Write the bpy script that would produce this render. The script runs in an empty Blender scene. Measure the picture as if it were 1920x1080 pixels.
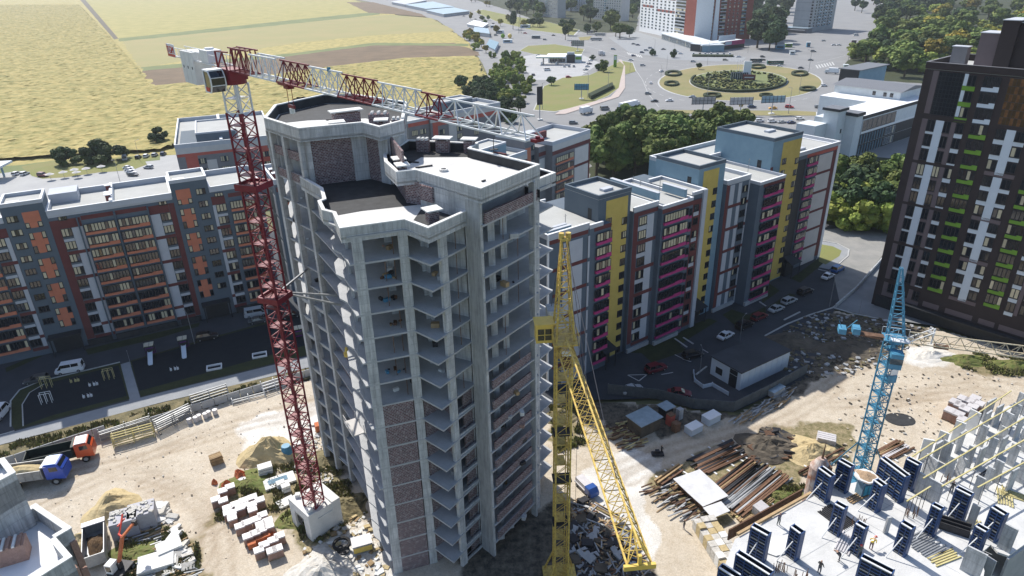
import bpy, bmesh, math, random
from mathutils import Vector, Matrix, noise as mnoise
sc = bpy.context.scene
C = sc.collection
# ------------------------------------------------------------------ camera
F = 1280.0; CX, CY = 960.0, 540.0; CAMZ = 75.0
ROLL = math.atan2(60.0, 2681.0); PITCH = math.atan2(F, math.hypot(60.0, 2681.0))
RT = Vector((1, 0, 0)); FW = Vector((0, math.cos(PITCH), -math.sin(PITCH))); DN = Vector((0, -math.sin(PITCH), -math.cos(PITCH)))
cr_, sr_ = math.cos(ROLL), math.sin(ROLL)
c_right = RT * cr_ + DN * sr_
c_up = -(DN * cr_ - RT * sr_)
cam = bpy.data.cameras.new('camera'); cam.sensor_width = 36; cam.lens = F * 36 / 1920.0
cam.clip_start = 1; cam.clip_end = 6000
camo = bpy.data.objects.new('camera', cam); C.objects.link(camo)
camo.matrix_world = Matrix(((c_right.x, c_up.x, -FW.x, 0), (c_right.y, c_up.y, -FW.y, 0), (c_right.z, c_up.z, -FW.z, CAMZ), (0, 0, 0, 1)))
sc.camera = camo
# ------------------------------------------------------------------ light
SUN_EL = math.radians(46.0); SUN_AZ = math.radians(124.0)      # azimuth counted from +X towards +Y
w = bpy.data.worlds.new('World'); sc.world = w; w.use_nodes = True
nt = w.node_tree; bg = nt.nodes['Background']
sky = nt.nodes.new('ShaderNodeTexSky'); sky.sky_type = 'NISHITA'; sky.sun_disc = False
sky.sun_elevation = SUN_EL; sky.sun_rotation = math.pi / 2 - SUN_AZ
sky.air_density = 1.0; sky.dust_density = 1.2; sky.ozone_density = 1.5
nt.links.new(sky.outputs[0], bg.inputs[0]); bg.inputs[1].default_value = 0.135
sl = bpy.data.lights.new('sun', 'SUN'); sl.energy = 4.4; sl.angle = math.radians(0.53); sl.color = (1.0, 0.955, 0.88)
so = bpy.data.objects.new('sun', sl); C.objects.link(so)
sd = Vector((math.cos(SUN_AZ) * math.cos(SUN_EL), math.sin(SUN_AZ) * math.cos(SUN_EL), math.sin(SUN_EL)))
so.rotation_euler = sd.to_track_quat('Z', 'Y').to_euler(); so.location = (0, 0, 200)
sc.view_settings.view_transform = 'Standard'; sc.view_settings.look = 'None'
sc.view_settings.gamma = 1; sc.view_settings.use_curve_mapping = False; sc.view_settings.exposure = 0.42
sc.render.engine = 'CYCLES'
# ------------------------------------------------------------------ helpers
R = math.radians
def ray(x, y):
 u, v = x - CX, y - CY
 return RT * (u * cr_ - v * sr_) + DN * (u * sr_ + v * cr_) + FW * F
def g(x, y, z=0.0):
 """surveyed point of the place: where the sight line of the photograph meets height z"""
 d = ray(x, y); t = (z - CAMZ) / d.z
 return (d.x * t, d.y * t)
def fp(P0, a, n, x, y):
 """sight line met with a facade plane (origin P0, heading a degrees, n metres inward) -> (s, z)"""
 c, s = math.cos(R(a)), math.sin(R(a)); ox, oy = P0[0] - s * n, P0[1] + c * n
 d = ray(x, y); t = (-s * ox + c * oy) / (-s * d.x + c * d.y)
 return ((d.x * t - ox) * c + (d.y * t - oy) * s, CAMZ + d.z * t)
def rnd(seed): return random.Random(seed)
MATS = {}
def mat(name, col, rough=0.8, metal=0.0, var=0.12, scale=1.5, bump=0.0, bscale=None, spec=0.3, col2=None, detail=5.0, spread=0.5, obj_var=0.0, coord='Object'):
 if name in MATS: return MATS[name]
 m = bpy.data.materials.new(name); m.use_nodes = True; n = m.node_tree.nodes; l = m.node_tree.links
 b = n['Principled BSDF']; b.inputs['Roughness'].default_value = rough; b.inputs['Metallic'].default_value = metal
 b.inputs['Specular IOR Level'].default_value = spec
 c1 = tuple(col); c2 = tuple(col2) if col2 else tuple(max(0, x * (1 - var * 2)) for x in col)
 if not col2: c1 = tuple(min(1, x * (1 + var * 0.6)) for x in col)
 if var > 0 or col2:
  tc = n.new('ShaderNodeTexCoord')
  nz = n.new('ShaderNodeTexNoise'); nz.inputs['Scale'].default_value = scale; nz.inputs['Detail'].default_value = detail
  nz.inputs['Roughness'].default_value = 0.65
  if coord == 'World':
   ge = n.new('ShaderNodeNewGeometry'); l.new(ge.outputs['Position'], nz.inputs['Vector'])
  else: l.new(tc.outputs['Object'], nz.inputs['Vector'])
  rp = n.new('ShaderNodeValToRGB'); rp.color_ramp.elements[0].position = 0.5 - spread * 0.42; rp.color_ramp.elements[1].position = 0.5 + spread * 0.42
  rp.color_ramp.elements[0].color = (*c2, 1); rp.color_ramp.elements[1].color = (*c1, 1)
  l.new(nz.outputs['Fac'], rp.inputs[0]); out = rp.outputs[0]
  if obj_var > 0:
   oi = n.new('ShaderNodeObjectInfo'); hs = n.new('ShaderNodeHueSaturation'); mr = n.new('ShaderNodeMapRange')
   mr.inputs['To Min'].default_value = 1 - obj_var; mr.inputs['To Max'].default_value = 1 + obj_var
   l.new(oi.outputs['Random'], mr.inputs[0]); l.new(mr.outputs[0], hs.inputs['Value']); l.new(out, hs.inputs['Color']); out = hs.outputs[0]
  l.new(out, b.inputs['Base Color'])
  if bump > 0:
   bn = n.new('ShaderNodeBump'); bn.inputs['Strength'].default_value = bump; bn.inputs['Distance'].default_value = 0.15
   n2 = n.new('ShaderNodeTexNoise'); n2.inputs['Scale'].default_value = bscale or scale * 4; n2.inputs['Detail'].default_value = 6
   if coord == 'World': l.new(ge.outputs['Position'], n2.inputs['Vector'])
   else: l.new(tc.outputs['Object'], n2.inputs['Vector'])
   l.new(n2.outputs['Fac'], bn.inputs['Height']); l.new(bn.outputs[0], b.inputs['Normal'])
 else: b.inputs['Base Color'].default_value = (*col, 1)
 MATS[name] = m; return m
class MB:
 """collects faces and builds one mesh"""
 def __init__(s): s.v = []; s.f = []; s.mi = []; s.m = 0
 def quad(s, *p):
  i = len(s.v); s.v += [tuple(q) for q in p]; s.f.append(tuple(range(i, i + len(p)))); s.mi.append(s.m)
 def box(s, x0, x1, y0, y1, z0, z1, rot=0, org=None, tilt=None):
  P = [(x0, y0, z0), (x1, y0, z0), (x1, y1, z0), (x0, y1, z0), (x0, y0, z1), (x1, y0, z1), (x1, y1, z1), (x0, y1, z1)]
  if org is not None:
   M = Matrix.Translation(org) @ (Matrix.Rotation(rot, 4, 'Z'))
   if tilt: M = M @ tilt
   P = [tuple(M @ Vector(p)) for p in P]
  i = len(s.v); s.v += P
  for f in ((3, 2, 1, 0), (4, 5, 6, 7), (0, 1, 5, 4), (1, 2, 6, 5), (2, 3, 7, 6), (3, 0, 4, 7)):
   s.f.append(tuple(i + k for k in f)); s.mi.append(s.m)
 def prism(s, poly, z0, z1, cap=True):
  A = sum(poly[i][0] * poly[(i + 1) % len(poly)][1] - poly[(i + 1) % len(poly)][0] * poly[i][1] for i in range(len(poly)))
  if A < 0: poly = poly[::-1]
  n = len(poly); i = len(s.v); s.v += [(p[0], p[1], z0) for p in poly] + [(p[0], p[1], z1) for p in poly]
  for k in range(n):
   j = (k + 1) % n; s.f.append((i + k, i + j, i + n + j, i + n + k)); s.mi.append(s.m)
  if cap:
   s.f.append(tuple(i + n + k for k in range(n))); s.mi.append(s.m)
   s.f.append(tuple(i + n - 1 - k for k in range(n))); s.mi.append(s.m)
 def bar(s, p, q, w=0.1, k=4, w2=None):
  p, q = Vector(p), Vector(q); d = q - p
  if d.length < 1e-6: return
  d.normalize(); a = Vector((0, 0, 1)) if abs(d.z) < 0.9 else Vector((1, 0, 0))
  u = d.cross(a).normalized(); v = d.cross(u).normalized(); i = len(s.v); w2 = w if w2 is None else w2
  for c_, ww in ((p, w), (q, w2)):
   for t in range(k):
    an = 2 * math.pi * (t + .5) / k; s.v.append(tuple(c_ + (u * math.cos(an) + v * math.sin(an)) * ww * (0.7071 if k == 4 else 0.5)))
  for t in range(k):
   j = (t + 1) % k; s.f.append((i + t, i + j, i + k + j, i + k + t)); s.mi.append(s.m)
  s.f.append(tuple(i + k - 1 - t for t in range(k))); s.f.append(tuple(i + k + t for t in range(k))); s.mi += [s.m, s.m]
 def cyl(s, x, y, z0, z1, r, k=12, r2=None): s.bar((x, y, z0), (x, y, z1), 2 * r, k, None if r2 is None else 2 * r2)
 def mesh(s, name, mats):
  me = bpy.data.meshes.new(name); me.from_pydata(s.v, [], s.f)
  for m in (mats if isinstance(mats, (list, tuple)) else [mats]): me.materials.append(m)
  me.polygons.foreach_set('material_index', s.mi); me.update(); return me
 def build(s, name, mats, parent=None, kind=None, smooth=False):
  me = s.mesh(name, mats)
  if smooth: me.polygons.foreach_set('use_smooth', [True] * len(me.polygons))
  return put(name, me, parent, kind=kind)
def put(name, me, parent=None, loc=None, rz=None, kind=None, scale=None):
 o = bpy.data.objects.new(name, me); C.objects.link(o)
 if parent: o.parent = parent
 if loc is not None: o.location = loc
 if rz is not None: o.rotation_euler = (0, 0, rz)
 if scale is not None: o.scale = scale if hasattr(scale, '__len__') else (scale,) * 3
 if kind: o['kind'] = kind
 return o
def tag(o, label, cat, group=None, kind=None):
 o['label'] = label; o['category'] = cat
 if group: o['group'] = group
 if kind: o['kind'] = kind
 return o
def thing(name, label, cat, loc=(0, 0, 0), rz=0, group=None):
 o = put(name, None, None, (loc[0], loc[1], loc[2] if len(loc) > 2 else 0), rz); return tag(o, label, cat, group)
def copy_thing(src, loc, rz, label, group=None, scale=None):
 r = src.copy(); C.objects.link(r); r.location = loc; r.rotation_euler = (0, 0, rz)
 if scale is not None: r.scale = scale if hasattr(scale, '__len__') else (scale,) * 3
 r['label'] = label
 if group: r['group'] = group
 for ch in list(src.children):
  c = ch.copy(); C.objects.link(c); c.parent = r
  for g2 in ch.children:
   d = g2.copy(); C.objects.link(d); d.parent = c
 return r
SHEETN = [0]
def sheet(name, pts, z, m, kind='structure', px=True, thick=0.0, wob=0):
 if px: pts = [(x, max(y, -71 - 0.0224 * (x - 960) + 40)) for x, y in pts]
 P = [g(*p) for p in pts] if px else pts
 if wob:                                            # ragged natural margin
  Q = []
  for i in range(len(P)):
   a, c = P[i], P[(i + 1) % len(P)]; L = math.dist(a, c); n = max(1, min(60, int(L / 6)))
   for k in range(n):
    t = k / n; x, y = a[0] + (c[0] - a[0]) * t, a[1] + (c[1] - a[1]) * t
    if k: x += wob * mnoise.noise(Vector((x * .12, y * .12, 1))) * 2; y += wob * mnoise.noise(Vector((x * .12, y * .12, 5))) * 2
    Q.append((x, y))
  P = Q
 SHEETN[0] += 1; z += SHEETN[0] * 0.0007
 b = MB()
 if thick: b.prism(P, z - thick, z)
 else:
  A = sum(P[i][0] * P[(i + 1) % len(P)][1] - P[(i + 1) % len(P)][0] * P[i][1] for i in range(len(P)))
  if A < 0: P = P[::-1]
  b.quad(*[(p[0], p[1], z) for p in P])
 return b.build(name, m, kind=kind)
def arc(cx, cy, rx, ry, a0=0, a1=360, k=36):
 return [(cx + rx * math.cos(R(a0 + (a1 - a0) * i / k)), cy + ry * math.sin(R(a0 + (a1 - a0) * i / k))) for i in range(k + (a1 - a0 != 360))]
# ------------------------------------------------------------------ materials
M = {}
M['sand'] = mat('sand_ground', (0.60, 0.52, 0.41), 0.95, var=0, scale=0.07, bump=0.6, bscale=1.2, col2=(0.43, 0.36, 0.27), spread=0.7, detail=9)
M['track'] = mat('wheel_tracks', (0.52, 0.43, 0.32), 0.95, scale=0.5, col2=(0.33, 0.26, 0.18), bump=0.8, bscale=2.5, spread=0.6)
M['lime'] = mat('lime_dust', (0.72, 0.70, 0.66), 0.95, scale=0.25, col2=(0.55, 0.51, 0.45), bump=0.5, spread=0.6)
M['dirt'] = mat('dark_dirt', (0.17, 0.14, 0.105), 0.95, scale=0.4, col2=(0.05, 0.045, 0.038), bump=1.0, bscale=1.5, spread=0.6, detail=8)
M['bank'] = mat('dry_bank', (0.27, 0.22, 0.12), 0.95, scale=0.5, col2=(0.07, 0.07, 0.04), bump=1.0, bscale=2.5, spread=0.5, detail=9)
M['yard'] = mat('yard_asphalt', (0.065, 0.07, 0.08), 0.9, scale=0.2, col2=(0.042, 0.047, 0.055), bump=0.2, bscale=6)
M['road'] = mat('old_asphalt', (0.27, 0.268, 0.265), 0.85, scale=0.05, col2=(0.19, 0.19, 0.192), bump=0.1, bscale=3, spread=0.8, detail=8)
M['path'] = mat('paving', (0.30, 0.31, 0.32), 0.9, scale=0.4, col2=(0.24, 0.25, 0.26), bump=0.1)
M['plaza'] = mat('plaza_concrete', (0.25, 0.26, 0.27), 0.9, scale=0.15, col2=(0.17, 0.18, 0.19), bump=0.2)
M['kerb'] = mat('kerb_stone', (0.48, 0.48, 0.47), 0.9, var=0.1)
M['rubber'] = mat('rubber_court', (0.014, 0.02, 0.026), 0.9, scale=0.6, col2=(0.008, 0.012, 0.017), bump=0.1)
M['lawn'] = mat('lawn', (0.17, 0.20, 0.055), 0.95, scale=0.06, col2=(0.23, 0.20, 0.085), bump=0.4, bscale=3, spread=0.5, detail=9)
M['lawnd'] = mat('shade_toned_lawn', (0.05, 0.06, 0.022), 0.95, scale=0.5, col2=(0.028, 0.034, 0.016), bump=0.6, bscale=3)  # darker copy of the lawn; shade is put into its colour
M['rlawn'] = mat('dry_lawn', (0.28, 0.225, 0.115), 0.95, scale=0.05, col2=(0.19, 0.19, 0.075), bump=0.4, bscale=2, spread=0.5, detail=9)
M['corn'] = mat('corn', (0.47, 0.365, 0.135), 0.9, scale=0.16, col2=(0.20, 0.195, 0.055), bump=1.0, bscale=1.3, spread=0.42, detail=11)
M['field2'] = mat('stubble', (0.33, 0.27, 0.125), 0.95, scale=0.02, col2=(0.26, 0.255, 0.105), bump=0.4, bscale=1, spread=0.6, detail=8)
M['field3'] = mat('ploughed', (0.20, 0.14, 0.085), 0.95, scale=0.05, col2=(0.11, 0.08, 0.05), bump=0.6, bscale=1, spread=0.6, detail=9)
M['fieldg'] = mat('field_green', (0.20, 0.22, 0.09), 0.95, scale=0.04, col2=(0.12, 0.15, 0.06), bump=0.6, bscale=1)
M['earth'] = mat('earth', (0.20, 0.19, 0.10), 0.95, scale=0.02, col2=(0.13, 0.13, 0.06))
M['white'] = mat('white_paint', (0.78, 0.79, 0.80), 0.7, var=0.04, scale=0.8)
M['line'] = mat('road_paint', (0.55, 0.55, 0.54), 0.8, var=0.1, scale=2)
M['conc'] = mat('raw_concrete', (0.66, 0.665, 0.66), 0.9, scale=0.45, col2=(0.46, 0.47, 0.475), bump=0.35, bscale=5, spread=0.55, detail=9)
def weather(m, amt=.35):
 n = m.node_tree.nodes; l = m.node_tree.links; b = n['Principled BSDF']; src = b.inputs['Base Color'].links[0].from_socket
 tc = n.new('ShaderNodeTexCoord'); mp = n.new('ShaderNodeMapping'); mp.inputs['Scale'].default_value = (2.2, 2.2, .22); z = n.new('ShaderNodeTexNoise'); z.inputs['Scale'].default_value = 1.3; z.inputs['Detail'].default_value = 9; z.inputs['Roughness'].default_value = .75
 l.new(tc.outputs['Object'], mp.inputs[0]); l.new(mp.outputs[0], z.inputs['Vector']); r = n.new('ShaderNodeValToRGB'); r.color_ramp.elements[0].position = .36; r.color_ramp.elements[1].position = .56; r.color_ramp.elements[0].color = (1 - amt,) * 3 + (1,); r.color_ramp.elements[1].color = (1, 1, 1, 1)
 sx = n.new('ShaderNodeSeparateXYZ'); l.new(tc.outputs['Object'], sx.inputs[0]); ad = n.new('ShaderNodeMath'); l.new(sx.outputs[0], ad.inputs[0]); l.new(sx.outputs[1], ad.inputs[1]); cx_ = n.new('ShaderNodeCombineXYZ'); l.new(ad.outputs[0], cx_.inputs[0]); l.new(sx.outputs[2], cx_.inputs[1])
 bt = n.new('ShaderNodeTexBrick'); bt.offset = 0; bt.inputs['Scale'].default_value = 1; bt.inputs['Brick Width'].default_value = 1.3; bt.inputs['Row Height'].default_value = 1.03; bt.inputs['Mortar Size'].default_value = .035; bt.inputs['Color1'].default_value = (1, 1, 1, 1); bt.inputs['Color2'].default_value = (.84, .85, .86, 1); bt.inputs['Mortar'].default_value = (.76, .76, .76, 1); l.new(cx_.outputs[0], bt.inputs['Vector'])
 x0 = n.new('ShaderNodeMixRGB'); x0.blend_type = 'MULTIPLY'; x0.inputs[0].default_value = 1; l.new(src, x0.inputs[1]); l.new(bt.outputs['Color'], x0.inputs[2]); src = x0.outputs[0]
 x = n.new('ShaderNodeMixRGB'); x.blend_type = 'MULTIPLY'; x.inputs[0].default_value = 1; l.new(z.outputs['Fac'], r.inputs[0]); l.new(src, x.inputs[1]); l.new(r.outputs[0], x.inputs[2]); l.new(x.outputs[0], b.inputs['Base Color'])
weather(M['conc'])
M['concd'] = mat('slab_concrete', (0.46, 0.465, 0.47), 0.9, scale=0.6, col2=(0.35, 0.36, 0.37), bump=0.3, bscale=5)
M['concl'] = mat('pale_concrete', (0.76, 0.755, 0.73), 0.9, scale=0.5, col2=(0.60, 0.60, 0.58), bump=0.3, bscale=5, spread=0.5, detail=9)
M['screed'] = mat('roof_screed', (0.70, 0.69, 0.66), 0.9, scale=0.35, col2=(0.52, 0.51, 0.49), bump=0.4, bscale=2, spread=0.6, detail=9)
M['black'] = mat('felt_and_shade', (0.045, 0.047, 0.05), 0.8, var=0.2, scale=1)  # black felt, also used to deepen shadowed roof areas by colour
M['felt'] = mat('grey_felt', (0.46, 0.46, 0.44), 0.9, scale=0.2, col2=(0.36, 0.365, 0.35), bump=0.15, spread=0.7, detail=8)
M['yellow'] = mat('yellow_steel', (0.72, 0.54, 0.13), 0.5, scale=2.5, col2=(0.40, 0.25, 0.07), spread=0.35, spec=0.4)
M['yellowp'] = mat('cab_yellow', (0.75, 0.53, 0.12), 0.5, var=0.08, spec=0.4)
M['red'] = mat('red_steel', (0.20, 0.012, 0.026), 0.5, var=0.15, scale=1, spec=0.4)
M['redb'] = mat('red_bright', (0.55, 0.05, 0.03), 0.5, var=0.1)
M['wsteel'] = mat('white_steel', (0.72, 0.73, 0.74), 0.5, var=0.08, spec=0.4)
M['blue'] = mat('blue_steel', (0.08, 0.27, 0.42), 0.5, scale=1.0, col2=(0.05, 0.19, 0.30), spread=0.4, spec=0.4)
M['steel'] = mat('grey_steel', (0.33, 0.34, 0.35), 0.5, 0.3, var=0.15)
M['dsteel'] = mat('dark_steel', (0.05, 0.05, 0.055), 0.6, 0.3, var=0.2)
M['cable'] = mat('cable', (0.06, 0.06, 0.07), 0.6, var=0)
M['glass'] = mat('glass', (0.012, 0.016, 0.022), 0.08, var=0, spec=0.9)
M['glassb'] = mat('glass_blue', (0.02, 0.05, 0.07), 0.08, var=0, spec=0.9)
M['cabglass'] = mat('cab_glass', (0.01, 0.012, 0.016), 0.05, var=0, spec=1.0)
M['curt'] = mat('curtain_cream', (0.55, 0.49, 0.34), 0.35, var=0.1, spec=0.6, obj_var=0.15)
M['curtw'] = mat('curtain_white', (0.62, 0.62, 0.60), 0.35, var=0.06, spec=0.6)
M['frame'] = mat('window_frame', (0.035, 0.035, 0.04), 0.5, var=0)
M['framew'] = mat('window_frame_white', (0.6, 0.6, 0.6), 0.5, var=0)
M['navy'] = mat('render_slate', (0.125, 0.155, 0.19), 0.85, scale=0.4, col2=(0.10, 0.13, 0.165), bump=0.05)
M['navy2'] = mat('render_slate2', (0.115, 0.145, 0.175), 0.85, scale=0.4, col2=(0.095, 0.125, 0.155))
M['burg'] = mat('render_burgundy', (0.16, 0.052, 0.05), 0.85, scale=0.5, col2=(0.125, 0.042, 0.042))
M['orange'] = mat('render_orange', (0.58, 0.205, 0.12), 0.8, scale=0.6, col2=(0.50, 0.17, 0.10))
M['coral'] = mat('render_coral', (0.52, 0.12, 0.09), 0.8, scale=0.6, col2=(0.42, 0.10, 0.075))
M['pink'] = mat('render_magenta', (0.50, 0.055, 0.20), 0.8, scale=0.6, col2=(0.42, 0.045, 0.17))
M['lgrey'] = mat('render_white', (0.50, 0.52, 0.56), 0.85, scale=0.4, col2=(0.44, 0.46, 0.50))
M['cream'] = mat('render_cream', (0.60, 0.575, 0.55), 0.85, scale=0.4, col2=(0.52, 0.50, 0.48))
M['mgrey'] = mat('render_grey', (0.22, 0.215, 0.225), 0.85, scale=0.4, col2=(0.19, 0.185, 0.195))
M['yel'] = mat('render_yellow', (0.62, 0.47, 0.13), 0.85, scale=0.4, col2=(0.53, 0.39, 0.10))
M['brown'] = mat('render_brown', (0.050, 0.038, 0.038), 0.85, scale=0.5, col2=(0.040, 0.031, 0.031))
M['mauve'] = mat('render_mauve', (0.165, 0.13, 0.135), 0.85, scale=0.5, col2=(0.14, 0.11, 0.115))
M['green'] = mat('render_green', (0.18, 0.34, 0.045), 0.8, scale=0.6, col2=(0.15, 0.29, 0.04))
M['wblue'] = mat('render_white_blue', (0.62, 0.68, 0.74), 0.85, scale=0.5, col2=(0.56, 0.62, 0.68))
M['teal'] = mat('render_teal', (0.22, 0.33, 0.40), 0.85, scale=0.4, col2=(0.18, 0.28, 0.35))
M['cwhite'] = mat('clad_white', (0.62, 0.66, 0.68), 0.7, var=0.05, scale=0.4)
M['cblack'] = mat('clad_black', (0.03, 0.033, 0.038), 0.6, var=0.1)
M['metroof'] = mat('seam_roof', (0.17, 0.175, 0.19), 0.6, var=0.08)
M['fredbrick'] = mat('far_brick', (0.28, 0.085, 0.06), 0.9, scale=0.3, col2=(0.22, 0.065, 0.05))
M['fpanel'] = mat('far_panel', (0.42, 0.42, 0.42), 0.9, scale=0.2, col2=(0.33, 0.34, 0.35))
M['wood'] = mat('timber', (0.42, 0.30, 0.17), 0.9, scale=1.5, col2=(0.28, 0.19, 0.10), bump=0.3, obj_var=0.25)
M['woody'] = mat('yellow_timber', (0.60, 0.53, 0.27), 0.8, scale=1.5, col2=(0.48, 0.41, 0.18), obj_var=0.1)
M['rust'] = mat('rust', (0.21, 0.12, 0.075), 0.9, scale=2, col2=(0.10, 0.055, 0.035), obj_var=0.3)
M['brickred'] = mat('brick_red', (0.60, 0.20, 0.09), 0.9, scale=3, col2=(0.42, 0.13, 0.06), bump=0.5)
M['pallet'] = mat('brick_stack_side', (0.42, 0.27, 0.22), 0.9, scale=3, col2=(0.30, 0.19, 0.15), bump=0.6, obj_var=0.15)
M['wrap'] = mat('white_wrap', (0.60, 0.575, 0.58), 0.45, var=0.08, scale=2, spec=0.5, bump=0.3, obj_var=0.06)
M['form'] = mat('formwork_blue', (0.03, 0.075, 0.20), 0.5, var=0.2, scale=1.5, spec=0.4)
M['formd'] = mat('formwork_sheet', (0.02, 0.03, 0.05), 0.6, var=0.2)
M['pile'] = mat('sand_pile', (0.52, 0.42, 0.24), 0.95, scale=0.8, col2=(0.42, 0.33, 0.18), bump=0.8, bscale=3, detail=8)
M['rubble'] = mat('rubble_white', (0.62, 0.60, 0.56), 0.9, scale=2, col2=(0.40, 0.38, 0.34), bump=0.5)
M['leafw'] = mat('weeds', (0.11, 0.15, 0.035), 0.9, scale=1.2, col2=(0.17, 0.15, 0.06), spread=0.4, bump=0.3)
M['tyre'] = mat('tyre', (0.015, 0.015, 0.016), 0.8, var=0)
M['tin'] = mat('tin_roof', (0.33, 0.42, 0.48), 0.35, 0.3, var=0.12, scale=1)
M['membrane'] = mat('white_sheeting', (0.66, 0.67, 0.68), 0.6, scale=0.7, col2=(0.52, 0.52, 0.53))
M['skin'] = mat('skin', (0.45, 0.28, 0.2), 0.6, var=0)
def brickmat():
 m = bpy.data.materials.new('brickwork'); m.use_nodes = True; n = m.node_tree.nodes; l = m.node_tree.links
 b = n['Principled BSDF']; b.inputs['Roughness'].default_value = 0.9; b.inputs['Specular IOR Level'].default_value = 0.2
 uv = n.new('ShaderNodeUVMap'); uv.uv_map = 'UVMap'
 bt = n.new('ShaderNodeTexBrick'); bt.inputs['Scale'].default_value = 1.0
 bt.inputs['Brick Width'].default_value = 0.42; bt.inputs['Row Height'].default_value = 0.21; bt.inputs['Mortar Size'].default_value = 0.03
 bt.inputs['Color1'].default_value = (0.17, 0.085, 0.085, 1); bt.inputs['Color2'].default_value = (0.095, 0.055, 0.06, 1); bt.inputs['Mortar'].default_value = (0.34, 0.32, 0.33, 1)
 bt.inputs['Bias'].default_value = -0.1
 nz = n.new('ShaderNodeTexNoise'); nz.inputs['Scale'].default_value = 2.2; nz.inputs['Detail'].default_value = 7; nz.inputs['Roughness'].default_value = 0.75
 rp = n.new('ShaderNodeValToRGB'); rp.color_ramp.elements[0].position = 0.50; rp.color_ramp.elements[1].position = 0.62
 rp.color_ramp.elements[0].color = (0, 0, 0, 1); rp.color_ramp.elements[1].color = (0.75, 0.75, 0.75, 1)
 mx = n.new('ShaderNodeMixRGB'); mx.inputs[2].default_value = (0.42, 0.38, 0.38, 1)
 l.new(uv.outputs[0], bt.inputs['Vector']); l.new(uv.outputs[0], nz.inputs['Vector']); l.new(nz.outputs['Fac'], rp.inputs[0])
 l.new(rp.outputs[0], mx.inputs[0]); l.new(bt.outputs['Color'], mx.inputs[1]); l.new(mx.outputs[0], b.inputs['Base Color'])
 bp = n.new('ShaderNodeBump'); bp.inputs['Strength'].default_value = 0.8; bp.inputs['Distance'].default_value = 0.05; bp.invert = True
 l.new(bt.outputs['Fac'], bp.inputs['Height']); l.new(bp.outputs[0], b.inputs['Normal']); return m
M['brick'] = brickmat()
def leafmat(name, a, b_, c):
 m = bpy.data.materials.new(name); m.use_nodes = True; n = m.node_tree.nodes; l = m.node_tree.links
 b = n['Principled BSDF']; b.inputs['Roughness'].default_value = 0.75; b.inputs['Specular IOR Level'].default_value = 0.15
 at = n.new('ShaderNodeAttribute'); at.attribute_name = 'tint'; oi = n.new('ShaderNodeObjectInfo')
 rp = n.new('ShaderNodeValToRGB'); rp.color_ramp.elements[0].color = (*a, 1); rp.color_ramp.elements[1].color = (*c, 1)
 e = rp.color_ramp.elements.new(0.5); e.color = (*b_, 1)
 hs = n.new('ShaderNodeHueSaturation'); mr = n.new('ShaderNodeMapRange'); mr.inputs['To Min'].default_value = 0.75; mr.inputs['To Max'].default_value = 1.3
 l.new(oi.outputs['Random'], mr.inputs[0]); l.new(mr.outputs[0], hs.inputs['Value'])
 mh = n.new('ShaderNodeMapRange'); mh.inputs['To Min'].default_value = 0.485; mh.inputs['To Max'].default_value = 0.515
 l.new(oi.outputs['Random'], mh.inputs[0]); l.new(mh.outputs[0], hs.inputs['Hue'])
 l.new(at.outputs['Fac'], rp.inputs[0]); l.new(rp.outputs[0], hs.inputs['Color']); l.new(hs.outputs[0], b.inputs['Base Color'])
 return m
M['leaf'] = leafmat('leaf_green', (0.04, 0.07, 0.018), (0.10, 0.14, 0.035), (0.20, 0.23, 0.06))
M['leafd'] = leafmat('leaf_dark', (0.02, 0.04, 0.02), (0.045, 0.075, 0.03), (0.085, 0.12, 0.04))
M['leafy'] = leafmat('leaf_yellow', (0.12, 0.12, 0.02), (0.26, 0.22, 0.04), (0.42, 0.30, 0.04))
M['leafl'] = leafmat('leaf_bright', (0.07, 0.12, 0.02), (0.17, 0.22, 0.04), (0.30, 0.32, 0.07))
M['bark'] = mat('bark', (0.10, 0.075, 0.05), 0.95, var=0.2, scale=3)
# ------------------------------------------------------------------ ground sheets
sheet('ground', [(-3000, -500), (3000, -500), (3000, 5000), (-3000, 5000)], -0.6, M['earth'], px=False)
sheet('town_road', [(905, 345), (935, 250), (925, 165), (905, 120), (880, 80), (820, 38), (700, 5), (560, -35), (2800, -80), (2800, 460), (1760, 420), (1000, 520)], -0.08, M['road'])
sheet('maize_ground', [(-900, 420), (-300, 330), (0, 318), (300, 300), (520, 240), (930, 260), (925, 165), (900, 120), (880, 80), (850, 60), (700, 15), (560, -35), (-900, -30)], -0.06, M['corn'], wob=2.0)
sheet('upper_field', [(148, -10), (225, 72), (460, 50), (640, 30), (712, 26), (690, 8), (600, -20), (300, -30)], -0.045, mat('upper_field', (0.40, 0.335, 0.13), 0.95, scale=0.05, col2=(0.25, 0.24, 0.08), bump=0.6, bscale=1, spread=0.5, detail=10), wob=2.0)
sheet('stubble_field', [(228, 76), (460, 54), (640, 34), (730, 28), (810, 34), (852, 58), (700, 66), (560, 80), (400, 104), (262, 128)], -0.04, M['field2'], wob=2.0)
sheet('ploughed_field', [(268, 133), (400, 118), (545, 104), (700, 84), (850, 80), (893, 96), (900, 104), (760, 108), (640, 122), (500, 140), (290, 160)], -0.04, M['field3'], wob=2.0)
sheet('track', [(140, -12), (150, -12), (222, 72), (214, 74)], -0.03, mat('field_track', (0.14, 0.12, 0.09), 0.95))
for i, P in enumerate([[(222, 72), (640, 28), (712, 22), (712, 27), (640, 35), (224, 78)], [(265, 126), (545, 100), (700, 80), (880, 82), (880, 86), (700, 85), (545, 105), (267, 133)], [(-300, 318), (0, 312), (110, 300), (300, 290), (300, 300), (0, 325), (-300, 334)]]):
 sheet('verge', P, -0.028, M['fieldg'], wob=2.0)
sheet('bare_patch', [(650, 4), (700, 4), (790, 26), (800, 32), (730, 26), (690, 24)], -0.03, M['field3'], wob=2.0)
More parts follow.
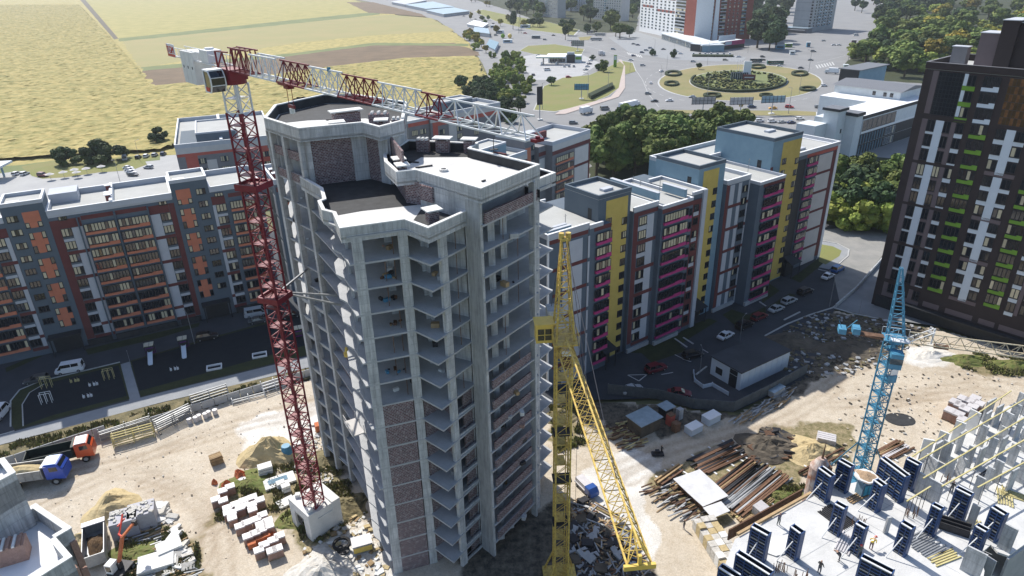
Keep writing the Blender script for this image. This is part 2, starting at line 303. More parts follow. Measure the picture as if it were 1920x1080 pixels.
sheet('yard', [(-600, 760), (-250, 520), (250, 440), (700, 430), (700, 560), (640, 655), (263, 746), (0, 816), (-400, 930)], -0.05, M['yard'])
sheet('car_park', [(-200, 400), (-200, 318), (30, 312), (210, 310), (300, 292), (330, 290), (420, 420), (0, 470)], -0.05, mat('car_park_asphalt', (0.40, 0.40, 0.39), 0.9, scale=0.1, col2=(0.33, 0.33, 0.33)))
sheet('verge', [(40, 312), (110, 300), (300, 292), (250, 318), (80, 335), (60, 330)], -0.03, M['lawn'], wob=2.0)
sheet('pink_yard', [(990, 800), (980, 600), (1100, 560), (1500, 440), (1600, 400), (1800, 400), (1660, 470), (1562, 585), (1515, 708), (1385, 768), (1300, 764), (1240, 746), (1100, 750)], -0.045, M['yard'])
sheet('sun_paled_road', [(1530, 432), (1600, 425), (1800, 420), (1662, 470), (1600, 545), (1575, 570), (1560, 500), (1540, 470)], -0.035, mat('sun_paled_asphalt', (0.30, 0.29, 0.27), 0.9, scale=0.3, col2=(0.22, 0.22, 0.21)))  # same asphalt made paler; sunlight is put into the colour
sheet('plaza', [(1562, 577), (1605, 540), (1662, 475), (1800, 420), (2400, 430), (2400, 720), (2150, 705), (1920, 650), (1760, 612), (1640, 594)], -0.035, M['plaza'])
sheet('path', [(-300, 890), (0, 817), (27.8, 808.5), (242.6, 751), (263, 745.6), (300, 736), (590, 665), (660, 648), (660, 672), (590, 686), (300, 755), (0, 834), (-300, 912)], -0.02, M['path'])
sheet('path', [(226, 683), (243, 678), (263, 745.6), (242.6, 751)], -0.018, M['path'])
sheet('bank', [(-350, 925), (0, 835), (300, 756), (590, 687), (660, 673), (700, 690), (600, 704), (470, 739), (330, 779), (180, 816), (0, 863), (-350, 955)], -0.025, M['bank'], wob=0.5)
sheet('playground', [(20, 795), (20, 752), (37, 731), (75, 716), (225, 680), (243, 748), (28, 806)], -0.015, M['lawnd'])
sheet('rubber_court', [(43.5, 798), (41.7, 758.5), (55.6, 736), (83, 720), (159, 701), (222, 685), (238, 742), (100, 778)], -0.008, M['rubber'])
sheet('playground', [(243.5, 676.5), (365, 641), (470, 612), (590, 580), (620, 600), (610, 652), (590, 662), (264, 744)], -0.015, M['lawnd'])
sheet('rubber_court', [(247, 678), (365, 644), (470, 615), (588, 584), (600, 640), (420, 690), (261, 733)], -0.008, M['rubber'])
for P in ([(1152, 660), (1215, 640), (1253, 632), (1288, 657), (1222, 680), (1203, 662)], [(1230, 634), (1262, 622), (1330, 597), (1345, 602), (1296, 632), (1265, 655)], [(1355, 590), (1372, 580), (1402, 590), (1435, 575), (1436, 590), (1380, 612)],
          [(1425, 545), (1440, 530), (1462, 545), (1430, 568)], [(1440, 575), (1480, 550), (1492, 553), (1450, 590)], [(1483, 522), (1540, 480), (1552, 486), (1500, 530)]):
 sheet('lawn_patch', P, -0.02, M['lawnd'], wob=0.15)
sheet('lawn_patch', [(1540, 458), (1562, 462), (1578, 470), (1574, 480), (1548, 496), (1535, 490)], -0.015, M['lawn'], wob=0.15)
sheet('paved_corner', [(1530, 470), (1535, 452), (1565, 456), (1592, 468), (1590, 478), (1555, 505), (1530, 500)], -0.028, M['path'])
KB = M['kerb']
def island(name, P, m, zz=0.0):
 W = [g(*p) for p in P]; cx_ = sum(p[0] for p in W) / len(W); cy_ = sum(p[1] for p in W) / len(W)
 b = MB(); b.prism([(cx_ + (p[0] - cx_) * 1.02, cy_ + (p[1] - cy_) * 1.02) for p in W], -0.08, 0.07 + zz); b.build('kerb', KB, kind='structure')
 b = MB(); b.prism(W, 0.0, 0.10 + zz); b.build(name, m, kind='structure')
island('roundabout', arc(1388, 155, 152, 34, 0, 360, 48), M['rlawn'])
island('garden_bed', arc(1385, 153, 91, 21, 0, 360, 40), M['fieldg'], 0.1)
island('station_lawn', [(1002, 206), (1010, 188), (1020, 162), (1055, 146), (1105, 141), (1140, 126), (1165, 114), (1186, 118), (1192, 134), (1165, 142), (1160, 165), (1140, 180), (1100, 196), (1040, 209)], M['lawn'])
sheet('footpath', [(1158, 112), (1170, 122), (1160, 165), (1145, 182), (1050, 208), (1040, 215), (1060, 214), (1160, 182), (1172, 165), (1172, 125), (1165, 112)], 0.135, mat('pink_paving', (0.50, 0.42, 0.38), 0.9))
island('lawn', [(975, 95), (990, 86), (1040, 83), (1095, 92), (1090, 102), (1040, 104), (1000, 101)], M['lawn'])
island('median', [(1239, 206), (1300, 207), (1494, 208), (1530, 210), (1530, 217), (1344, 216.5), (1273, 212)], M['rlawn'])
island('lawn', [(905, 18), (960, 30), (1030, 42), (1085, 56), (1075, 66), (1000, 57), (930, 40), (890, 22)], M['lawn'])
island('lawn', [(1084, 70), (1110, 68), (1104, 75), (1088, 76)], M['rlawn'])
0 and island('lawn', [(1500, 158), (1530, 150), (1548, 160), (1548, 178), (1520, 180)], M['rlawn'])
island('verge', [(1150, 215), (1165, 213), (1235, 250), (1222, 256)], M['rlawn'])
island('kerb_island', [(1575, 130), (1582, 122), (1595, 125), (1600, 140), (1598, 148)], M['lawn'])
sheet('forecourt', [(960, 110), (1010, 100), (1095, 104), (1125, 118), (1090, 142), (1040, 150), (1000, 150), (985, 130)], -0.06, mat('forecourt', (0.42, 0.42, 0.42), 0.9, scale=0.1, col2=(0.34, 0.34, 0.34)))
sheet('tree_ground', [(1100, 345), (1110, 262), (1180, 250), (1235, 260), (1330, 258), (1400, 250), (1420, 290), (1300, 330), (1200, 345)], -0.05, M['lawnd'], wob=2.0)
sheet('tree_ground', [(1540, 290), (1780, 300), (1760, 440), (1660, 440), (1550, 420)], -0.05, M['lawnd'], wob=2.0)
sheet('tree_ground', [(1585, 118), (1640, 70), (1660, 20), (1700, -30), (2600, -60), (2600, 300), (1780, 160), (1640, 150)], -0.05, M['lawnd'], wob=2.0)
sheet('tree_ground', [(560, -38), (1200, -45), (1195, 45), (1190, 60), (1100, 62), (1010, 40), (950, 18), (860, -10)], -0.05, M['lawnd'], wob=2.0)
sheet('paving', [(1140, 70), (1195, 60), (1300, 90), (1400, 108), (1390, 116), (1260, 112), (1180, 98)], -0.055, M['path'])
def strip(name, p, q, wid, z, m, kind='structure', px=True, h=None):
 a = Vector((*(g(*p) if px else p), 0)); b_ = Vector((*(g(*q) if px else q), 0)); d = (b_ - a).normalized(); n = Vector((-d.y, d.x, 0)) * wid / 2
 b = MB()
 P = [a - n, b_ - n, b_ + n, a + n]
 if h: b.prism([(v.x, v.y) for v in P], z, z + h)
 else: b.quad(*[(v.x, v.y, z) for v in P])
 return b.build(name, m, kind=kind)
def polyline(name, P, wid, z, m, h=None, closed=False):
 for i in range(len(P) - (0 if closed else 1)): strip(name, P[i], P[(i + 1) % len(P)], wid, z, m, h=h)
for p, q in [((1177, 703), (1213, 702)), ((1177, 703), (1198, 714)), ((1213, 702), (1198, 714)), ((1240, 702), (1262, 698)), ((1280, 673), (1296, 678)), ((1318, 655), (1328, 661)), ((1280, 672), (1264, 664))]:
 strip('bay_marking', p, q, 0.22, -0.025, M['line'])
for p, q in [((1265, 635), (1288, 651)), ((1281, 633), (1300, 645)), ((1470, 600), (1500, 585)), ((1424, 566), (1436, 574))]:
 strip('kerb', p, q, 0.35, -0.045, M['kerb'], h=0.15)
polyline('kerb', [(1434, 630), (1475, 608), (1520, 590), (1562, 577), (1600, 545), (1662, 475), (1690, 452)], 0.35, -0.06, M['kerb'], h=0.18)
polyline('kerb', [(1562, 577), (1600, 588), (1640, 596), (1700, 608)], 0.35, -0.06, M['kerb'], h=0.18)
polyline('kerb', [(1305, 703), (1325, 688)], 0.3, -0.06, M['kerb'], h=0.25)
polyline('kerb', [(1534, 505), (1555, 510), (1590, 480), (1592, 468), (1570, 457), (1536, 450)], 0.3, -0.04, M['kerb'], h=0.14)
polyline('kerb', [(20, 800), (20, 752), (37, 731), (75, 715), (225, 679)], 0.25, -0.05, M['kerb'], h=0.14)
polyline('kerb', [(43.5, 799), (41.7, 758.5), (55.6, 736), (83, 720)], 0.2, -0.04, M['kerb'], h=0.08)
polyline('kerb', [(27, 808), (0, 816), (-60, 830)], 0.25, -0.04, M['kerb'], h=0.12)
for a in range(0, 360, 9):                                     # dashed lane around the roundabout
 p = (1388 + 178 * math.cos(R(a)), 155 + 41 * math.sin(R(a))); q = (1388 + 178 * math.cos(R(a + 4)), 155 + 41 * math.sin(R(a + 4)))
 if p[0] < 1530: strip('lane_marking', p, q, 0.3, -0.06, M['line'])
for k in range(14):
 strip('lane_marking', (905 + k * 22, 22 + k * 6.2), (913 + k * 22, 24.2 + k * 6.2), 0.3, -0.06, M['line'])
 strip('lane_marking', (1190 + k * 24, 232 + k * .3), (1200 + k * 24, 232 + k * .3), 0.25, -0.06, M['line'])
def in_poly(x, y, P):
 c = False; n = len(P); j = n - 1
 for i in range(n):
  if (P[i][1] > y) != (P[j][1] > y) and x < (P[j][0] - P[i][0]) * (y - P[i][1]) / (P[j][1] - P[i][1]) + P[i][0]: c = not c
  j = i
 return c
from mathutils import noise

def seg_d(x, y, W, closed=True):
 best = 1e9; n = len(W)
 for i in range(n if closed else n - 1):
  ax_, ay = W[i]; bx, by = W[(i + 1) % n]; dx, dy = bx - ax_, by - ay; L2 = dx * dx + dy * dy or 1e-9
  t = max(0, min(1, ((x - ax_) * dx + (y - ay) * dy) / L2)); d = (x - ax_ - t * dx) ** 2 + (y - ay - t * dy) ** 2
  if d < best: best = d
 return math.sqrt(best)
def site_ground():
 OUT = [g(*p) for p in [(-350, 950), (0, 862), (180, 815), (330, 778), (470, 738), (600, 703), (700, 690), (1000, 715), (1020, 745), (1110, 750), (1240, 754), (1300, 768), (1380, 774), (1512, 702), (1436, 640), (1562, 580), (1640, 596), (1760, 616), (1920, 655), (2150, 715), (2400, 800), (2400, 1300), (-700, 1300)]]
 CH = {0: [[(1385, 668), (1440, 640), (1500, 600), (1545, 584), (1640, 597), (1740, 617), (1700, 640), (1650, 680), (1590, 690), (1530, 712), (1480, 730), (1430, 720)],
              [(1025, 772), (1100, 750), (1300, 768), (1380, 778), (1520, 716), (1470, 752), (1330, 790), (1240, 815), (1200, 800), (1130, 790), (1100, 800)],
              [(990, 960), (1060, 940), (1100, 955), (1170, 1000), (1220, 1060), (1250, 1200), (880, 1200), (860, 1010)], [(1405, 835), (1440, 805), (1490, 800), (1500, 830), (1470, 865), (1420, 865)]],
          1: [[(560, 1300), (590, 1020), (650, 985), (700, 1010), (760, 1100), (740, 1300)], [(1100, 880), (1180, 835), (1240, 860), (1230, 900), (1200, 930), (1240, 1020), (1220, 1050), (1160, 960), (1100, 930)], [(1695, 650), (1770, 645), (1790, 668), (1770, 690), (1705, 680)], [(450, 790), (600, 750), (610, 800), (560, 840), (470, 870)]],
          2: [[(1210, 905), (1300, 850), (1420, 818), (1500, 790), (1585, 800), (1600, 850), (1500, 905), (1420, 960), (1340, 985), (1290, 950), (1240, 935)], [(400, 980), (430, 925), (480, 900), (520, 890), (620, 900), (660, 960), (610, 1010), (560, 1030), (545, 985), (480, 960)], [(225, 1000), (300, 985), (370, 1010), (380, 1120), (240, 1120)],
              [(1800, 690), (1920, 670), (2000, 700), (1850, 705)], [(560, 850), (620, 840), (640, 900), (600, 910)], [(1030, 760), (1080, 770), (1090, 830), (1040, 850)]]}
 CH = {k: [[g(*p) for p in P] for P in v] for k, v in CH.items()}
 TR = []
 for P in ([(700, 1500), (420, 1120), (425, 1030), (395, 960), (330, 910), (230, 880), (130, 925), (0, 990)], [(330, 1400), (345, 1120), (400, 1010), (370, 940), (250, 900)], [(1150, 880), (1240, 845), (1330, 820), (1430, 790), (1520, 745), (1600, 690), (1660, 680), (1800, 700), (1950, 720)], [(1180, 900), (1280, 850), (1400, 820), (1500, 775), (1580, 720)],
              [(130, 925), (330, 830), (480, 780), (640, 740)], [(60, 905), (300, 850), (450, 800), (600, 770)], [(1650, 760), (1750, 740), (1900, 735)], [(1560, 760), (1680, 745), (1850, 715)]):
  W = [g(*p) for p in P]; Q = []
  for i in range(len(W) - 1):
   for k in range(6):
    t = k / 6; Q.append((W[i][0] * (1 - t) + W[i + 1][0] * t, W[i][1] * (1 - t) + W[i + 1][1] * t))
  for _ in range(4): Q = [Q[0]] + [((Q[i - 1][0] + Q[i][0] + Q[i + 1][0]) / 3, (Q[i - 1][1] + Q[i][1] + Q[i + 1][1]) / 3) for i in range(1, len(Q) - 1)] + [Q[-1]]
  TR.append(Q)
 step = 0.8; x0, x1, y0, y1 = -118, 125, 28, 142; nx = int((x1 - x0) / step); ny = int((y1 - y0) / step)
 boxes = {k: [(min(p[0] for p in P) - 6, max(p[0] for p in P) + 6, min(p[1] for p in P) - 6, max(p[1] for p in P) + 6, P) for P in v] for k, v in CH.items()}
 tb = [(min(p[0] for p in Q) - 3, max(p[0] for p in Q) + 3, min(p[1] for p in Q) - 3, max(p[1] for p in Q) + 3, Q) for Q in TR]
 b = MB(); idx = {}; cols = []
 for j in range(ny + 1):
  for i in range(nx + 1):
   x = x0 + i * step; y = y0 + j * step
   if not in_poly(x, y, OUT): continue
   wob = 2.2 * noise.noise(Vector((x * .25, y * .25, 3))) + 1.0 * noise.noise(Vector((x * .9, y * .9, 7)))
   c = [0, 0, 0, 0]
   for k, L_ in boxes.items():
    for bx0, bx1, by0, by1, P in L_:
     if bx0 < x < bx1 and by0 < y < by1:
      d = seg_d(x, y, P); d = -d if in_poly(x, y, P) else d
      c[k] = max(c[k], min(1, max(0, .5 - (d + wob) / 3.0)))
   for bx0, bx1, by0, by1, Q in tb:
    if bx0 < x < bx1 and by0 < y < by1:
     d = seg_d(x, y, Q, False); c[3] = max(c[3], max(0, 1 - abs(d - 1.0) / .75) * (.6 + .5 * noise.noise(Vector((x * .1, y * .1, 1)))))
   idx[(i, j)] = len(b.v); h = .10 * noise.noise(Vector((x * .12, y * .12, 0))) + .07 * noise.noise(Vector((x * .6, y * .6, 2))) - .12 * c[3] + c[0] * .22 * noise.noise(Vector((x * .8, y * .8, 5)))
   b.v.append((x, y, h - .06)); cols += c
 for (i, j), a in idx.items():
  q = [idx.get((i + 1, j)), idx.get((i + 1, j + 1)), idx.get((i, j + 1))]
  if None not in q: b.f.append((a, *q)); b.mi.append(0)
 m = bpy.data.materials.new('site_soil'); m.use_nodes = True; n = m.node_tree.nodes; l = m.node_tree.links; bs = n['Principled BSDF']; bs.inputs['Roughness'].default_value = .95; bs.inputs['Specular IOR Level'].default_value = .15
 at = n.new('ShaderNodeAttribute'); at.attribute_name = 'soil'; sp = n.new('ShaderNodeSeparateColor'); l.new(at.outputs['Color'], sp.inputs[0]); tc = n.new('ShaderNodeTexCoord')
 def nz(sc_, det=8): q = n.new('ShaderNodeTexNoise'); q.inputs['Scale'].default_value = sc_; q.inputs['Detail'].default_value = det; q.inputs['Roughness'].default_value = .7; l.new(tc.outputs['Object'], q.inputs['Vector']); return q.outputs['Fac']
 def ramp(f, a, c, p0=.3, p1=.7): q = n.new('ShaderNodeValToRGB'); q.color_ramp.elements[0].position = p0; q.color_ramp.elements[1].position = p1; q.color_ramp.elements[0].color = (*a, 1); q.color_ramp.elements[1].color = (*c, 1); l.new(f, q.inputs[0]); return q.outputs[0]
 n1, n2, n3 = nz(.12), nz(.9), nz(4.5)
 base = ramp(n1, (.42, .35, .26), (.60, .53, .43)); fine = ramp(n2, (.44, .37, .28), (.62, .56, .47), .35, .65)
 def mix(f, a, c, fac=None, mode='MIX'):
  q = n.new('ShaderNodeMixRGB'); q.blend_type = mode
  if fac is not None: q.inputs[0].default_value = fac
  else: l.new(f, q.inputs[0])
  l.new(a, q.inputs[1]); l.new(c, q.inputs[2]); return q.outputs[0]
 out = mix(None, base, fine, .45)
 for ch, (a, c, sc_) in enumerate((((.045, .042, .036), (.20, .17, .13), 1), ((.52, .49, .44), (.76, .74, .70), 2), ((.12, .115, .05), (.36, .29, .18), 1))):
  ov = ramp(n2 if ch != 1 else n1, a, c, .35, .65); ad = n.new('ShaderNodeMath'); ad.operation = 'MULTIPLY_ADD'; l.new(n3, ad.inputs[0]); ad.inputs[1].default_value = .6; l.new(sp.outputs[ch], ad.inputs[2])
  mr = n.new('ShaderNodeMapRange'); mr.inputs['From Min'].default_value = .62; mr.inputs['From Max'].default_value = .86; l.new(ad.outputs[0], mr.inputs[0]); out = mix(mr.outputs[0], out, ov)
 tm = n.new('ShaderNodeMath'); tm.operation = 'MULTIPLY'; l.new(at.outputs['Alpha'], tm.inputs[0]); tm.inputs[1].default_value = .8
 dk = n.new('ShaderNodeRGB'); dk.outputs[0].default_value = (.29, .22, .15, 1); out = mix(tm.outputs[0], out, dk.outputs[0])
 sp2 = ramp(n3, (.86, .86, .86), (1.05, 1.05, 1.05), .42, .55); out = mix(None, out, sp2, 1.0, 'MULTIPLY')
 l.new(out, bs.inputs['Base Color']); bp = n.new('ShaderNodeBump'); bp.inputs['Strength'].default_value = .7; bp.inputs['Distance'].default_value = .12; l.new(nz(2.5, 10), bp.inputs['Height']); l.new(bp.outputs[0], bs.inputs['Normal'])
 o = b.build('site_ground', m, kind='structure', smooth=True); ca = o.data.color_attributes.new('soil', 'FLOAT_COLOR', 'POINT'); ca.data.foreach_set('color', cols)
site_ground()

def maize(poly, name, label, step, h):
 W = [g(*p) for p in poly]; x0 = min(p[0] for p in W); x1 = max(p[0] for p in W); y0 = min(p[1] for p in W); y1 = max(p[1] for p in W)
 r = rnd(4); b = MB(); nx = int((x1 - x0) / step); ny = int((y1 - y0) / step); idx = {}
 for j in range(ny):
  for i in range(nx):
   x = x0 + (i + r.uniform(-.3, .3)) * step; y = y0 + (j + r.uniform(-.3, .3)) * step
   if in_poly(x, y, W):
    n1 = noise.noise(Vector((x * .05, y * .05, 0))); idx[(i, j)] = len(b.v)
    b.v.append((x, y, h * (0.75 + 0.25 * n1 + r.uniform(-.17, .17))))
 for (i, j), a in idx.items():
  q = [idx.get((i + 1, j)), idx.get((i + 1, j + 1)), idx.get((i, j + 1))]
  if None not in q: b.f.append((a, *q)); b.mi.append(0)
 o = b.build(name, [M['corn']]); tag(o, label, 'crop', kind='stuff')
maize([(-60, 308), (100, 297), (300, 285), (500, 235), (560, 185), (925, 250), (915, 170), (900, 112), (760, 112), (640, 126), (500, 144), (287, 166), (262, 130), (215, 78), (150, 10), (-60, 10)], 'maize_field', 'ripening yellow green maize crop behind the apartment blocks', 1.9, 2.0)
# ------------------------------------------------------------------ the concrete tower under construction
ST = 3.1; Z0 = 2.72
tower = thing('unfinished_tower', 'tall unfinished grey concrete tower with open floors and brick infill at its foot', 'building', (-12, 80, 0))
TW = Vector((-12, 80, 0))
def T(p): return (p[0] + 12, p[1] - 80)
def tput(b, name, m, smooth=False): return b.build(name, m, tower)
PLAN = [(-17.3, 67.2), (-11.4, 69.2), (-8.6, 66.7), (-4.9, 71.9), (-3.0, 70.0), (3.4, 78.4), (2.3, 80.6), (5.7, 85.6), (3.6, 88.0), (-4.5, 89.6), (-13.9, 92.8), (-14.7, 101.3), (-23.4, 108.4), (-28.5, 109.2), (-33.6, 101.2), (-32.2, 92.4), (-26.2, 85.9), (-23.6, 81.4), (-21.7, 78.0), (-21.0, 77.0), (-21.2, 75.2), (-20.2, 71.8), (-19.0, 70.6)]
b = MB(); b.m = 0; b.prism([T(p) for p in PLAN], -0.22, 0); slab = b.mesh('floor_slab', [M['concd']])
for k in range(16):
 z = Z0 + ST * k
 put('floor_slab', slab, tower, (0, 0, z))
ZR = Z0 + 15 * ST                                     # low roof 49.2
def col(x, y, wx, wy, a, z0, z1, name='column', m='conc'):
 b = MB(); x, y = T((x, y)); b.box(-wx / 2, wx / 2, -wy / 2, wy / 2, z0, z1, R(a), (x, y, 0)); return tput(b, name, M[m])
COLS = [(-16.4, 67.75, 1.15, .45, 18), (-11.75, 69.35, 1.05, .45, 18), (-7.45, 68.85, 1.0, .45, 50), (-4.0, 71.0, 2.3, .4, -45), (2.65, 77.9, .35, .9, 50), (3.1, 79.4, 1.0, .4, 50),
  (-26.3, 86.2, .55, .8, -45), (-29.2, 89.1, .55, .8, -45), (-31.8, 92.1, .6, .8, -45), (-33.0, 100.6, .5, .8, 8), (-21.3, 78.6, .4, .7, 20), (-18.6, 71.9, .3, .5, 20), (3.6, 87.3, .5, .5, 0), (-28.4, 108.4, .6, .6, 0), (-15.3, 100.6, .6, .6, 0)]
for i, (x, y, wx, wy, a) in enumerate(COLS):
 top = 55.3 if i in (6, 7, 8, 9, 13, 14) else (51.7 if i in (3, 4, 5) else ZR - .2)
 col(x, y, wx, wy, a, -0.1, top)
def wall(p, q, z0, z1, t=.25, m='conc', name='core_wall'):
 p, q = T(p), T(q); a = math.atan2(q[1] - p[1], q[0] - p[0]); L = math.hypot(q[0] - p[0], q[1] - p[1])
 b = MB(); b.box(0, L, -t / 2, t / 2, z0, z1, a, (p[0], p[1], 0)); return tput(b, name, M[m])
for p, q in [((-18.2, 76.6), (-11.9, 78.8)), ((-11.9, 78.8), (-9.9, 74.6)), ((-9.9, 74.6), (-5.2, 72.4)), ((-1.6, 78.6), (1.8, 82.8)), ((-9.5, 78.2), (-1.6, 78.6)), ((-9.5, 78.2), (-9.0, 90.6)), ((-23.5, 92.5), (-14.3, 95.0)), ((-23.5, 92.5), (-25.5, 104)), ((-18.2, 76.6), (-19.5, 91))]:
 wall(p, q, 0.02, ZR - .23)
wall((-4.95, 71.75), (-3.9, 76.2), 0, ZR - .2); wall((-9.4, 71.6), (-11.0, 74.6), 0, ZR - .23)
for p in [(-14.2, 73.6), (-9.9, 72.2), (-6.5, 73.4), (-2.3, 73.3), (-0.9, 75.4)]: col(*p, .8, .35, 18, 0, ZR - .2, 'inner_column')
def brickpanel(p, q, z0, z1, t=.25, name='brick_panel', inset=0.0):
 p, q = Vector((*T(p), 0)), Vector((*T(q), 0)); d = (q - p).normalized(); n = Vector((-d.y, d.x, 0))
 b = MB(); a = math.atan2(d.y, d.x); L = (q - p).length; o0 = p + n * inset
 b.box(0, L, 0, t, z0, z1, a, tuple(o0)); me = b.mesh(name, [M['brick']]); uv = me.uv_layers.new(name='UVMap'); r = rnd(int(z0 * 7 + p.x * 3)); ou, ov = r.uniform(0, 9), z0
 for poly in me.polygons:
  for li in poly.loop_indices:
   co = Vector(me.vertices[me.loops[li].vertex_index].co) - o0
   uv.data[li].uv = (co.dot(d) + co.dot(n) + ou, co.z)
 return put(name, me, tower)
for k in range(0, 10):                               # lower storeys
 z = Z0 + (k - 1) * ST; zt = z + ST - .22
 z = max(z, 0.0)
 if k <= 8:
  brickpanel((-15.8, 67.75), (-12.3, 68.95), z, zt, name='brick_panel')
  brickpanel((-11.1, 69.5), (-9.4, 71.2), z, zt); brickpanel((-9.2, 71.4), (-7.6, 69.3), z, zt)
  brickpanel((-5.7, 72.0), (-4.9, 73.0), z, zt); brickpanel((-6.4, 71.0), (-5.1, 72.8), z, zt)
  brickpanel((-26.0, 85.6), (-24.0, 82.2), z, zt, inset=.9); brickpanel((-20.6, 77.0), (-18.6, 73.6), z, zt, inset=.6)
  brickpanel((-18.0, 71.8), (-16.9, 68.4), z, zt, inset=.3); brickpanel((-4.7, 89.0), (-13.3, 92.0), z, zt)
  b = MB(); b.box(-4.3, 0, -.15, .1, z, z + .3, R(51), (*T((-4.9, 72.2)), 0)); tput(b, 'sill_beam', M['conc'])
  b = MB(); b.bar((*T((-7.1, 69.4)), z + 1.0), (*T((-5.0, 72.2)), z + 1.0), .06); tput(b, 'guard_rail', M['steel'])
 if 1 <= k <= 9:
  brickpanel((-2.6, 70.55), (2.3, 77.3), z + .02, z + 1.25, .2)
 b = MB()                                        # dark enclosed rooms behind the left columns
 for p, q in (((-26.6, 86.6), (-29.0, 89.2)), ((-29.4, 89.5), (-31.6, 92.0))):
  a = math.atan2(q[1] - p[1], q[0] - p[0]); L = math.hypot(q[0] - p[0], q[1] - p[1]); b.box(0, L, -.25, .0, z + ST - .75, z + ST - .23, a, (*T(p), 0))
 tput(b, 'edge_beam', M['conc'])
 brickpanel((-31.2, 92.9), (-26.4, 87.6), z, zt, inset=1.6, name='brick_panel')
wall((-32.0, 93.0), (-33.2, 100.3), 0, 28, .2, 'concd', 'side_wall')
brickpanel((-2.75, 70.3), (3.25, 78.2), ZR + .02, ZR + 1.25, .25)
wall((-4.2, 73.2), (2.0, 80.8), ZR + .05, 52.1, .2, 'concd')
wall((-4.75, 71.8), (-10.4, 77.0), ZR + .02, 52.1, .3, 'conc', 'upper_wall'); brickpanel((-10.2, 76.8), (-8.6, 75.3), ZR + 1.0, 52.0, .3, inset=-.42)
brickpanel((-12.4, 78.2), (-10.5, 77.3), ZR + .02, 52.0); brickpanel((-15.2, 87.6), (-12.4, 79.2), ZR + .02, 55.3, inset=-.2)
for (p, q) in [((-25.2, 86.3), (-20.4, 88.2)), ((-18.6, 88.7), (-16.6, 87.1))]: brickpanel(p, q, ZR + .05, 55.3)
wall((-20.4, 88.2), (-18.6, 88.9), ZR + .05, 55.3, .5, 'conc', 'pier'); wall((-25.8, 86.05), (-25.2, 86.3), ZR, 55.3, .5, 'conc', 'pier'); wall((-16.6, 87.1), (-15.2, 86.0), ZR, 55.3, .4, 'conc', 'pier'); wall((-15.2, 86.0), (-14.0, 92.5), ZR, 55.3, .3, 'conc', 'upper_wall')
for z in (ZR, ZR + 3.05):
 for p, q in (((-26.6, 86.6), (-28.9, 89.0)), ((-29.4, 89.5), (-31.6, 92.0))): brickpanel(p, q, z + .05, z + 1.2, .2)
wall((-31.6, 93.2), (-26.0, 87.6), ZR, 55, .2, 'concd'); wall((-33.0, 93.5), (-33.4, 100.4), ZR, 55, .2)
def roof(poly, zdeck, zbot, ztop, name, deckm, t=.42, skip=()):
 P = [T(p) for p in poly]; b = MB(); b.prism(P, zdeck - .25, zdeck); tput(b, 'roof_deck', deckm)
 A = sum(P[i][0] * P[(i + 1) % len(P)][1] - P[(i + 1) % len(P)][0] * P[i][1] for i in range(len(P)))
 if A < 0: P = P[::-1]
 n = len(P); I = []
 for i in range(n):
  p0, p1, p2 = Vector(P[i - 1]), Vector(P[i]), Vector(P[(i + 1) % n]); d1 = (p1 - p0).normalized(); d2 = (p2 - p1).normalized()
  n1 = Vector((-d1.y, d1.x)); n2 = Vector((-d2.y, d2.x)); m = (n1 + n2); m = m / max(.35, m.dot(n1)) if m.length > 1e-4 else n1
  I.append(p1 + m * t)
 for i in range(n):
  if i in skip: continue
  j = (i + 1) % n; b = MB(); b.prism([P[i], P[j], tuple(I[j]), tuple(I[i])], zbot, ztop - .12); b.m = 1
  c_ = [Vector(P[i]), Vector(P[j]), I[j], I[i]]
  b.prism([tuple(v) for v in c_], ztop - .12, ztop); tput(b, name, [M['conc'], M['concl']])
  e = (I[j] - I[i]).normalized(); nn = Vector((-e.y, e.x)) * .03
  b = MB(); b.prism([tuple(I[i]), tuple(I[j]), tuple(I[j] + nn), tuple(I[i] + nn)], zdeck, ztop - .16); tput(b, 'felt_upstand', M['black'])  # black bitumen lining that also carries the parapet shade in its colour
LOW = [(-17.84, 67.1), (-11.39, 69.39), (-8.55, 66.51), (-4.3, 72.4), (-10.6, 77.9), (-15.0, 87.2), (-18.0, 89.5), (-27.4, 86.9), (-26.9, 86.2), (-23.41, 81.47), (-22.05, 77.27), (-22.49, 76.53), (-21.16, 73.15), (-19.73, 72.15)]
roof(LOW, ZR + .03, 48.6, 50.35, 'parapet', M['screed'], skip=(3, 4, 5, 6))
MID = [(-3.06, 69.8), (3.63, 78.9), (-4.9, 87.6), (-4.0, 90.3), (-13.9, 93.0), (-15.9, 85.2), (-15.2, 81.8), (-13.1, 77.0), (-10.9, 77.7)]
roof(MID, 52.2, 51.7, 53.45, 'parapet', M['screed'])
WING = [(3.63, 78.95), (1.9, 80.9), (6.0, 85.9), (3.75, 88.6), (-3.6, 90.0), (-4.6, 87.8)]
roof(WING, ZR + .04, 48.7, 50.4, 'parapet', M['black'], skip=(5,))
TALL = [(-26.0, 85.05), (-18.67, 87.72), (-16.01, 84.79), (-13.4, 88.4), (-14.7, 101.64), (-23.53, 109.03), (-28.8, 109.8), (-34.0, 101.45), (-32.6, 92.22)]
roof(TALL, 55.6, 55.2, 57.0, 'parapet', M['screed'])
b = MB(); b.prism([T(p) for p in [(-27.0, 86.9), (-23.2, 81.6), (-21.7, 77.4), (-21.4, 76.0), (-20.6, 73.8), (-17.2, 75.6), (-11.0, 77.4), (-15.2, 87.0), (-18.2, 89.2)]], ZR + .031, ZR + .05); tput(b, 'felt_and_shade', M['black'])  # felt cut to the shadowed part of the low roof; shade painted in
b = MB(); b.prism([T(p) for p in [(-11.0, 70.4), (-8.6, 67.2), (-4.5, 72.6), (-10.2, 77.2)]], ZR + .031, ZR + .05); tput(b, 'felt_and_shade', M['black'])
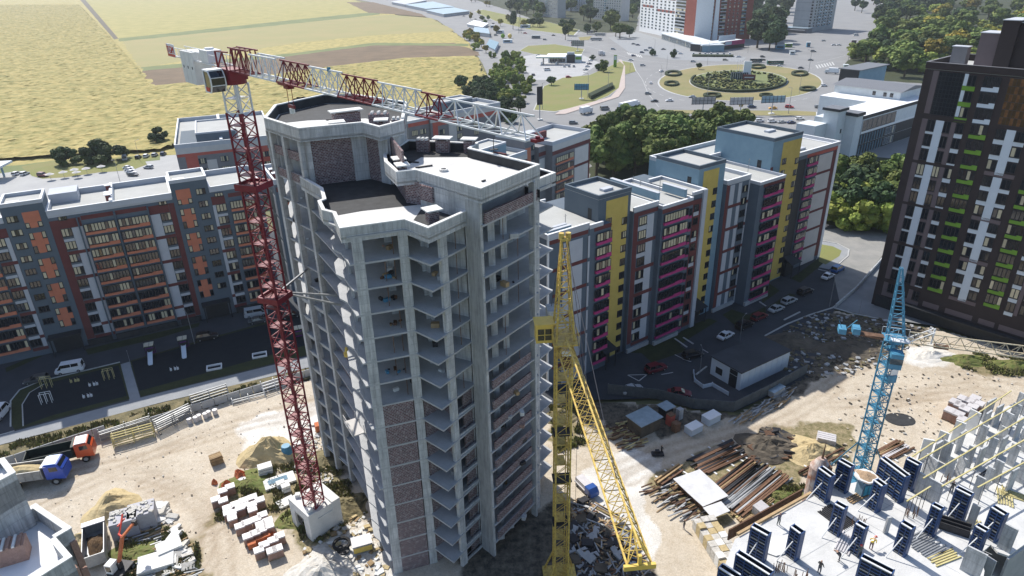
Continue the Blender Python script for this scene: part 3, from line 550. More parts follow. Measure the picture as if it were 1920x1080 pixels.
b = MB(); b.prism([T(p) for p in [(-33.3, 101.3), (-28.6, 109.0), (-23.7, 108.4), (-15.3, 101.4), (-14.4, 94.5), (-18.5, 95.5), (-20.0, 97.0), (-28.0, 96.5), (-31.2, 95.0), (-31.9, 92.9)]], 55.6, 55.62); tput(b, 'felt_and_shade', M['black'])  # felt inside the back parapets, darkening their shadow by colour
b = MB(); b.prism([T(p) for p in [(-15.1, 85.5), (-13.6, 92.4), (-4.6, 89.9), (-5.3, 87.6), (-11.5, 88.0), (-12.6, 85.0)]], 52.2, 52.22); tput(b, 'felt_and_shade', M['black'])
def vent(x, y, z, w_, d_, h, a, cap=True, label=None):
 b = MB(); X, Y = T((x, y)); b.box(-w_ / 2, w_ / 2, -d_ / 2, d_ / 2, z, z + h, R(a), (X, Y, 0)); me = b.mesh('vent_shaft', [M['brick']]); uv = me.uv_layers.new(name='UVMap')
 for poly in me.polygons:
  for li in poly.loop_indices:
   co = me.vertices[me.loops[li].vertex_index].co; uv.data[li].uv = (co.x + co.y, co.z)
 o = put('vent_shaft', me, tower)
 if cap:
  b = MB(); b.box(-w_ / 2 - .35, w_ / 2 + .35, -d_ / 2 - .35, d_ / 2 + .35, z + h + .28, z + h + .42, R(a), (X, Y, 0)); b.build('vent_cap', [M['concl']], o)
  b = MB()
  for sx in (-1, 1):
   for sy in (-1, 1): b.box(-.12, .12, -.12, .12, z + h, z + h + .28, R(a), (X + (w_ / 2 - .15) * sx * math.cos(R(a)) - (d_ / 2 - .15) * sy * math.sin(R(a)), Y + (w_ / 2 - .15) * sx * math.sin(R(a)) + (d_ / 2 - .15) * sy * math.cos(R(a)), 0))
  b.build('vent_leg', [M['brick']], o)
 else:
  for k in range(3):
   for s_ in (-1, 1):
    b = MB(); b.box(-.16, .16, -.16, .16, z + h, z + h + .3, R(a), (X + (k - 1) * w_ * .33 * math.cos(R(a)) - s_ * d_ * .3 * math.sin(R(a)), Y + (k - 1) * w_ * .33 * math.sin(R(a)) + s_ * d_ * .3 * math.cos(R(a)), 0)); b.build('brick', [M['concl']], o)
vent(-21.4, 91.4, 55.6, 3.6, 1.0, 1.9, 28); vent(-21.9, 88.2, 55.6, 1.2, 1.0, 1.1, 20); vent(-17.2, 92.0, 55.6, 2.6, 1.2, 1.6, 0, False)
vent(-16.3, 88.4, 55.6, 1.1, 1.0, 1.2, 5); vent(-14.3, 89.6, 55.6, 1.7, 1.0, 1.3, 5, False)
vent(-12.6, 78.7, 52.2, .9, 1.1, 1.3, 20); vent(-13.4, 81.6, 52.2, .9, 1.1, 1.3, 20)
vent(-11.5, 91.0, 52.2, 1.7, .8, 1.6, -12, False); vent(-8.8, 90.5, 52.2, 1.8, .9, 1.6, -12); vent(-5.2, 89.6, 52.2, 1.4, .8, 1.6, -12); vent(-8.6, 71.4, ZR, 1.2, 1.1, 1.2, 30)
for (x, y, z, r_) in ((-8.0, 81.3, 52.2, .55), (-24.0, 92.5, 55.6, .45)):
 b = MB(); X, Y = T((x, y)); b.cyl(X, Y, z, z + .28, r_, 16); b.m = 1; b.cyl(X, Y, z + .28, z + .3, r_ * .6, 12); tput(b, 'roof_outlet', [M['concl'], M['black']])
for (x, y, z, l_, a) in ((-10.6, 83.2, 52.25, 2.2, 25), (-12.2, 85.5, 52.25, 1.6, -25), (-24.6, 96.5, 55.65, 1.7, 25), (-3.0, 76.5, 52.25, .6, 50)):
 b = MB(); X, Y = T((x, y)); b.box(-l_ / 2, l_ / 2, -.12, .12, 0, .12, R(a), (X, Y, z)); tput(b, 'board', [M['dsteel']])
b = MB(); b.bar((*T((-4.2, 72.0)), 50.3), (*T((-4.2, 72.0)), 51.5), .1); b.box(-.2, .2, -.05, .05, 51.45, 51.6, 0, (*T((-4.2, 72.0)), 0)); tput(b, 'roof_pipe', [M['steel']])
b = MB(); b.bar((*T((-1.9, 84.4)), 52.2), (*T((-1.9, 84.4)), 55.4), .09); b.box(-.5, .5, -.3, .3, 53.9, 54.0, .4, (*T((-1.9, 84.4)), 0)); tput(b, 'roof_antenna', [M['dsteel']])
for k in range(8, 15):
 z = Z0 + ST * k; b = MB()
 b.bar((*T((-19.3, 72.0)), z - .1), (*T((-18.1, 68.6)), z - 3.0), .05); b.bar((*T((-18.6, 70.4)), z), (*T((-18.2, 69.5)), z - 3.0), .05); tput(b, 'steel_tube', [M['steel']])
b = MB(); o = (*T((-20.6, 71.6)), 21.3); b.box(-2.0, 1.6, -.8, .8, 0, .15, R(-60), o)
for s_ in (-2.0, -.2, 1.6):
 b.box(s_ - .04, s_ + .04, -.8, -.72, .1, 1.2, R(-60), o); b.box(s_ - .04, s_ + .04, .72, .8, .1, 1.2, R(-60), o)
for h in (.6, 1.15): b.box(-2.0, 1.6, -.8, -.74, h, h + .06, R(-60), o)
tput(b, 'loading_platform', [M['cream']])
b = MB(); b.cyl(*T((-22.2, 78.6)), 28.0, 28.5, .45, 10); b.cyl(*T((-22.2, 78.6)), 28.5, 29.3, .3, 10, .15)
tag(b.build('water_bag', [M['yellowp']]), 'orange yellow bag hanging in an opening of the unfinished tower', 'bag'); bpy.data.objects['water_bag'].location = TW
b = MB(); b.bar((*T((-3.9, 70.9)), 0), (*T((-3.9, 70.9)), 48), .05)
r = rnd(8)
for k in range(15):                                   # clutter on open floors
 z = Z0 + ST * k
 for _ in range(4):
  x, y, s_ = *r.choice([(r.uniform(-15.5, -12.5), r.uniform(69.8, 73)), (r.uniform(-9.5, -7.5), r.uniform(69.5, 71.5)), (r.uniform(-2, 1.5), r.uniform(73, 76)), (r.uniform(-30, -28), r.uniform(90, 94))]), r.uniform(.15, .5)
  b = MB(); b.box(-s_, s_, -s_ * .6, s_ * .6, 0, s_ * 1.2, r.uniform(0, 3), (*T((x, y)), z + .01)); tput(b, 'brick_stack', M[r.choice(['pallet', 'conc', 'wood', 'concl', 'dsteel'])])
 if k > 7:
  for x, y in ((-14.0, 69.5), (-13.0, 69.9), (-.9, 73.6), (.8, 75.8), (-6.2, 71.0)):
   if r.random() < .6: b = MB(); b.bar((*T((x, y)), z), (*T((x, y)), z + ST - .25), .07); tput(b, 'prop', M['rust'])
 if k in (11, 12, 9, 13):
  for _ in range(5):
   x, y = r.uniform(-15.3, -13), r.uniform(70, 71.6); b = MB(); s_ = r.uniform(.12, .4); b.box(-s_, s_, -s_ * .5, s_ * .5, 0, s_, r.uniform(0, 3), (*T((x, y)), z + .01)); tput(b, 'material_heap', [M[r.choice(['rust', 'dsteel', 'blue', 'wood'])]])
# ------------------------------------------------------------------ apartment blocks
class Bld:
 def __init__(s, name, label, P0, a, cat='building', z=0.0, group=None):
  s.r = thing(name, label, cat, (P0[0], P0[1], z), R(a), group); s.cache = {}
 def box(s, name, m, s0, s1, n0, n1, z0, z1, parent=None):
  b = MB(); b.box(min(s0, s1), max(s0, s1), n0, n1, z0, z1); return b.build(name, M[m], parent or s.r)
 def wall(s, s0, s1, n0, n1, z0, z1, m='navy', name='wall'): return s.box(name, m, s0, s1, n0, n1, z0, z1)
 def panel(s, s0, s1, z0, z1, m, n=0.0, t=.05, name='cladding_panel'): return s.box(name, m, s0, s1, n - t, n + .02, z0, z1)
 def roof(s, s0, s1, n0, n1, z, par=.9, t=.35, deck='felt', cap='white', skip=''):
  s.box('roof', deck, s0 + .02, s1 - .02, n0 + .02, n1 - .02, z - .06, z + .03)
  for k, (a, b_, c, d) in {'f': (s0, s1, n0, n0 + t), 'b': (s0, s1, n1 - t, n1), 'l': (s0, s0 + t, n0 + t, n1 - t), 'r': (s1 - t, s1, n0 + t, n1 - t)}.items():
   if k in skip: continue
   s.box('parapet', cap if cap != 'white' else 'lgrey', a + .01, b_ - .01, c + .01, d - .01, z, z + par)
   s.box('coping', 'white' if cap == 'white' else cap, a - .04, b_ + .04, c - .04, d + .04, z + par, z + par + .07)
   if k in 'br': pass
 def sidewin(s, s_face, n0, n1, z0, z1, side=-1, k=2, fr='frame'):
  """window in an end wall (plane s = const)"""
  b = MB(); x0, x1 = (s_face - .05, s_face + .01) if side < 0 else (s_face - .01, s_face + .05); b.m = 0; b.box(x0, x1, n0, n1, z0, z1); b.m = 1
  xx = x0 - .006 if side < 0 else x1 + .006; w_ = (n1 - n0) / k
  for i in range(k):
   a, c = n0 + i * w_ + .07, n0 + (i + 1) * w_ - .07
   P = [(xx, a, z0 + .08), (xx, c, z0 + .08), (xx, c, z1 - .08), (xx, a, z1 - .08)]
   b.quad(*(P[::-1] if side < 0 else P))
  return b.build('window', [M[fr], M['glass']], s.r)
 def win(s, s0, s1, z0, z1, n=0.0, k=3, curt=0.3, seed=0, fr='frame', name='window', glass='glass', gap=.09, cm='curt', sill=True, parent=None):
  w_, h = s1 - s0, z1 - z0; var = seed % 6; key = (round(w_, 2), round(h, 2), k, round(curt, 1), var, fr, glass, cm, sill)
  if key not in s.cache:
   r = rnd(hash(key[:5]) % 9999 + var); b = MB(); b.m = 0
   b.box(0, w_, -.02, .01, 0, h)                      # frame backing
   pw = w_ / k
   for i in range(k):                               # panes set between the mullions
    a, c = i * pw + gap, (i + 1) * pw - gap
    b.m = 2 if r.random() < curt else 1
    y = -.025
    b.quad((a, y, .1), (c, y, .1), (c, y, h - .1), (a, y, h - .1))
    b.m = 0; b.box(i * pw - .03, i * pw + .03, -.07, -.02, 0, h)
   b.m = 0; b.box(w_ - .03, w_ + .03, -.07, -.02, 0, h); b.box(0, w_, -.07, -.02, h - .06, h); b.box(0, w_, -.07, -.02, 0, .06)
   if sill: b.m = 3; b.box(-.08, w_ + .08, -.2, -.02, -.07, 0)
   s.cache[key] = b.mesh(name, [M[fr], M[glass], M[cm], M['frame']])
  return put(name, s.cache[key], parent or s.r, (s0, n, z0))
 def balcony(s, s0, s1, z, n=0.0, m='orange', k=9, h=.75, gh=1.75, curt=.3, seed=0, step=True, depth=.45, fr='frame'):
  w_ = s1 - s0; key = ('b', round(w_, 2), m, h, depth, step)
  if key not in s.cache:
   b = MB(); b.box(0, w_, -depth, 0, 0, h * .72); x = w_ * .66
   if step: b.box(x, w_, -depth, 0, h * .72, h)
   b.m = 1; b.box(-.02, w_ + .02, -depth - .03, 0, -.12, 0)
   s.cache[key] = b.mesh('balcony', [M[m], M['navy2'] if m != 'green' else M['brown']])
  o = put('balcony', s.cache[key], s.r, (s0, n, z))
  g_ = s.win(0, w_, 0, gh, 0, k, curt, seed, fr, 'glazing', sill=False, parent=o); g_.location = (0, -depth + .12, h * (.78 if not step else .9))
  return o
 def stuff(s, *a): pass

rr = rnd(11)
# --- orange and slate block on the left -----------------------------------------
OB = Bld('orange_block', 'long slate grey apartment block with orange crosses and balconies, left of the red mast', (-90, 135), 27.5)
S_ = 2.87
for (a, c) in ((-40, -12.25), (-5.0, 18.55), (26.0, 37.0)):
 OB.wall(a, c, 0.0, 15.0, 0, 30.0, 'navy')
for (a, c) in ((-12.3, -4.95), (18.5, 26.05)):
 OB.wall(a + .01, c - .01, -.12, 8.0, 0, 33.2, 'navy2'); OB.roof(a, c, -.14, 8.0, 33.2, .7)
 OB.wall(a, c, 8.0, 15, 0, 29.9, 'navy')
 OB.box('roof_hatch', 'white', a + .9, a + 3.2, 1.6, 3.2, 33.2, 33.5)
OB.roof(-40, -12.3, -.1, 15, 30.1, 1.15); OB.roof(-4.95, 6.8, -.1, 15, 30.1, 1.15, skip='r'); OB.roof(6.8, 18.5, -.25, 15.2, 30.1, 1.15, skip='l'); OB.roof(26.05, 37, -.1, 15, 30.1, 1.15)
OB.box('roof_divider', 'white', 6.55, 7.15, 0, 15, 30.1, 31.6)
for n_ in (2.5, 4.3, 10.5): OB.box('vent_shaft', 'burg', 5.9, 6.9, n_, n_ + .9, 30.1, 32.0); OB.box('vent_cap', 'white', 5.7, 7.1, n_ - .2, n_ + 1.1, 32.05, 32.2)
OB.box('lift_house', 'lgrey', -4.9, 0.5, 9, 14.5, 30.1, 32.2)
def ob_bay(sb, sw0, sw1, ww0, ww1, s_b0, s_b1):          # burgundy strip, white field, window column
 OB.panel(s_b0, s_b1, 1.4, 29.0, 'burg', name='burgundy_strip')
 for k in range(5):
  z1_ = 27.0 - k * 2 * S_; z0_ = max(2.0, z1_ - 2 * S_ + .75)
  OB.panel(sw0, sw1, z0_, z1_, 'lgrey', n=-.02, name='white_panel')
  OB.panel(min(sw0, ww0), max(sw1, ww1), z0_ - .75, z0_ - .02, 'burg', n=0.01, name='burgundy_band')
  OB.panel(ww0, ww1, z0_ + 1.95, z0_ + 2.75, 'lgrey', n=-.01, name='white_spandrel')
 OB.panel(min(sw0, ww0, s_b0), max(sw1, ww1), 27.1, 29.0, 'burg', n=.012, name='burgundy_band')
 for k in range(9):
  OB.win(ww0, ww1, 25.35 - k * S_, 27.05 - k * S_, -.06, 3, .75 if k < 2 else .25, rr.randrange(6))
 OB.win(ww0 + .2, ww1 - .2, 28.9, 29.7, -.06, 3, .5, 2)
ob_bay(0, -1.45, .55, -3.4, -1.5, -5.0, -3.45)
ob_bay(0, 13.4, 15.3, 15.4, 17.35, 17.4, 18.5)
ob_bay(0, 26.1, 26.75, 26.8, 28.9, 26.1, 26.2)
ob_bay(0, -13.1, -12.35, -15.2, -13.2, -12.34, -12.3)
OB.panel(-4.9, 18.4, 29.72, 30.05, 'lgrey', n=.0, name='white_cornice')
for a, c in ((.8, 6.55), (7.2, 13.0), (29.8, 35.7), (-21.3, -15.5), (-27.3, -21.6)):
 OB.panel(a - .1, c + .1, 28.3, 29.2, 'burg', n=-.02, name='burgundy_band')
 for k in range(9):
  OB.balcony(a, c, 25.0 - k * S_, -.05, 'orange', 9, .75, 1.7, .85 if k < 2 else (.5 if k == 2 else (.4 if k > 6 else .12)), rr.randrange(6))
for a in (-12.3, 18.5):                               # stair towers: crosses and window columns
 left = a < 0; cx0 = a + 3.35 if left else a + .85; wx = a + .6 if left else a + 4.9
 OB.panel(cx0, cx0 + 2.9, 29.5, 31.7, 'orange', n=-.16, name='orange_cross'); OB.panel(cx0 + .7, cx0 + 2.1, 28.3, 29.48, 'orange', n=-.16, name='orange_cross')
 for k in range(4):
  zc = 25.1 - k * 2 * S_
  OB.panel(cx0 + .75, cx0 + 2.15, zc - 2.3, zc + 2.1, 'orange', n=-.16, name='orange_cross')
  OB.panel(cx0, cx0 + .73, zc - .65, zc + .75, 'orange', n=-.16, name='orange_cross'); OB.panel(cx0 + 2.17, cx0 + 2.9, zc - .65, zc + .75, 'orange', n=-.16, name='orange_cross')
  for x in (cx0, cx0 + 2.2):
   OB.win(x, x + .7, zc + .8, zc + 2.2, -.14, 1, .5 if k < 2 else .1, rr.randrange(6)); OB.win(x, x + .7, zc - 2.2, zc - .8, -.14, 1, .5 if k < 2 else .1, rr.randrange(6))
 for x in (cx0, cx0 + 2.2): OB.win(x, x + .7, 28.4, 29.4, -.14, 1, .5, 3)
 for k in range(9): OB.win(wx, wx + 1.9, 30.0 - k * S_ - (0 if k < 1 else .0), 31.3 - k * S_, -.14, 3, .6 if k < 4 else .1, rr.randrange(6))
 OB.box('entrance_canopy', 'cblack', a + .6, a + 6.8, -2.6, -.2, 4.0, 4.35); OB.box('porch', 'cblack', a + 1.2, a + 6.2, -.6, -.15, .1, 4.0)
 for x in (a + .8, a + 6.4): OB.box('porch_post', 'cblack', x, x + .25, -2.4, -2.15, 0, 4.0)
for (a, c) in ((-5, -.2), (.6, 13.3), (14, 18.4), (26.3, 36)): OB.box('basement_plinth', 'black', a, c, -.7, -.12, 0, 1.3)
for a in (6.85, -.0, 13.2): OB.box('pilaster', 'navy2', a - .12, a + .12, -.62, 0, 1.4, 29.0)
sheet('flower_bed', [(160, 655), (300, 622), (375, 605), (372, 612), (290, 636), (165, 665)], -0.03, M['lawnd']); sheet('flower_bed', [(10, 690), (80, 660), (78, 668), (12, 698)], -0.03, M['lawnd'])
O2 = Bld('orange_block_wing', 'slate apartment wing with orange balconies between the red mast and the concrete tower', g(512, 337, 31.3), 27.5)
O2.wall(0, 22, 0, 15, 0, 30.0, 'navy'); O2.roof(0, 22, -.1, 15, 30.1, 1.15)
for k in range(3): O2.panel(0, 0.01, 0, 0.01, 'navy')if False else None
for k in range(9):
 O2.balcony(2.2, 7.8, 25.0 - k * S_, -.05, 'orange', 9, .75, 1.7, .3, rr.randrange(6)); O2.balcony(8.2, 13.8, 25.0 - k * S_, -.05, 'orange', 9, .75, 1.7, .3, rr.randrange(6))
O2.panel(.3, 1.8, 28.3, 29.4, 'burg', name='burgundy_band')
for n0, m_ in ((1.2, 'lgrey'), (5.0, 'navy2'), (9.0, 'lgrey')):
 for k in range(5): O2.box('side_panel', m_, -.05, .01, n0, n0 + 2.6, 27.0 - k * 5.74 - 4.9, 27.0 - k * 5.74)
for n_ in (3.0, 7.0): O2.box('vent_shaft', 'burg', .6, 1.5, n_, n_ + 1.0, 30.1, 31.8); O2.box('vent_cap', 'white', .4, 1.7, n_ - .2, n_ + 1.2, 31.85, 32.0)
# --- yellow, magenta and slate block on the right ---------------------------------
PB = Bld('magenta_block', 'long apartment block with yellow stair towers and magenta balconies behind the yellow crane', (18.6, 119.5), 36)
PB.wall(-15.2, -5.4, 0.0, 17, 0, 31.2, 'navy'); PB.roof(-15.25, -5.35, -.1, 17, 31.3, .9, skip='r')
PB.wall(-5.4, -2.0, -.1, 17, 0, 30.9, 'navy'); PB.roof(-5.4, -2.0, -.2, 17, 31.0, .7, skip='lr')
PB.wall(-2.0, .1, -.1, 1.5, 0, 31, 'navy2')
PB.wall(-1.9, 6.6, 1.5, 11, 0, 35.4, 'navy2', 'stair_tower'); PB.roof(-1.95, 6.65, 1.45, 11, 35.4, .7, cap='navy2'); PB.wall(-1.9, 6.6, 11, 17, 0, 31, 'navy')
PB.wall(6.62, 13.5, .6, 17, 0, 31.4, 'navy'); PB.roof(6.6, 13.5, .5, 17.2, 31.4, .8, skip='lr')
PB.wall(13.5, 22.6, -.5, 17, 0, 30.6, 'navy'); PB.roof(13.5, 22.6, -.6, 17, 30.7, .6, skip='')
PB.wall(22.6, 26.7, -.3, 17, 0, 31.5, 'navy2'); PB.roof(22.6, 26.7, -.4, 12, 31.6, .6, skip='l')
PB.box('white_corner', 'lgrey', 25.6, 26.8, -.7, .4, 0.2, 32.2)
PB.wall(27.0, 35.6, 2.2, 14, 0, 35.6, 'teal', 'stair_tower'); PB.roof(26.95, 35.65, 2.15, 14, 35.6, .7, cap='navy2')
PB.wall(35.7, 44.0, 1.3, 18, 0, 30.8, 'navy'); PB.roof(35.6, 44.0, 1.2, 18, 30.9, .8)
PB.wall(44.0, 53.6, -1.2, 18, 0, 29.6, 'navy'); PB.roof(44.0, 53.6, -1.3, 18, 29.7, .6)
PB.wall(53.6, 64.9, 3.0, 19, 0, 37.0, 'teal', 'stair_tower'); PB.roof(53.6, 64.95, 2.95, 19, 37.0, .7, cap='navy2')
PB.wall(64.95, 84.5, 4.0, 19, 0, 31.2, 'navy'); PB.roof(64.95, 84.55, 3.9, 19, 31.2, .9)
PB.wall(38, 66, 19, 26, 0, 31, 'teal'); PB.roof(38, 66, 17, 26, 31, .9)
PB.box('white_corner', 'white', -15.3, -14.95, -.25, .0, .2, 32.2); PB.panel(-14.9, -5.6, 31.0, 31.25, 'lgrey', name='white_cornice'); PB.panel(-14.9, -5.6, 30.2, 30.95, 'burg', name='burgundy_band')
for k in range(6):
 z1_ = 29.7 - k * 5.08
 for a, c in ((-11.6, -6.9), (-5.65, -5.2)): PB.panel(a, c, z1_ - 4.3, z1_, 'lgrey', n=-.1 if a > -6 else 0, name='white_panel')
 PB.panel(-14.0, -5.7, z1_ - 5.0, z1_ - 4.35, 'burg', n=-.01, name='burgundy_band')
for k in range(5): PB.box('side_panel', 'coral', -15.26, -15.19, 2 + .1, 8, 26.5 - k * 5.74, 30.5 - k * 5.74)
for k in range(10):
 for n0 in (2.6, 5.6): PB.sidewin(-15.25, n0, n0 + 1.5, 26.4 - k * S_, 28.0 - k * S_, -1, 2)
for k in range(10): PB.balcony(-3.75, 0.0, 27.45 - k * S_ - .02, -.15, 'pink', 5, .75, 1.6, .6 if k in (0, 1, 4) else .2, rr.randrange(6))
PB.panel(-4.2, .1, 30.2, 31.0, 'burg', n=-.12, name='burgundy_band')
def yellow(P, s0, s1, n, ztop, wl, wr, k0, label=None, zt=None):
 P.panel(s0, s1, .3, ztop, 'yel', n=n, name='yellow_cladding')
 for k in range(k0):
  P.win(wl[0], wl[1], zt - k * S_, zt + 1.35 - k * S_, n - .06, 2, .15, rr.randrange(6)); P.win(wr[0], wr[1], zt - .75 - k * S_, zt + .6 - k * S_, n - .06, 3 if wr[1] - wr[0] > 1.3 else 2, .3 if k < 3 else .1, rr.randrange(6))
yellow(PB, .15, 5.8, 1.5, 34.7, (0.35, 1.6), (4.4, 5.75), 11, zt=29.9)
yellow(PB, 28.6, 33.6, 2.2, 34.9, (28.7, 29.9), (32.2, 33.5), 11, zt=30.0)
yellow(PB, 57.4, 65.0 - .2, 3.0, 36.2, (57.9, 59.4), (63.2, 64.7), 11, zt=31.0)
PB.panel(6.8, 8.0, 2, 31.0, 'burg', n=.6, name='burgundy_strip'); PB.panel(6.75, 13.4, 31.2, 31.4, 'lgrey', n=.6, name='white_cornice'); PB.panel(8.02, 13.4, 30.2, 31.0, 'burg', n=.6, name='burgundy_band')
for k in range(5):
 z1_ = 29.9 - k * 2 * S_
 PB.panel(10.5, 12.4, z1_ - 4.9, z1_, 'lgrey', n=.6, name='white_panel'); PB.panel(8.02, 10.45, z1_ - 2.8, z1_ - 1.9, 'lgrey', n=.6, name='white_spandrel'); PB.panel(8.02, 13.3, z1_ - 5.7, z1_ - 4.95, 'burg', n=.6, name='burgundy_band')
for k in range(10): PB.win(8.3, 10.3, 28.2 - k * S_, 29.9 - k * S_, .54, 3, .8 if k < 2 else .15, rr.randrange(6))
for k in range(10): PB.balcony(14.0, 21.0, 27.25 - k * S_, -.55, 'pink', 9, .75, 1.6, .75 if k < 3 else .08, rr.randrange(6))
PB.panel(13.6, 25.3, 29.7, 30.55, 'burg', n=-.52, name='burgundy_band')
PB.panel(23.0, 25.5, 1, 29.6, 'burg', n=-.32, name='burgundy_strip')
for k in range(10):
 PB.win(23.3, 24.7, 28.0 - k * S_, 29.4 - k * S_, -.38, 2, .3, rr.randrange(6)); PB.win(21.75, 22.45, 27.6 - k * S_, 29.0 - k * S_, -.56, 1, .3, rr.randrange(6))
 PB.panel(21.7, 22.5, 26.9 - k * S_, 27.5 - k * S_, 'pink', n=-.55, name='magenta_panel')
 if k % 2 == 0: PB.panel(23.2, 24.8, 27.0 - k * S_, 27.85 - k * S_, 'lgrey', n=-.38, name='white_spandrel')
PB.panel(35.75, 36.8, 1, 31, 'burg', n=1.3, name='burgundy_strip')
for k in range(6):
 z1_ = 30.4 - k * 5.3
 for a, c in ((37.0, 38.5), (39.9, 41.0), (42.6 + .9, 43.9)):
  PB.panel(a, c, z1_ - 4.5, z1_, 'lgrey', n=1.3 - (.02), name='white_panel')
 PB.panel(36.9, 43.95, z1_ - 5.2, z1_ - 4.55, 'burg', n=1.3, name='burgundy_band')
for k in range(10): PB.win(41.4, 43.2, 28.0 - k * S_, 29.5 - k * S_, 1.24, 3, .2, rr.randrange(6))
PB.panel(36, 44, 30.6, 30.85, 'lgrey', n=1.3, name='white_cornice')
for k in range(10): PB.balcony(45.8, 52.8, 26.55 - k * S_, -1.25, 'pink', 7, .75, 1.6, .3, rr.randrange(6))
PB.panel(45.5, 53.5, 28.8, 29.5, 'burg', n=-1.2, name='burgundy_band')
PB.panel(53.62, 54.6, 0, 31, 'burg', n=3.0, name='burgundy_strip')
PB.panel(65.3, 69.9, .2, 30.2, 'cblack', n=4.0, name='dark_recess')
for k in range(10): PB.balcony(70.4, 74.7, 28.0 - k * S_ + .05, 3.9, 'pink', 7, .75, 1.6, .45, rr.randrange(6))
PB.panel(70.2, 83.8, 30.2, 31.0, 'coral', n=4.0, name='coral_band')
for k in range(6):
 z1_ = 29.9 - k * 5.1
 PB.panel(75.3, 81.8, z1_ - 4.4, z1_, 'cream', n=4.0, name='white_panel'); PB.panel(75.2, 81.8, z1_ - 5.05, z1_ - 4.45, 'burg', n=4.0, name='burgundy_band')
PB.panel(81.9, 83.4, 1.0, 30.15, 'burg', n=4.0, name='burgundy_strip'); PB.box('white_corner', 'white', 83.6, 84.7, 3.9, 19.05, .2, 31.4)
for (a, c, n_) in ((-1.2, 1.6, -.2), (26.9, 30.6, .6), (66.0, 69.6, 2.0)):
 b = MB(); b.quad((a - .4, n_ - 1.6, 3.9), (c + .4, n_ - 1.6, 3.9), (c, n_ + 1.5, 5.1), (a, n_ + 1.5, 5.1)); b.box(a, a + .15, n_ - 1.4, n_ - 1.25, 0, 3.9); b.box(c - .15, c, n_ - 1.4, n_ - 1.25, 0, 3.9); b.box(a, c, n_ + .4, n_ + 1.2, 0, 4.0); b.build('entrance_porch', [M['cblack']], PB.r)
for (a, c, n0, n1, h) in ((-14.5, -8.8, 1.0, 1.5, 1.0), (-14.9, -8.9, 2.2, 2.7, .9), (15.2, 15.9, 2.5, 16, 1.6), (21.0, 21.7, 0.5, 6.5, 1.6)): PB.box('roof_wall', 'teal', a, c, n0, n1, 31.3, 31.3 + h); PB.box('coping', 'lgrey', a - .1, c + .1, n0 - .1, n1 + .1, 31.3 + h, 31.37 + h)
for (s_, n_) in ((-8.5, 3), (17, 9), (18, 12), (40, 6), (48, 5), (21.4, 7.5)): 
 b = MB(); b.bar((s_, n_, 30.5), (s_, n_, 33.8), .08); b.bar((s_ - .4, n_, 33.4), (s_ + .4, n_, 33.4), .05); b.build('aerial', [M['steel']], PB.r)
for (s_, n_, z_, l_) in ((2.0, 4.2, 35.4, 2.5), (60, 9, 37, 3.0), (47, 8, 29.7, 2.0), (71, 7, 31.2, 3)): PB.box('roof_hatch', 'lgrey', s_, s_ + l_, n_, n_ + 1.2, z_, z_ + .5)
PB.box('door', 'cblack', -1.95, -1.89, 3.2, 4.2, 31.0, 33.2); PB.box('door', 'cblack', 26.94, 27.0, 4.0, 5.0, 31.6, 33.6); PB.box('door', 'cblack', 53.54, 53.6, 5.5, 6.6, 29.8, 32.2)
for (a, c, n_) in ((13.6, 21.2, -1.0), (44.0, 53.0, -1.7), (35.5, 43, .9), (6.8, 13.2, .2)): PB.box('basement_plinth', 'concd', a, c, n_, n_ + .5, 0, .9)
# --- brown tower on the right -------------------------------------------------------
BT = Bld('brown_tower', 'tall dark brown apartment tower with white crosses and lime green balconies at the right edge', (93.23, 134.71), -50)
SB = 3.07
BT.wall(-12.3, 34, 0, 18, 0, 53.6, 'brown'); BT.box('roof', 'felt', -12.0, 33.9, .3, 17.7, 53.3, 53.75)
for (a, c, n0, n1) in ((-12.35, 34, -.05, .3), (-12.35, 34, 17.7, 18.05), (-12.35, -12.0, .3, 17.7)):
 BT.box('parapet', 'brown', a, c, n0, n1, 53.75, 55.0); BT.box('coping', 'mgrey', a - .05, c, n0 - .05, n1 + .05, 55.0, 55.1)
for (a, c, n0, n1, z1_, m_) in ((-10.2, -7.4, 6, 8.0, 57.6, 'mgrey'), (-5.6, -2.2, 5.5, 10.5, 60.5, 'mauve'), (-2.2, .6, 5.0, 12, 63.0, 'brown'), (.6, 4.2, 6, 12, 62.6, 'brown'), (4.2, 6.2, 5, 12, 63.0, 'brown'), (6.2, 16.4, 6, 12, 60.2, 'mgrey'), (6.2, 16.8, 5.7, 12.3, 62.6, 'brown'), (9, 13, 12.3, 17, 66.5, 'brown')):
 if (a, z1_) == (6.2, 62.6): BT.box('penthouse', m_, a, c, n0, n1, 60.2, z1_)
 else: BT.box('penthouse', m_, a + .01, c - .01, n0, n1, 53.75, z1_)
 if z1_ > 60.3 or z1_ < 58: BT.box('coping', 'lgrey', a - .15, c + .15, n0 - .15, n1 + .15, z1_, z1_ + .15)
for a in (-4.9, -1.2, 3.3, 7.5, 12): BT.box('insulation_stack', 'wblue', a, a + 1.3, 1.0, 1.8, 53.75, 54.7)
BT.box('red_crate', 'redb', -7.6, -5.9, .9, 1.5, 53.75, 54.4)
BT.box('satellite_frame', 'white', 14.0, 14.3, 8, 8.3, 62.7, 67); 
BT.panel(-10.65, -9.6, 45.0, 53.5, 'mauve', name='mauve_strip')
b = MB(); b.box(-9.5, -4.95, -.04, .02, 44.9, 53.4); b.m = 1
for i in range(7):
 for j in range(10): b.quad((-9.45 + i * .64, -.05, 45.0 + j * .84), (-8.87 + i * .64, -.05, 45.0 + j * .84), (-8.87 + i * .64, -.05, 45.78 + j * .84), (-9.45 + i * .64, -.05, 45.78 + j * .84))
b.build('glass_screen', [M['frame'], M['glass']], BT.r)
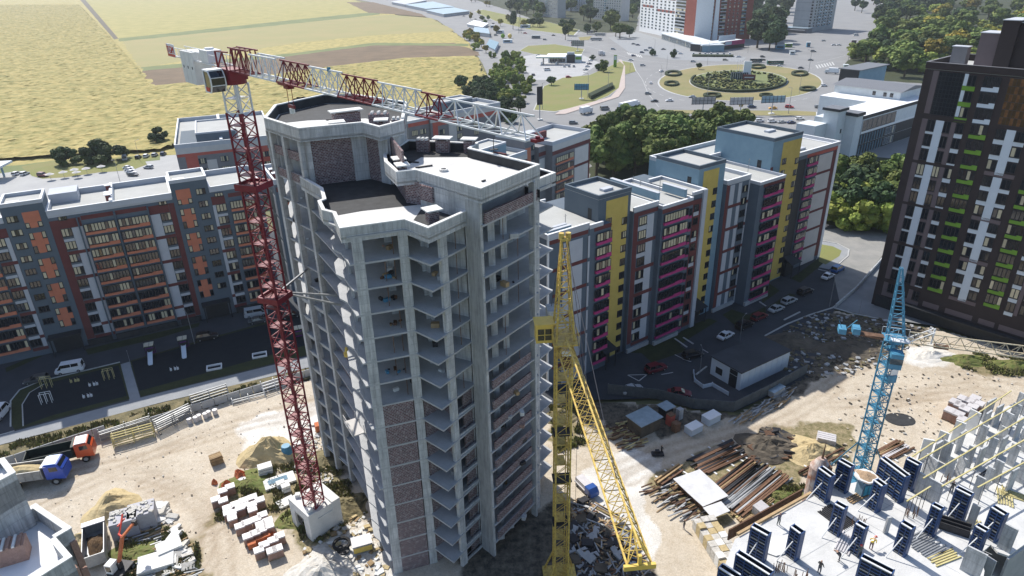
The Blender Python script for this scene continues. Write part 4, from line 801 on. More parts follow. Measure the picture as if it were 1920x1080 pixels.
b = MB(); b.box(2.8, 9.0, -.04, .02, 44.6, 53.4)
for i in range(10):
 for j in range(6):
  b.m = 2 if (i * 7 + j * 3) % 5 < 2 else 1; b.quad((2.85 + i * .61, -.05, 44.7 + j * 1.45), (3.41 + i * .61, -.05, 44.7 + j * 1.45), (3.41 + i * .61, -.05, 46.05 + j * 1.45), (2.85 + i * .61, -.05, 46.05 + j * 1.45))
b.build('glass_screen', [M['frame'], mat('amber_glass', (0.09, 0.05, 0.015), 0.15, var=.3, scale=1.5, spec=.8), mat('amber_glass2', (0.20, 0.09, 0.03), 0.2, var=.3, scale=1.5, spec=.8)], BT.r)
BT.panel(-4.85, -4.2, 45.1, 53.4, 'wblue', name='white_strip')
for k in range(3):
 z = 53.3 - k * SB; BT.win(-4.1, -2.75, z - 2.1, z - .1, -.03, 2, .1, k); BT.panel(-4.85, -2.6, z - 3.05, z - 2.15, 'green', n=-.06, name='green_panel')
 BT.balcony(-1.55, 1.4, z - 2.85, -.06, None, 5) if False else None
BT.panel(-10.5, -2.6, 44.15, 44.6, 'brown', n=-.08, name='brown_band')
for j in range(5):                                    # groups of three storeys
 z1_ = 43.9 - j * 9.3
 if z1_ < 7: 
  BT.panel(-10.6, -2.6, 3.0, 4.0, 'mauve', name='mauve_band'); BT.panel(-10.6, -9.6, 4.0, 6.4, 'mauve', name='mauve_strip'); BT.win(-9.5, -8.2, 4.2, 6.3, -.03, 2, .1, j); BT.win(-4.1, -2.8, 4.2, 6.3, -.03, 2, .1, j); BT.panel(-5.1, -4.2, 4, 6.4, 'mauve', name='mauve_strip'); break
 BT.panel(-10.65, -9.6, z1_ - 8.7, z1_, 'mauve', name='mauve_strip'); BT.panel(-8.0, -6.45, z1_ - 8.7, z1_, 'wblue', name='white_strip'); BT.panel(-5.1, -4.2, z1_ - 8.7, z1_, 'mauve', name='mauve_strip')
 for i in range(3):
  zz = z1_ - i * 3.05
  BT.win(-9.5, -8.1, zz - 2.35, zz - .05, -.03, 2, .15 if (j != 1 or i) else .9, rr.randrange(6)); BT.win(-6.4, -5.15, zz - 2.3, zz, -.03, 2, .1 if (j != 1 or i) else .9, rr.randrange(6)); BT.win(-4.1, -2.75, zz - 2.05, zz, -.03, 2, .1 if (j != 1 or i) else .9, rr.randrange(6))
  if i < 2: BT.panel(-9.55, -8.02, zz - 2.95, zz - 2.42, 'wblue', name='white_spandrel'); BT.panel(-6.43, -5.12, zz - 3.0, zz - 2.35, 'mauve', name='mauve_spandrel')
  BT.panel(-4.15, -2.65, zz - (3.0 if i < 2 else 2.5), zz - 2.1, 'wblue', name='white_spandrel')
def gcol(s0, s1, k0, k1, ztop):
 for k in range(k0, k1):
  z = ztop - k * SB
  BT.balcony(s0, s1, z - .95, -.0, 'green' if k >= 3 or s0 > 5 else 'wblue', 4, .95, 1.95, .15, rr.randrange(6), depth=.15)
gcol(-1.5, 1.45, 0, 15, 51.45)
def crosscol(s0, z1_, n_, last=False):
 BT.panel(s0 + 1.75, s0 + 3.3, z1_ - 2.9 * n_ - .2, z1_, 'wblue', n=-.0, name='white_cross')
 for i in range(n_ - 1):
  zz = z1_ - 2.05 - i * 3.02
  BT.panel(s0, s0 + 1.73, zz - .95, zz, 'wblue', name='white_cross'); BT.panel(s0 + 3.32, s0 + 5.1, zz - .85, zz, 'wblue', name='white_cross')
 for i in range(n_):
  zz = z1_ - i * 3.02
  BT.win(s0 + .05, s0 + 1.65, zz - 2.0, zz - .1, -.03, 2, .6 if (i + int(z1_)) % 3 == 0 else .1, rr.randrange(6)); BT.win(s0 + 3.4, s0 + 5.0, zz - 2.0, zz - .1, -.03, 2, .6 if (i + int(z1_)) % 2 == 0 else .1, rr.randrange(6))
for z_ in (43.9, 34.5, 25.3, 16.1):
 crosscol(2.9, z_, 3)
 BT.panel(2.9, 8.1, z_ - 9.25, z_ - 8.75 + .3, 'mauve', name='mauve_band')
gcol(9.45, 12.35, 6, 15, 33.2 + 6 * SB)
for z_ in (43.9, 34.5, 25.3, 16.1):
 BT.panel(14.9, 15.6, z_ - 8.7, z_, 'mauve', name='mauve_strip')
 for i in range(3): BT.win(13.3, 14.8, z_ - i * 3.05 - 2.05, z_ - i * 3.05, -.03, 2, .5, rr.randrange(6)); BT.panel(13.3, 14.85, z_ - i * 3.05 - 3.0, z_ - i * 3.05 - 2.1, 'wblue', name='white_spandrel'); BT.win(15.8, 17.4, z_ - i * 3.05 - 2.05, z_ - i * 3.05, -.03, 2, .3, rr.randrange(6))
for (a, c) in ((-1.7, 1.6), (2.9, 8.2), (9.4, 12.4), (13.2, 20)): BT.panel(a, c, 3.4, 4.6, 'mauve', name='mauve_band')
BT.box('basement_plinth', 'cblack', -11.5, 34, -.3, -.02, 0, 2.7); BT.box('canopy', 'cblack', -8, 34, -1.6, -.3, 2.7, 3.0)
# ------------------------------------------------------------------ cranes
def mast_mesh(w, h, name, m, chord=.16, br=.09, ladder=True):
 b = MB(); q = w / 2; cs = [(-q, -q), (q, -q), (q, q), (-q, q)]
 for c in cs: b.bar((*c, 0), (*c, h), chord)
 for i in range(4):
  a, c = cs[i], cs[(i + 1) % 4]
  b.bar((*a, 0), (*c, 0), br); b.bar((*a, 0), (*c, h / 2), br); b.bar((*c, h / 2), (*a, h), br); b.bar((*a, h / 2), (*c, h / 2), br * .8)
 if ladder:
  b.bar((q * .45, -q * .5, 0), (q * .45, -q * .5, h), .06); b.bar((q * .45, -q * .1, 0), (q * .45, -q * .1, h), .06)
  for k in range(6): b.bar((q * .45, -q * .5, h * k / 6), (q * .45, -q * .1, h * k / 6), .05)
  b.box(-q * .9, q * .4, -q * .9, q * .9, h * .5 - .03, h * .5 + .02)
 return b.mesh(name, [m])
def jib_mesh(L, w, h, name, m, n=4, chord=.13, br=.08, square=False):
 """one lattice jib section along +x, bottom chords at z=0"""
 b = MB(); q = w / 2; tops = [(-q * .7, h), (q * .7, h)] if square else [(0, h)]
 for y in (-q, q): b.bar((0, y, 0), (L, y, 0), chord)
 for y, z in tops: b.bar((0, y, z), (L, y, z), chord)
 for k in range(n):
  x0, x1 = L * k / n, L * (k + 1) / n; xm = (x0 + x1) / 2
  for y in (-q, q):
   ty, tz = (0, h) if not square else (math.copysign(q * .7, y), h)
   b.bar((x0, y, 0), (xm, ty, tz), br); b.bar((xm, ty, tz), (x1, y, 0), br)
  b.bar((x0, -q, 0), (x1, q, 0), br * .8); b.bar((x0, -q, 0), (x0, q, 0), br)
  if square: b.bar((xm, -q * .7, h), (xm, q * .7, h), br)
 b.bar((L, -q, 0), (L, q, 0), br)
 return b.mesh(name, [m])
# --- red and white flat top crane --------------------------------------------------
RC = thing('red_tower_crane', 'dark red and white flat top tower crane left of the concrete tower', 'crane', (-29.4, 76.2, 4.8), R(-20))
ms = mast_mesh(2.0, 2.8, 'mast_section', M['red'], .17, .10)
for k in range(20): put('mast_section', ms, RC, (0, 0, k * 2.8))
ms2 = mast_mesh(1.9, 3.0, 'mast_section', M['wsteel'], .16, .09); put('mast_section', ms2, RC, (0, 0, 56.0))
b = MB(); b.box(-1.35, 1.35, -1.35, 1.35, 0, .25)
for s_ in (-1, 1): b.box(s_ * 1.4 - .12, s_ * 1.4 + .12, -1.5, 1.5, -.2, .55); b.box(-1.5, 1.5, s_ * 1.4 - .12, s_ * 1.4 + .12, -.2, .55)
put('tie_collar', b.mesh('tie_collar', [M['red']]), RC, (0, 0, 33.2))
put('climbing_collar', b.mesh('climbing_collar', [M['red']]), RC, (0, 0, 47.5))
up = put('slewing_unit', None, RC, (0, 0, 59.0)); up.rotation_euler = (0, 0, R(20 - 48.6))
b = MB(); b.cyl(0, 0, 0, .5, 1.3, 16); b.box(-1.3, 1.6, -.95, .95, .5, 1.6)
for y in (-.9, .9): b.bar((-1.5, y, .5), (-1.5, y, 3.3), .16); b.bar((1.4, y, .5), (.4, y, 3.4), .14); b.bar((-1.5, y, 3.3), (2.0, y, 3.4), .14); b.bar((-1.5, y, 1.6), (.4, y, 3.3), .12)
me = b.mesh('slewing_frame', [M['red']]); put('slewing_frame', me, up)
x = 1.2
for i, (L, c, sq) in enumerate([(5.2, 'red', True), (6.0, 'wsteel', True), (5.8, 'red', False), (5.8, 'wsteel', False), (5.4, 'red', False), (5.8, 'wsteel', False), (2.8, 'red', False), (8.8, 'wsteel', False)]):
 hh = 2.1 - .1 * i; put('jib_section', jib_mesh(L, 1.35, hh if i else 2.3, 'jib_section', M[c], 4 if L > 4 else 2, .13 if i < 4 else .11, .075, sq), up, (x, 0, 1.5)); x += L
b = MB(); b.box(0, .5, -.35, .35, -.08, .1); b.cyl(.3, 0, .08, .25, .15, 10); put('jib_head', b.mesh('jib_head', [M['red']]), up, (x, 0, 1.5))
b = MB(); b.box(-.9, .9, -.65, .65, -.25, -.1); b.box(-.5, .5, -.3, .3, -.6, -.2); b.bar((-.5, 0, -.6), (-.5, 0, -2.2), .05); b.bar((.5, 0, -.6), (.5, 0, -2.2), .05); b.box(-.6, .6, -.1, .1, -2.4, -2.1); b.m = 1; b.cyl(0, 0, -2.9, -2.4, .25, 8); put('trolley', b.mesh('trolley', [M['red'], M['wsteel']]), up, (13.4, 0, 1.5))
b = MB(); b.box(-2.2, 2.2, -.06, .06, .0, .05); b.cyl(0, 0, 0.0, .35, .18, 8); put('jib_lamp', b.mesh('jib_lamp', [M['blue']]), up, (21.8, 0, 3.2)).scale = (.12, 1, 1)
b = MB(); b.m = 0
for y in (-.75, .75): b.bar((-15, y, .0), (0, y, 0), .14); b.bar((-15, y, 1.0), (0, y, 1.0), .07)
for k in range(10): b.bar((-k * 1.6, -.75, 0), (-k * 1.6, .75, 0), .08); b.bar((-k * 1.6, -.75, 0), (-k * 1.6, -.75, 1.0), .06); b.bar((-k * 1.6, .75, 0), (-k * 1.6, .75, 1.0), .06)
put('counter_jib', b.mesh('counter_jib', [M['wsteel']]), up, (-1.4, 0, 1.7))
for i in range(3):
 b = MB(); b.box(-.65, .65, -1.0, 1.0, -2.6, 1.0); b.m = 1; b.box(-.12, .12, -1.02, -.98, -.9, -.6); put('counterweight', b.mesh('counterweight', [M['concl'], M['black']]), up, (-12.3 + i * 1.4, 0, 1.6))
b = MB(); b.box(-1.2, 1.2, -.8, .8, 0, 1.3); b.cyl(-.2, 0, 1.3, 1.5, .5, 10); put('winch', b.mesh('winch', [M['wsteel']]), up, (-5.5, 0, 1.8))
b = MB(); b.box(-1.35, 1.35, -.03, .03, 0, 1.5); b.m = 1; b.box(-1.3, 1.3, -.045, -.03, .05, .35); b.box(-1.33, -1.2, -.045, -.03, .05, 1.45)
put('sign_board', b.mesh('sign_board', [M['white'], M['redb']]), up, (-15.1, -1.25, 1.7))
def text(s, size, m, parent, loc, rot, name='lettering', ext=.02):
 c = bpy.data.curves.new(name, 'FONT'); c.body = s; c.size = size; c.extrude = ext; c.align_x = 'CENTER'; o = bpy.data.objects.new(name, c); C.objects.link(o)
 dg = bpy.context.evaluated_depsgraph_get(); me = bpy.data.meshes.new_from_object(o.evaluated_get(dg)); bpy.data.objects.remove(o); me.materials.clear(); me.materials.append(m)
 return put(name, me, parent, loc) if not rot else (lambda q: (setattr(q, 'rotation_euler', rot), q)[1])(put(name, me, parent, loc))
text('TGM', 1.15, M['redb'], up, (-15.1, -1.31, 2.15), (R(90), 0, 0))
b = MB(); b.m = 0                                      # cab with curved glass
P = [(-.75, 0), (.55, 0), (1.0, .7), (1.0, 1.5), (.6, 2.15), (-.75, 2.2)]
for y0, y1 in ((-.75, .75),):
 n = len(P); i0 = len(b.v); b.v += [(p[0], y0, p[1]) for p in P] + [(p[0], y1, p[1]) for p in P]
 for k in range(n): b.f.append((i0 + k, i0 + (k + 1) % n, i0 + n + (k + 1) % n, i0 + n + k)); b.mi.append(1 if k in (1, 2, 3) else 0)
 b.f.append(tuple(range(i0, i0 + n))); b.mi.append(1); b.f.append(tuple(i0 + n + k for k in range(n))[::-1]); b.mi.append(1)
b.m = 0
for y in (-.76, .76):
 for k in range(n): p, q_ = P[k], P[(k + 1) % n]; b.bar((p[0], y, p[1]), (q_[0], y, q_[1]), .12)
b.bar((1.0, -.75, 1.5), (1.0, .75, 1.5), .08); b.bar((1.0, -.75, .7), (1.0, .75, .7), .08); b.box(-1.0, -.74, -.8, .8, -.05, 2.25); b.box(-.9, .6, -.8, .8, 2.15, 2.3)
cb = put('cab', b.mesh('cab', [M['white'], M['cabglass']]), up, (-.1, -2.0, -.6))
b = MB(); b.box(-.76, .3, -.79, -.77, -.02, .5); b.box(-1.02, -.98, -.7, .7, .2, 1.6); put('cab_stripe', b.mesh('cab_stripe', [M['redb']]), cb)
b = MB()
W0 = Vector((-29.2, 77.2, 38.3))
def worldbar(name, m, p, q, wd, parent):
 b = MB(); b.bar(p, q, wd); o = put(name, b.mesh(name, [m])); o.parent = parent; o.matrix_parent_inverse = Matrix.LocRotScale(parent.location, parent.rotation_euler, None).inverted(); return o
for q_ in ((-28.9, 88.6, 36.4), (-22.6, 79.4, 36.6), (-21.9, 78.0, 35.9)): worldbar('tie_strut', M['steel'], W0, q_, .22, RC)
FBK = thing('crane_foundation', 'pale concrete portal block carrying the red crane mast', 'foundation', (-29.7, 77.2, 0), R(46))
for nm, (x0, x1, y0, y1, z0, z1) in {'foundation_leg': (-2.6, 2.6, -2.7, -1.1, 0, 3.4), 'foundation_leg2': (-2.6, 2.6, 1.4, 2.7, 0, 3.4), 'foundation_beam': (-2.62, -1.2, -2.72, 2.72, 3.4, 4.85), 'foundation_beam2': (1.3, 2.62, -2.72, 2.72, 3.4, 4.85), 'foundation_slab': (-1.2, 1.3, -2.6, 2.6, 3.4, 4.6)}.items():
 b = MB(); b.box(x0, x1, y0, y1, z0, z1); b.build(nm.rstrip('2'), M['concl'], FBK)
b = MB(); b.box(-2.66, -2.58, -.6, .6, 1.8, 3.0); b.build('opening', M['black'], FBK)
for i in range(6):
 b = MB(); b.box(-.35, .35, -.35, .35, 0, .5, i * .5, (-1.9 + .1 * i, -2.0 + i * .8, 4.86)); b.build('concrete_lump', M['concl'], FBK) if i in (0, 5) else None
# --- yellow crane -------------------------------------------------------------------
YC = thing('yellow_tower_crane', 'yellow lattice tower crane with boxy cab and jib pointing down towards the viewer', 'crane', (5.6, 65.75, 0), R(4))
ms = mast_mesh(1.75, 3.0, 'mast_section', M['yellow'], .20, .06)
for k in range(12): put('mast_section', ms, YC, (0, 0, .8 + k * 3.0))
b = MB()
for x_, y_ in ((-1, -1), (1, -1), (1, 1), (-1, 1)): b.bar((x_ * .87, y_ * .87, 4.5), (x_ * 2.0, y_ * 2.0, 0), .2)
b.box(-2.2, 2.2, -2.2, 2.2, 0, .5); put('mast_base', b.mesh('mast_base', [M['yellow']]), YC)
for z_ in (17.5, 24.5, 10.5):
 b = MB(); b.box(-1.15, 1.15, -.85, .85, 0, .12); put('landing', b.mesh('landing', [M['dsteel']]), YC, (0, 0, z_))
yu = put('slewing_unit', None, YC, (0, 0, 36.8)); yu.rotation_euler = (0, 0, R(-84.6 - 4))
b = MB(); b.cyl(0, 0, 0, .5, 1.2, 16)
AP = (-0.2, 0, 12.3)
for x_, y_ in ((1.1, -1.0), (1.1, 1.0), (-1.5, -1.0), (-1.5, 1.0)): b.bar((x_, y_, .3), (AP[0] + x_ * .15, AP[1] + y_ * .3, AP[2]), .2)
for k in range(1, 9):
 t = k / 9; t2 = (k + .9) / 9
 c = [(x_ * (1 - t) + (AP[0] + x_ * .15) * t, y_ * (1 - t) + y_ * .3 * t, .3 + 12 * t) for x_, y_ in ((1.1, -1.0), (1.1, 1.0), (-1.5, 1.0), (-1.5, -1.0))]
 for i in range(4): b.bar(c[i], c[(i + 1) % 4], .09)
 c2 = [(x_ * (1 - t2) + (AP[0] + x_ * .15) * t2, y_ * (1 - t2) + y_ * .3 * t2, .3 + 12 * t2) for x_, y_ in ((1.1, -1.0), (1.1, 1.0), (-1.5, 1.0), (-1.5, -1.0))]
 if k < 8:
  for i in range(4): b.bar(c[i], c2[(i + 1) % 4], .08)
b.cyl(AP[0], -.35, 12.2, 12.9, .3, 8); b.cyl(AP[0], .35, 12.2, 12.9, .3, 8); b.box(-.5, .3, -.5, .5, 12.1, 12.4)
put('tower_head', b.mesh('tower_head', [M['yellow']]), yu)
b = MB(); b.box(-1.9, 1.9, -1.4, 1.4, 0.5, .7)
for s_ in (-1.4, 1.4): b.bar((-1.9, s_, 1.7), (1.9, s_, 1.7), .06); b.bar((-1.9, s_, .6), (1.2, s_ * .6, 3.2), .12)
for k in range(7): b.bar((-1.9 + k * .63, -1.4, .7), (-1.9 + k * .63, -1.4, 1.7), .05); b.bar((-1.9 + k * .63, 1.4, .7), (-1.9 + k * .63, 1.4, 1.7), .05)
put('slewing_platform', b.mesh('slewing_platform', [M['yellow']]), yu)
xx = 1.0
for k in range(8):
 L = 3.75; put('jib_section', jib_mesh(L, 1.75, 1.5, 'jib_section', M['yellow'], 3, .14, .055), yu, (xx, 0, -.2)); xx += L
b = MB(); b.box(0, .25, -1.15, 1.15, -.3, .1)
for y_ in (-.85, 0, .85): b.bar((0, y_, 0), (-2.2, 0, 1.5), .1)
b.box(-.1, .15, -.12, .12, 0, .9); put('jib_head', b.mesh('jib_head', [M['yellowp']]), yu, (xx, 0, -.2))
b = MB()
for y_ in (-.3, .3): b.bar((AP[0], y_, 12.4), (13, y_ * .3, 1.35), .055); b.bar((AP[0], y_, 12.4), (-7, y_, 1.0), .055)
b.bar((AP[0], 0, 12.4), (24, 0, 1.35), .05); put('pendant_line', b.mesh('pendant_line', [M['cable']]), yu)
b = MB()
for y_ in (-.8, .8): b.bar((-7.5, y_, .4), (-1, y_, .4), .2)
for k in range(5): b.bar((-7.5 + k * 1.5, -.8, .4), (-7.5 + k * 1.5, .8, .4), .1)
put('counter_jib', b.mesh('counter_jib', [M['yellow']]), yu)
b = MB(); b.box(-7.6, -5.6, -.9, .9, -1.4, 1.0); put('counterweight', b.mesh('counterweight', [M['conc']]), yu)
b = MB(); b.box(-.95, .95, -.9, .9, 0, 2.2); b.box(-1.1, 1.1, -1.0, 1.0, 2.2, 2.35); b.m = 1
b.quad((-.75, -.92, .35), (.75, -.92, .35), (.75, -.92, 1.75), (-.75, -.92, 1.75)); b.quad((.97, -.7, .35), (.97, .7, .35), (.97, .7, 1.75), (.97, -.7, 1.75)); b.m = 0; b.box(-.78, .78, -.96, -.92, 1.0, 1.08); b.box(-.04, .04, -.96, -.92, .35, 1.75)
yc_ = put('cab', b.mesh('cab', [M['yellowp'], M['cabglass']])); yc_.parent = YC; yc_.location = (-2.15, .6, 37.0)
b = MB(); b.box(-.45, .45, -.5, .5, 0, 1.5); b.m = 1; b.box(-.5, .5, -.3, .3, 1.6, 2.3); put('electric_box', b.mesh('electric_box', [M['rust'], M['wsteel']]), YC, (0.15, -1.1, 34.2))
b = MB(); b.bar((12.2, -.4, -.1), (12.2, -.4, -26), .04); b.bar((12.2, .4, -.1), (12.2, .4, -26), .04)
for z_ in (-15.5, -31): pass
put('hoist_rope', b.mesh('hoist_rope', [M['cable']]), yu, (-13.2, 1.6, 0))
# --- blue crane -----------------------------------------------------------------------
BC = thing('blue_tower_crane', 'blue tower crane with pale lattice jib standing behind the blue formwork panels', 'crane', (54.1, 83.8, 0), R(8))
ms = mast_mesh(1.75, 2.5, 'mast_section', M['blue'], .17, .085)
for k in range(10): put('mast_section', ms, BC, (0, 0, .3 + k * 2.5))
b = MB()
for a in ((-1, -1), (1, -1), (1, 1), (-1, 1)): b.bar((a[0] * .87, a[1] * .87, 7), (a[0] * 3.4, a[1] * 3.4, 0), .16)
b.box(-2.5, 2.5, -2.5, 2.5, 0, .6); put('mast_base', b.mesh('mast_base', [M['blue']]), BC)
bu = put('slewing_unit', None, BC, (0, 0, 25.3)); bu.rotation_euler = (0, 0, R(-19 - 8))
b = MB(); b.cyl(0, 0, 0, .4, 1.2, 14); b.box(-1.5, 1.6, -1.2, 1.2, .4, .55)
A2 = (-1.3, .2, 11.2)
for x_, y_ in ((1.2, -.8), (1.2, .8), (-1.0, -.8), (-1.0, .8)): b.bar((x_, y_, .4), (A2[0] + x_ * .12, y_ * .3, A2[2]), .17)
for k in range(1, 9):
 t = k / 9; c = [(x_ * (1 - t) + (A2[0] + x_ * .12) * t, y_ * (1 - t) + y_ * .3 * t, .4 + 10.8 * t) for x_, y_ in ((1.2, -.8), (1.2, .8), (-1.0, .8), (-1.0, -.8))]
 for i in range(4): b.bar(c[i], c[(i + 1) % 4], .08)
 if k % 2: b.bar(c[0], (c[1][0], c[1][1], c[1][2] + 1.1), .08); b.bar(c[3], (c[0][0] - .1, c[0][1], c[0][2] + 1.1), .08)
put('tower_head', b.mesh('tower_head', [M['blue']]), bu)
b = MB()
for s_ in (-1.2, 1.2):
 b.bar((-1.5, s_, 1.5), (2.0, s_, 1.5), .06)
 for k in range(6): b.bar((-1.5 + k * .7, s_, .5), (-1.5 + k * .7, s_, 1.5), .05)
b.box(-.5, 1.8, -1.3, -.2, .55, .62); put('guard_rail', b.mesh('guard_rail', [M['wsteel']]), bu)
M['paleyel'] = mat('faded_jib_paint', (0.58, 0.55, 0.42), 0.6, scale=2, col2=(0.40, 0.30, 0.18), spread=.4)
xx = 1.6
for k in range(8): put('jib_section', jib_mesh(3.6, 1.3, 1.45, 'jib_section', M['paleyel'], 2, .13, .07), bu, (xx, 0, .3)); xx += 3.6
b = MB(); b.bar((1.8, -.6, .5), (4.6, -.6, 2.4), .1); b.bar((1.8, .6, .5), (4.6, .6, 2.4), .1); b.bar((4.6, 0, .3), (4.6, 0, 2.7), .2); put('jib_frame', b.mesh('jib_frame', [M['wsteel']]), bu)
b = MB(); b.box(5.0, 6.8, -.3, .3, -.2, .3); put('jib_winch', b.mesh('jib_winch', [M['rust']]), bu)
b = MB()
for y_ in (-.6, .6): b.bar((-6.2, y_, .7), (-1.2, y_, .3), .18)
b.box(-5.0, -1.4, -.55, .55, .45, .62); put('counter_jib', b.mesh('counter_jib', [M['rust']]), bu)
b = MB(); b.box(-5.6, -4.6, -.8, .8, .6, 1.5); b.box(-7.4, -6.4, -.8, .8, .4, 1.2); b.bar((-6.5, 0, .8), (-5.2, 0, 2.6), .1); b.bar((-6.9, -.3, .9), (-7.6, 0, 2.4), .06); put('winch', b.mesh('winch', [M['blue']]), bu)
b = MB(); b.box(-.8, .8, -.8, .8, -3.3, -.9); b.m = 1; b.box(-.82, .82, -.82, .82, -2.5, -1.6); put('cab', b.mesh('cab', [M['blue'], M['glassb']]), bu, (.3, -1.9, 0.2))
b = MB(); b.box(-.7, .7, -1.3, -.9, 0, 1.2); b.m = 1; b.box(-.5, .6, -1.35, -1.3, 1.4, 2.3); put('sign_plate', b.mesh('sign_plate', [M['blue'], M['white']]), BC, (0.2, 0, 19.0))
# ------------------------------------------------------------------ vehicles
def loft(b, st, cap=True):
 """st: list of (x, [(y,z),...]) closed cross sections of equal length"""
 n = len(st[0][1]); i0 = len(b.v)
 for x, P in st: b.v += [(x, p[0], p[1]) for p in P]
 for k in range(len(st) - 1):
  for j in range(n):
   a = i0 + k * n + j; c = i0 + k * n + (j + 1) % n; b.f.append((a, a + n, c + n, c)); b.mi.append(b.m)
 b.f.append(tuple(i0 + j for j in range(n))); b.f.append(tuple(i0 + (len(st) - 1) * n + j for j in range(n))[::-1]); b.mi += [b.m, b.m]
def sec(w, z0, z1, c=.12): return [(-w + c * .5, z0), (-w, z0 + c), (-w, z1 - c), (-w + c, z1), (w - c, z1), (w, z1 - c), (w, z0 + c), (w - c * .5, z0)]
CARM = {}
def paint(c): 
 if c not in CARM: CARM[c] = mat('paint_%d' % len(CARM), c, 0.28, 0.0, var=0, spec=0.8)
 return CARM[c]
M['lamp'] = mat('lamp_lens', (0.6, 0.6, 0.55), 0.2, var=0); M['lampr'] = mat('tail_lens', (0.35, 0.02, 0.02), 0.3, var=0)
wb = MB(); wb.bar((0, -.11, 0), (0, .11, 0), .64, 14); wb.m = 1; wb.bar((0, -.125, 0), (0, .125, 0), .36, 10); WHEEL = wb.mesh('wheel', [M['tyre'], M['steel']])
CARS = {}
def car_mesh(kind, c):
 key = (kind, c)
 if key in CARS: return CARS[key]
 L, W = {'sedan': (4.5, .88), 'hatch': (4.1, .86), 'suv': (4.7, .93), 'van': (5.3, .98), 'wagon': (4.6, .88)}[kind]
 h = {'sedan': 1.42, 'hatch': 1.48, 'suv': 1.72, 'van': 2.2, 'wagon': 1.5}[kind]; hb = {'sedan': .88, 'hatch': .9, 'suv': 1.05, 'van': 1.15, 'wagon': .9}[kind]
 x0, x1 = -L / 2, L / 2
 b = MB(); loft(b, [(x0, sec(W * .86, .35, hb * .9)), (x0 + .25, sec(W * .97, .25, hb)), (x0 + L * .3, sec(W, .22, hb + .03)), (x1 - L * .3, sec(W, .22, hb + .02)), (x1 - .5, sec(W * .96, .24, hb - .1)), (x1, sec(W * .82, .32, hb - .28))])
 ra, rb, rc, rd = {'sedan': (x0 + .7, x0 + 1.35, x1 - 2.0, x1 - 1.25), 'hatch': (x0 + .12, x0 + .5, x1 - 1.85, x1 - 1.1), 'wagon': (x0 + .15, x0 + .5, x1 - 2.0, x1 - 1.2), 'suv': (x0 + .15, x0 + .5, x1 - 2.0, x1 - 1.25), 'van': (x0 + .08, x0 + .25, x1 - 1.3, x1 - .55)}[kind]
 gm = MB(); W2 = W * .93; W3 = W * .76 if kind != 'van' else W * .88
 loft(gm, [(ra, [(-W2, hb), (-W2, hb + .02), (W2, hb + .02), (W2, hb)]), (rb, [(-W2, hb), (-W3, h - .05), (W3, h - .05), (W2, hb)]), (rc, [(-W2, hb), (-W3, h - .05), (W3, h - .05), (W2, hb)]), (rd, [(-W2, hb - .02), (-W2, hb), (W2, hb), (W2, hb - .02)])])
 rf = MB(); rf.prism([(rb - .05, -W3 - .02), (rc + .05, -W3 - .02), (rc + .05, W3 + .02), (rb - .05, W3 + .02)], h - .06, h)
 for y in (-1, 1):
  rf.bar((rb, y * W3, h - .04), (ra, y * W2, hb), .09); rf.bar((rc, y * W3, h - .04), (rd, y * W2, hb), .09); xm = (rb + rc) / 2; rf.bar((xm, y * W3, h - .04), (xm, y * W2, hb), .08)
 if kind == 'van':
  for y in (-1, 1): rf.box(rb, rb + .5, y * W2 - .03, y * W2 + .03, hb, h - .1); rf.box(rb + .3, rc, y * W2 - .02, y * W2 + .02, hb, hb + .3)
 lm = MB()
 for y in (-1, 1): lm.box(x1 - .22, x1 - .06, y * W * .72 - .16, y * W * .72 + .16, hb - .42, hb - .28)
 lr = MB()
 for y in (-1, 1): lr.box(x0 + .0, x0 + .08, y * W * .78 - .12, y * W * .78 + .1, hb - .25, hb - .08)
 CARS[key] = (b.mesh('body', [paint(c)]), gm.mesh('windows', [M['cabglass']]), rf.mesh('roof', [paint(c)]), [lm.mesh('headlight', [M['lamp']])], L, W); return CARS[key]
COLN = {'white': (.75, .75, .76), 'black': (.012, .012, .014), 'silver': (.42, .44, .46), 'dark red': (.16, .012, .02), 'blue': (.03, .12, .35), 'dark grey': (.06, .065, .07), 'grey': (.18, .19, .2), 'red': (.5, .03, .03), 'yellow': (.72, .38, .03), 'green': (.03, .22, .12), 'beige': (.45, .4, .3), 'dark blue': (.015, .03, .1)}
def car(px, kind, cn, head, where, group=None, z=0.0, detail=True, name='parked_car', pt=None):
 bm, gm, rm, lm, L, W = car_mesh(kind, COLN[cn]); p = pt or g(px[0], px[1], .6)
 o = thing(name, f'{cn} {"minivan" if kind == "van" else ("suv" if kind == "suv" else "car")} {where}', 'van' if kind == 'van' else 'car', (p[0], p[1], z), R(head), group)
 put('body', bm, o); put('windows', gm, o); put('roof', rm, o)
 if detail:
  for i, m_ in enumerate(lm): put('headlights', m_, o)
 for x_ in (-L * .31, L * .31):
  for y_ in (-W + .08, W - .08): put('wheel', WHEEL, o, (x_, y_, .32))
 return o
GC = 'cars parked beside the magenta block'
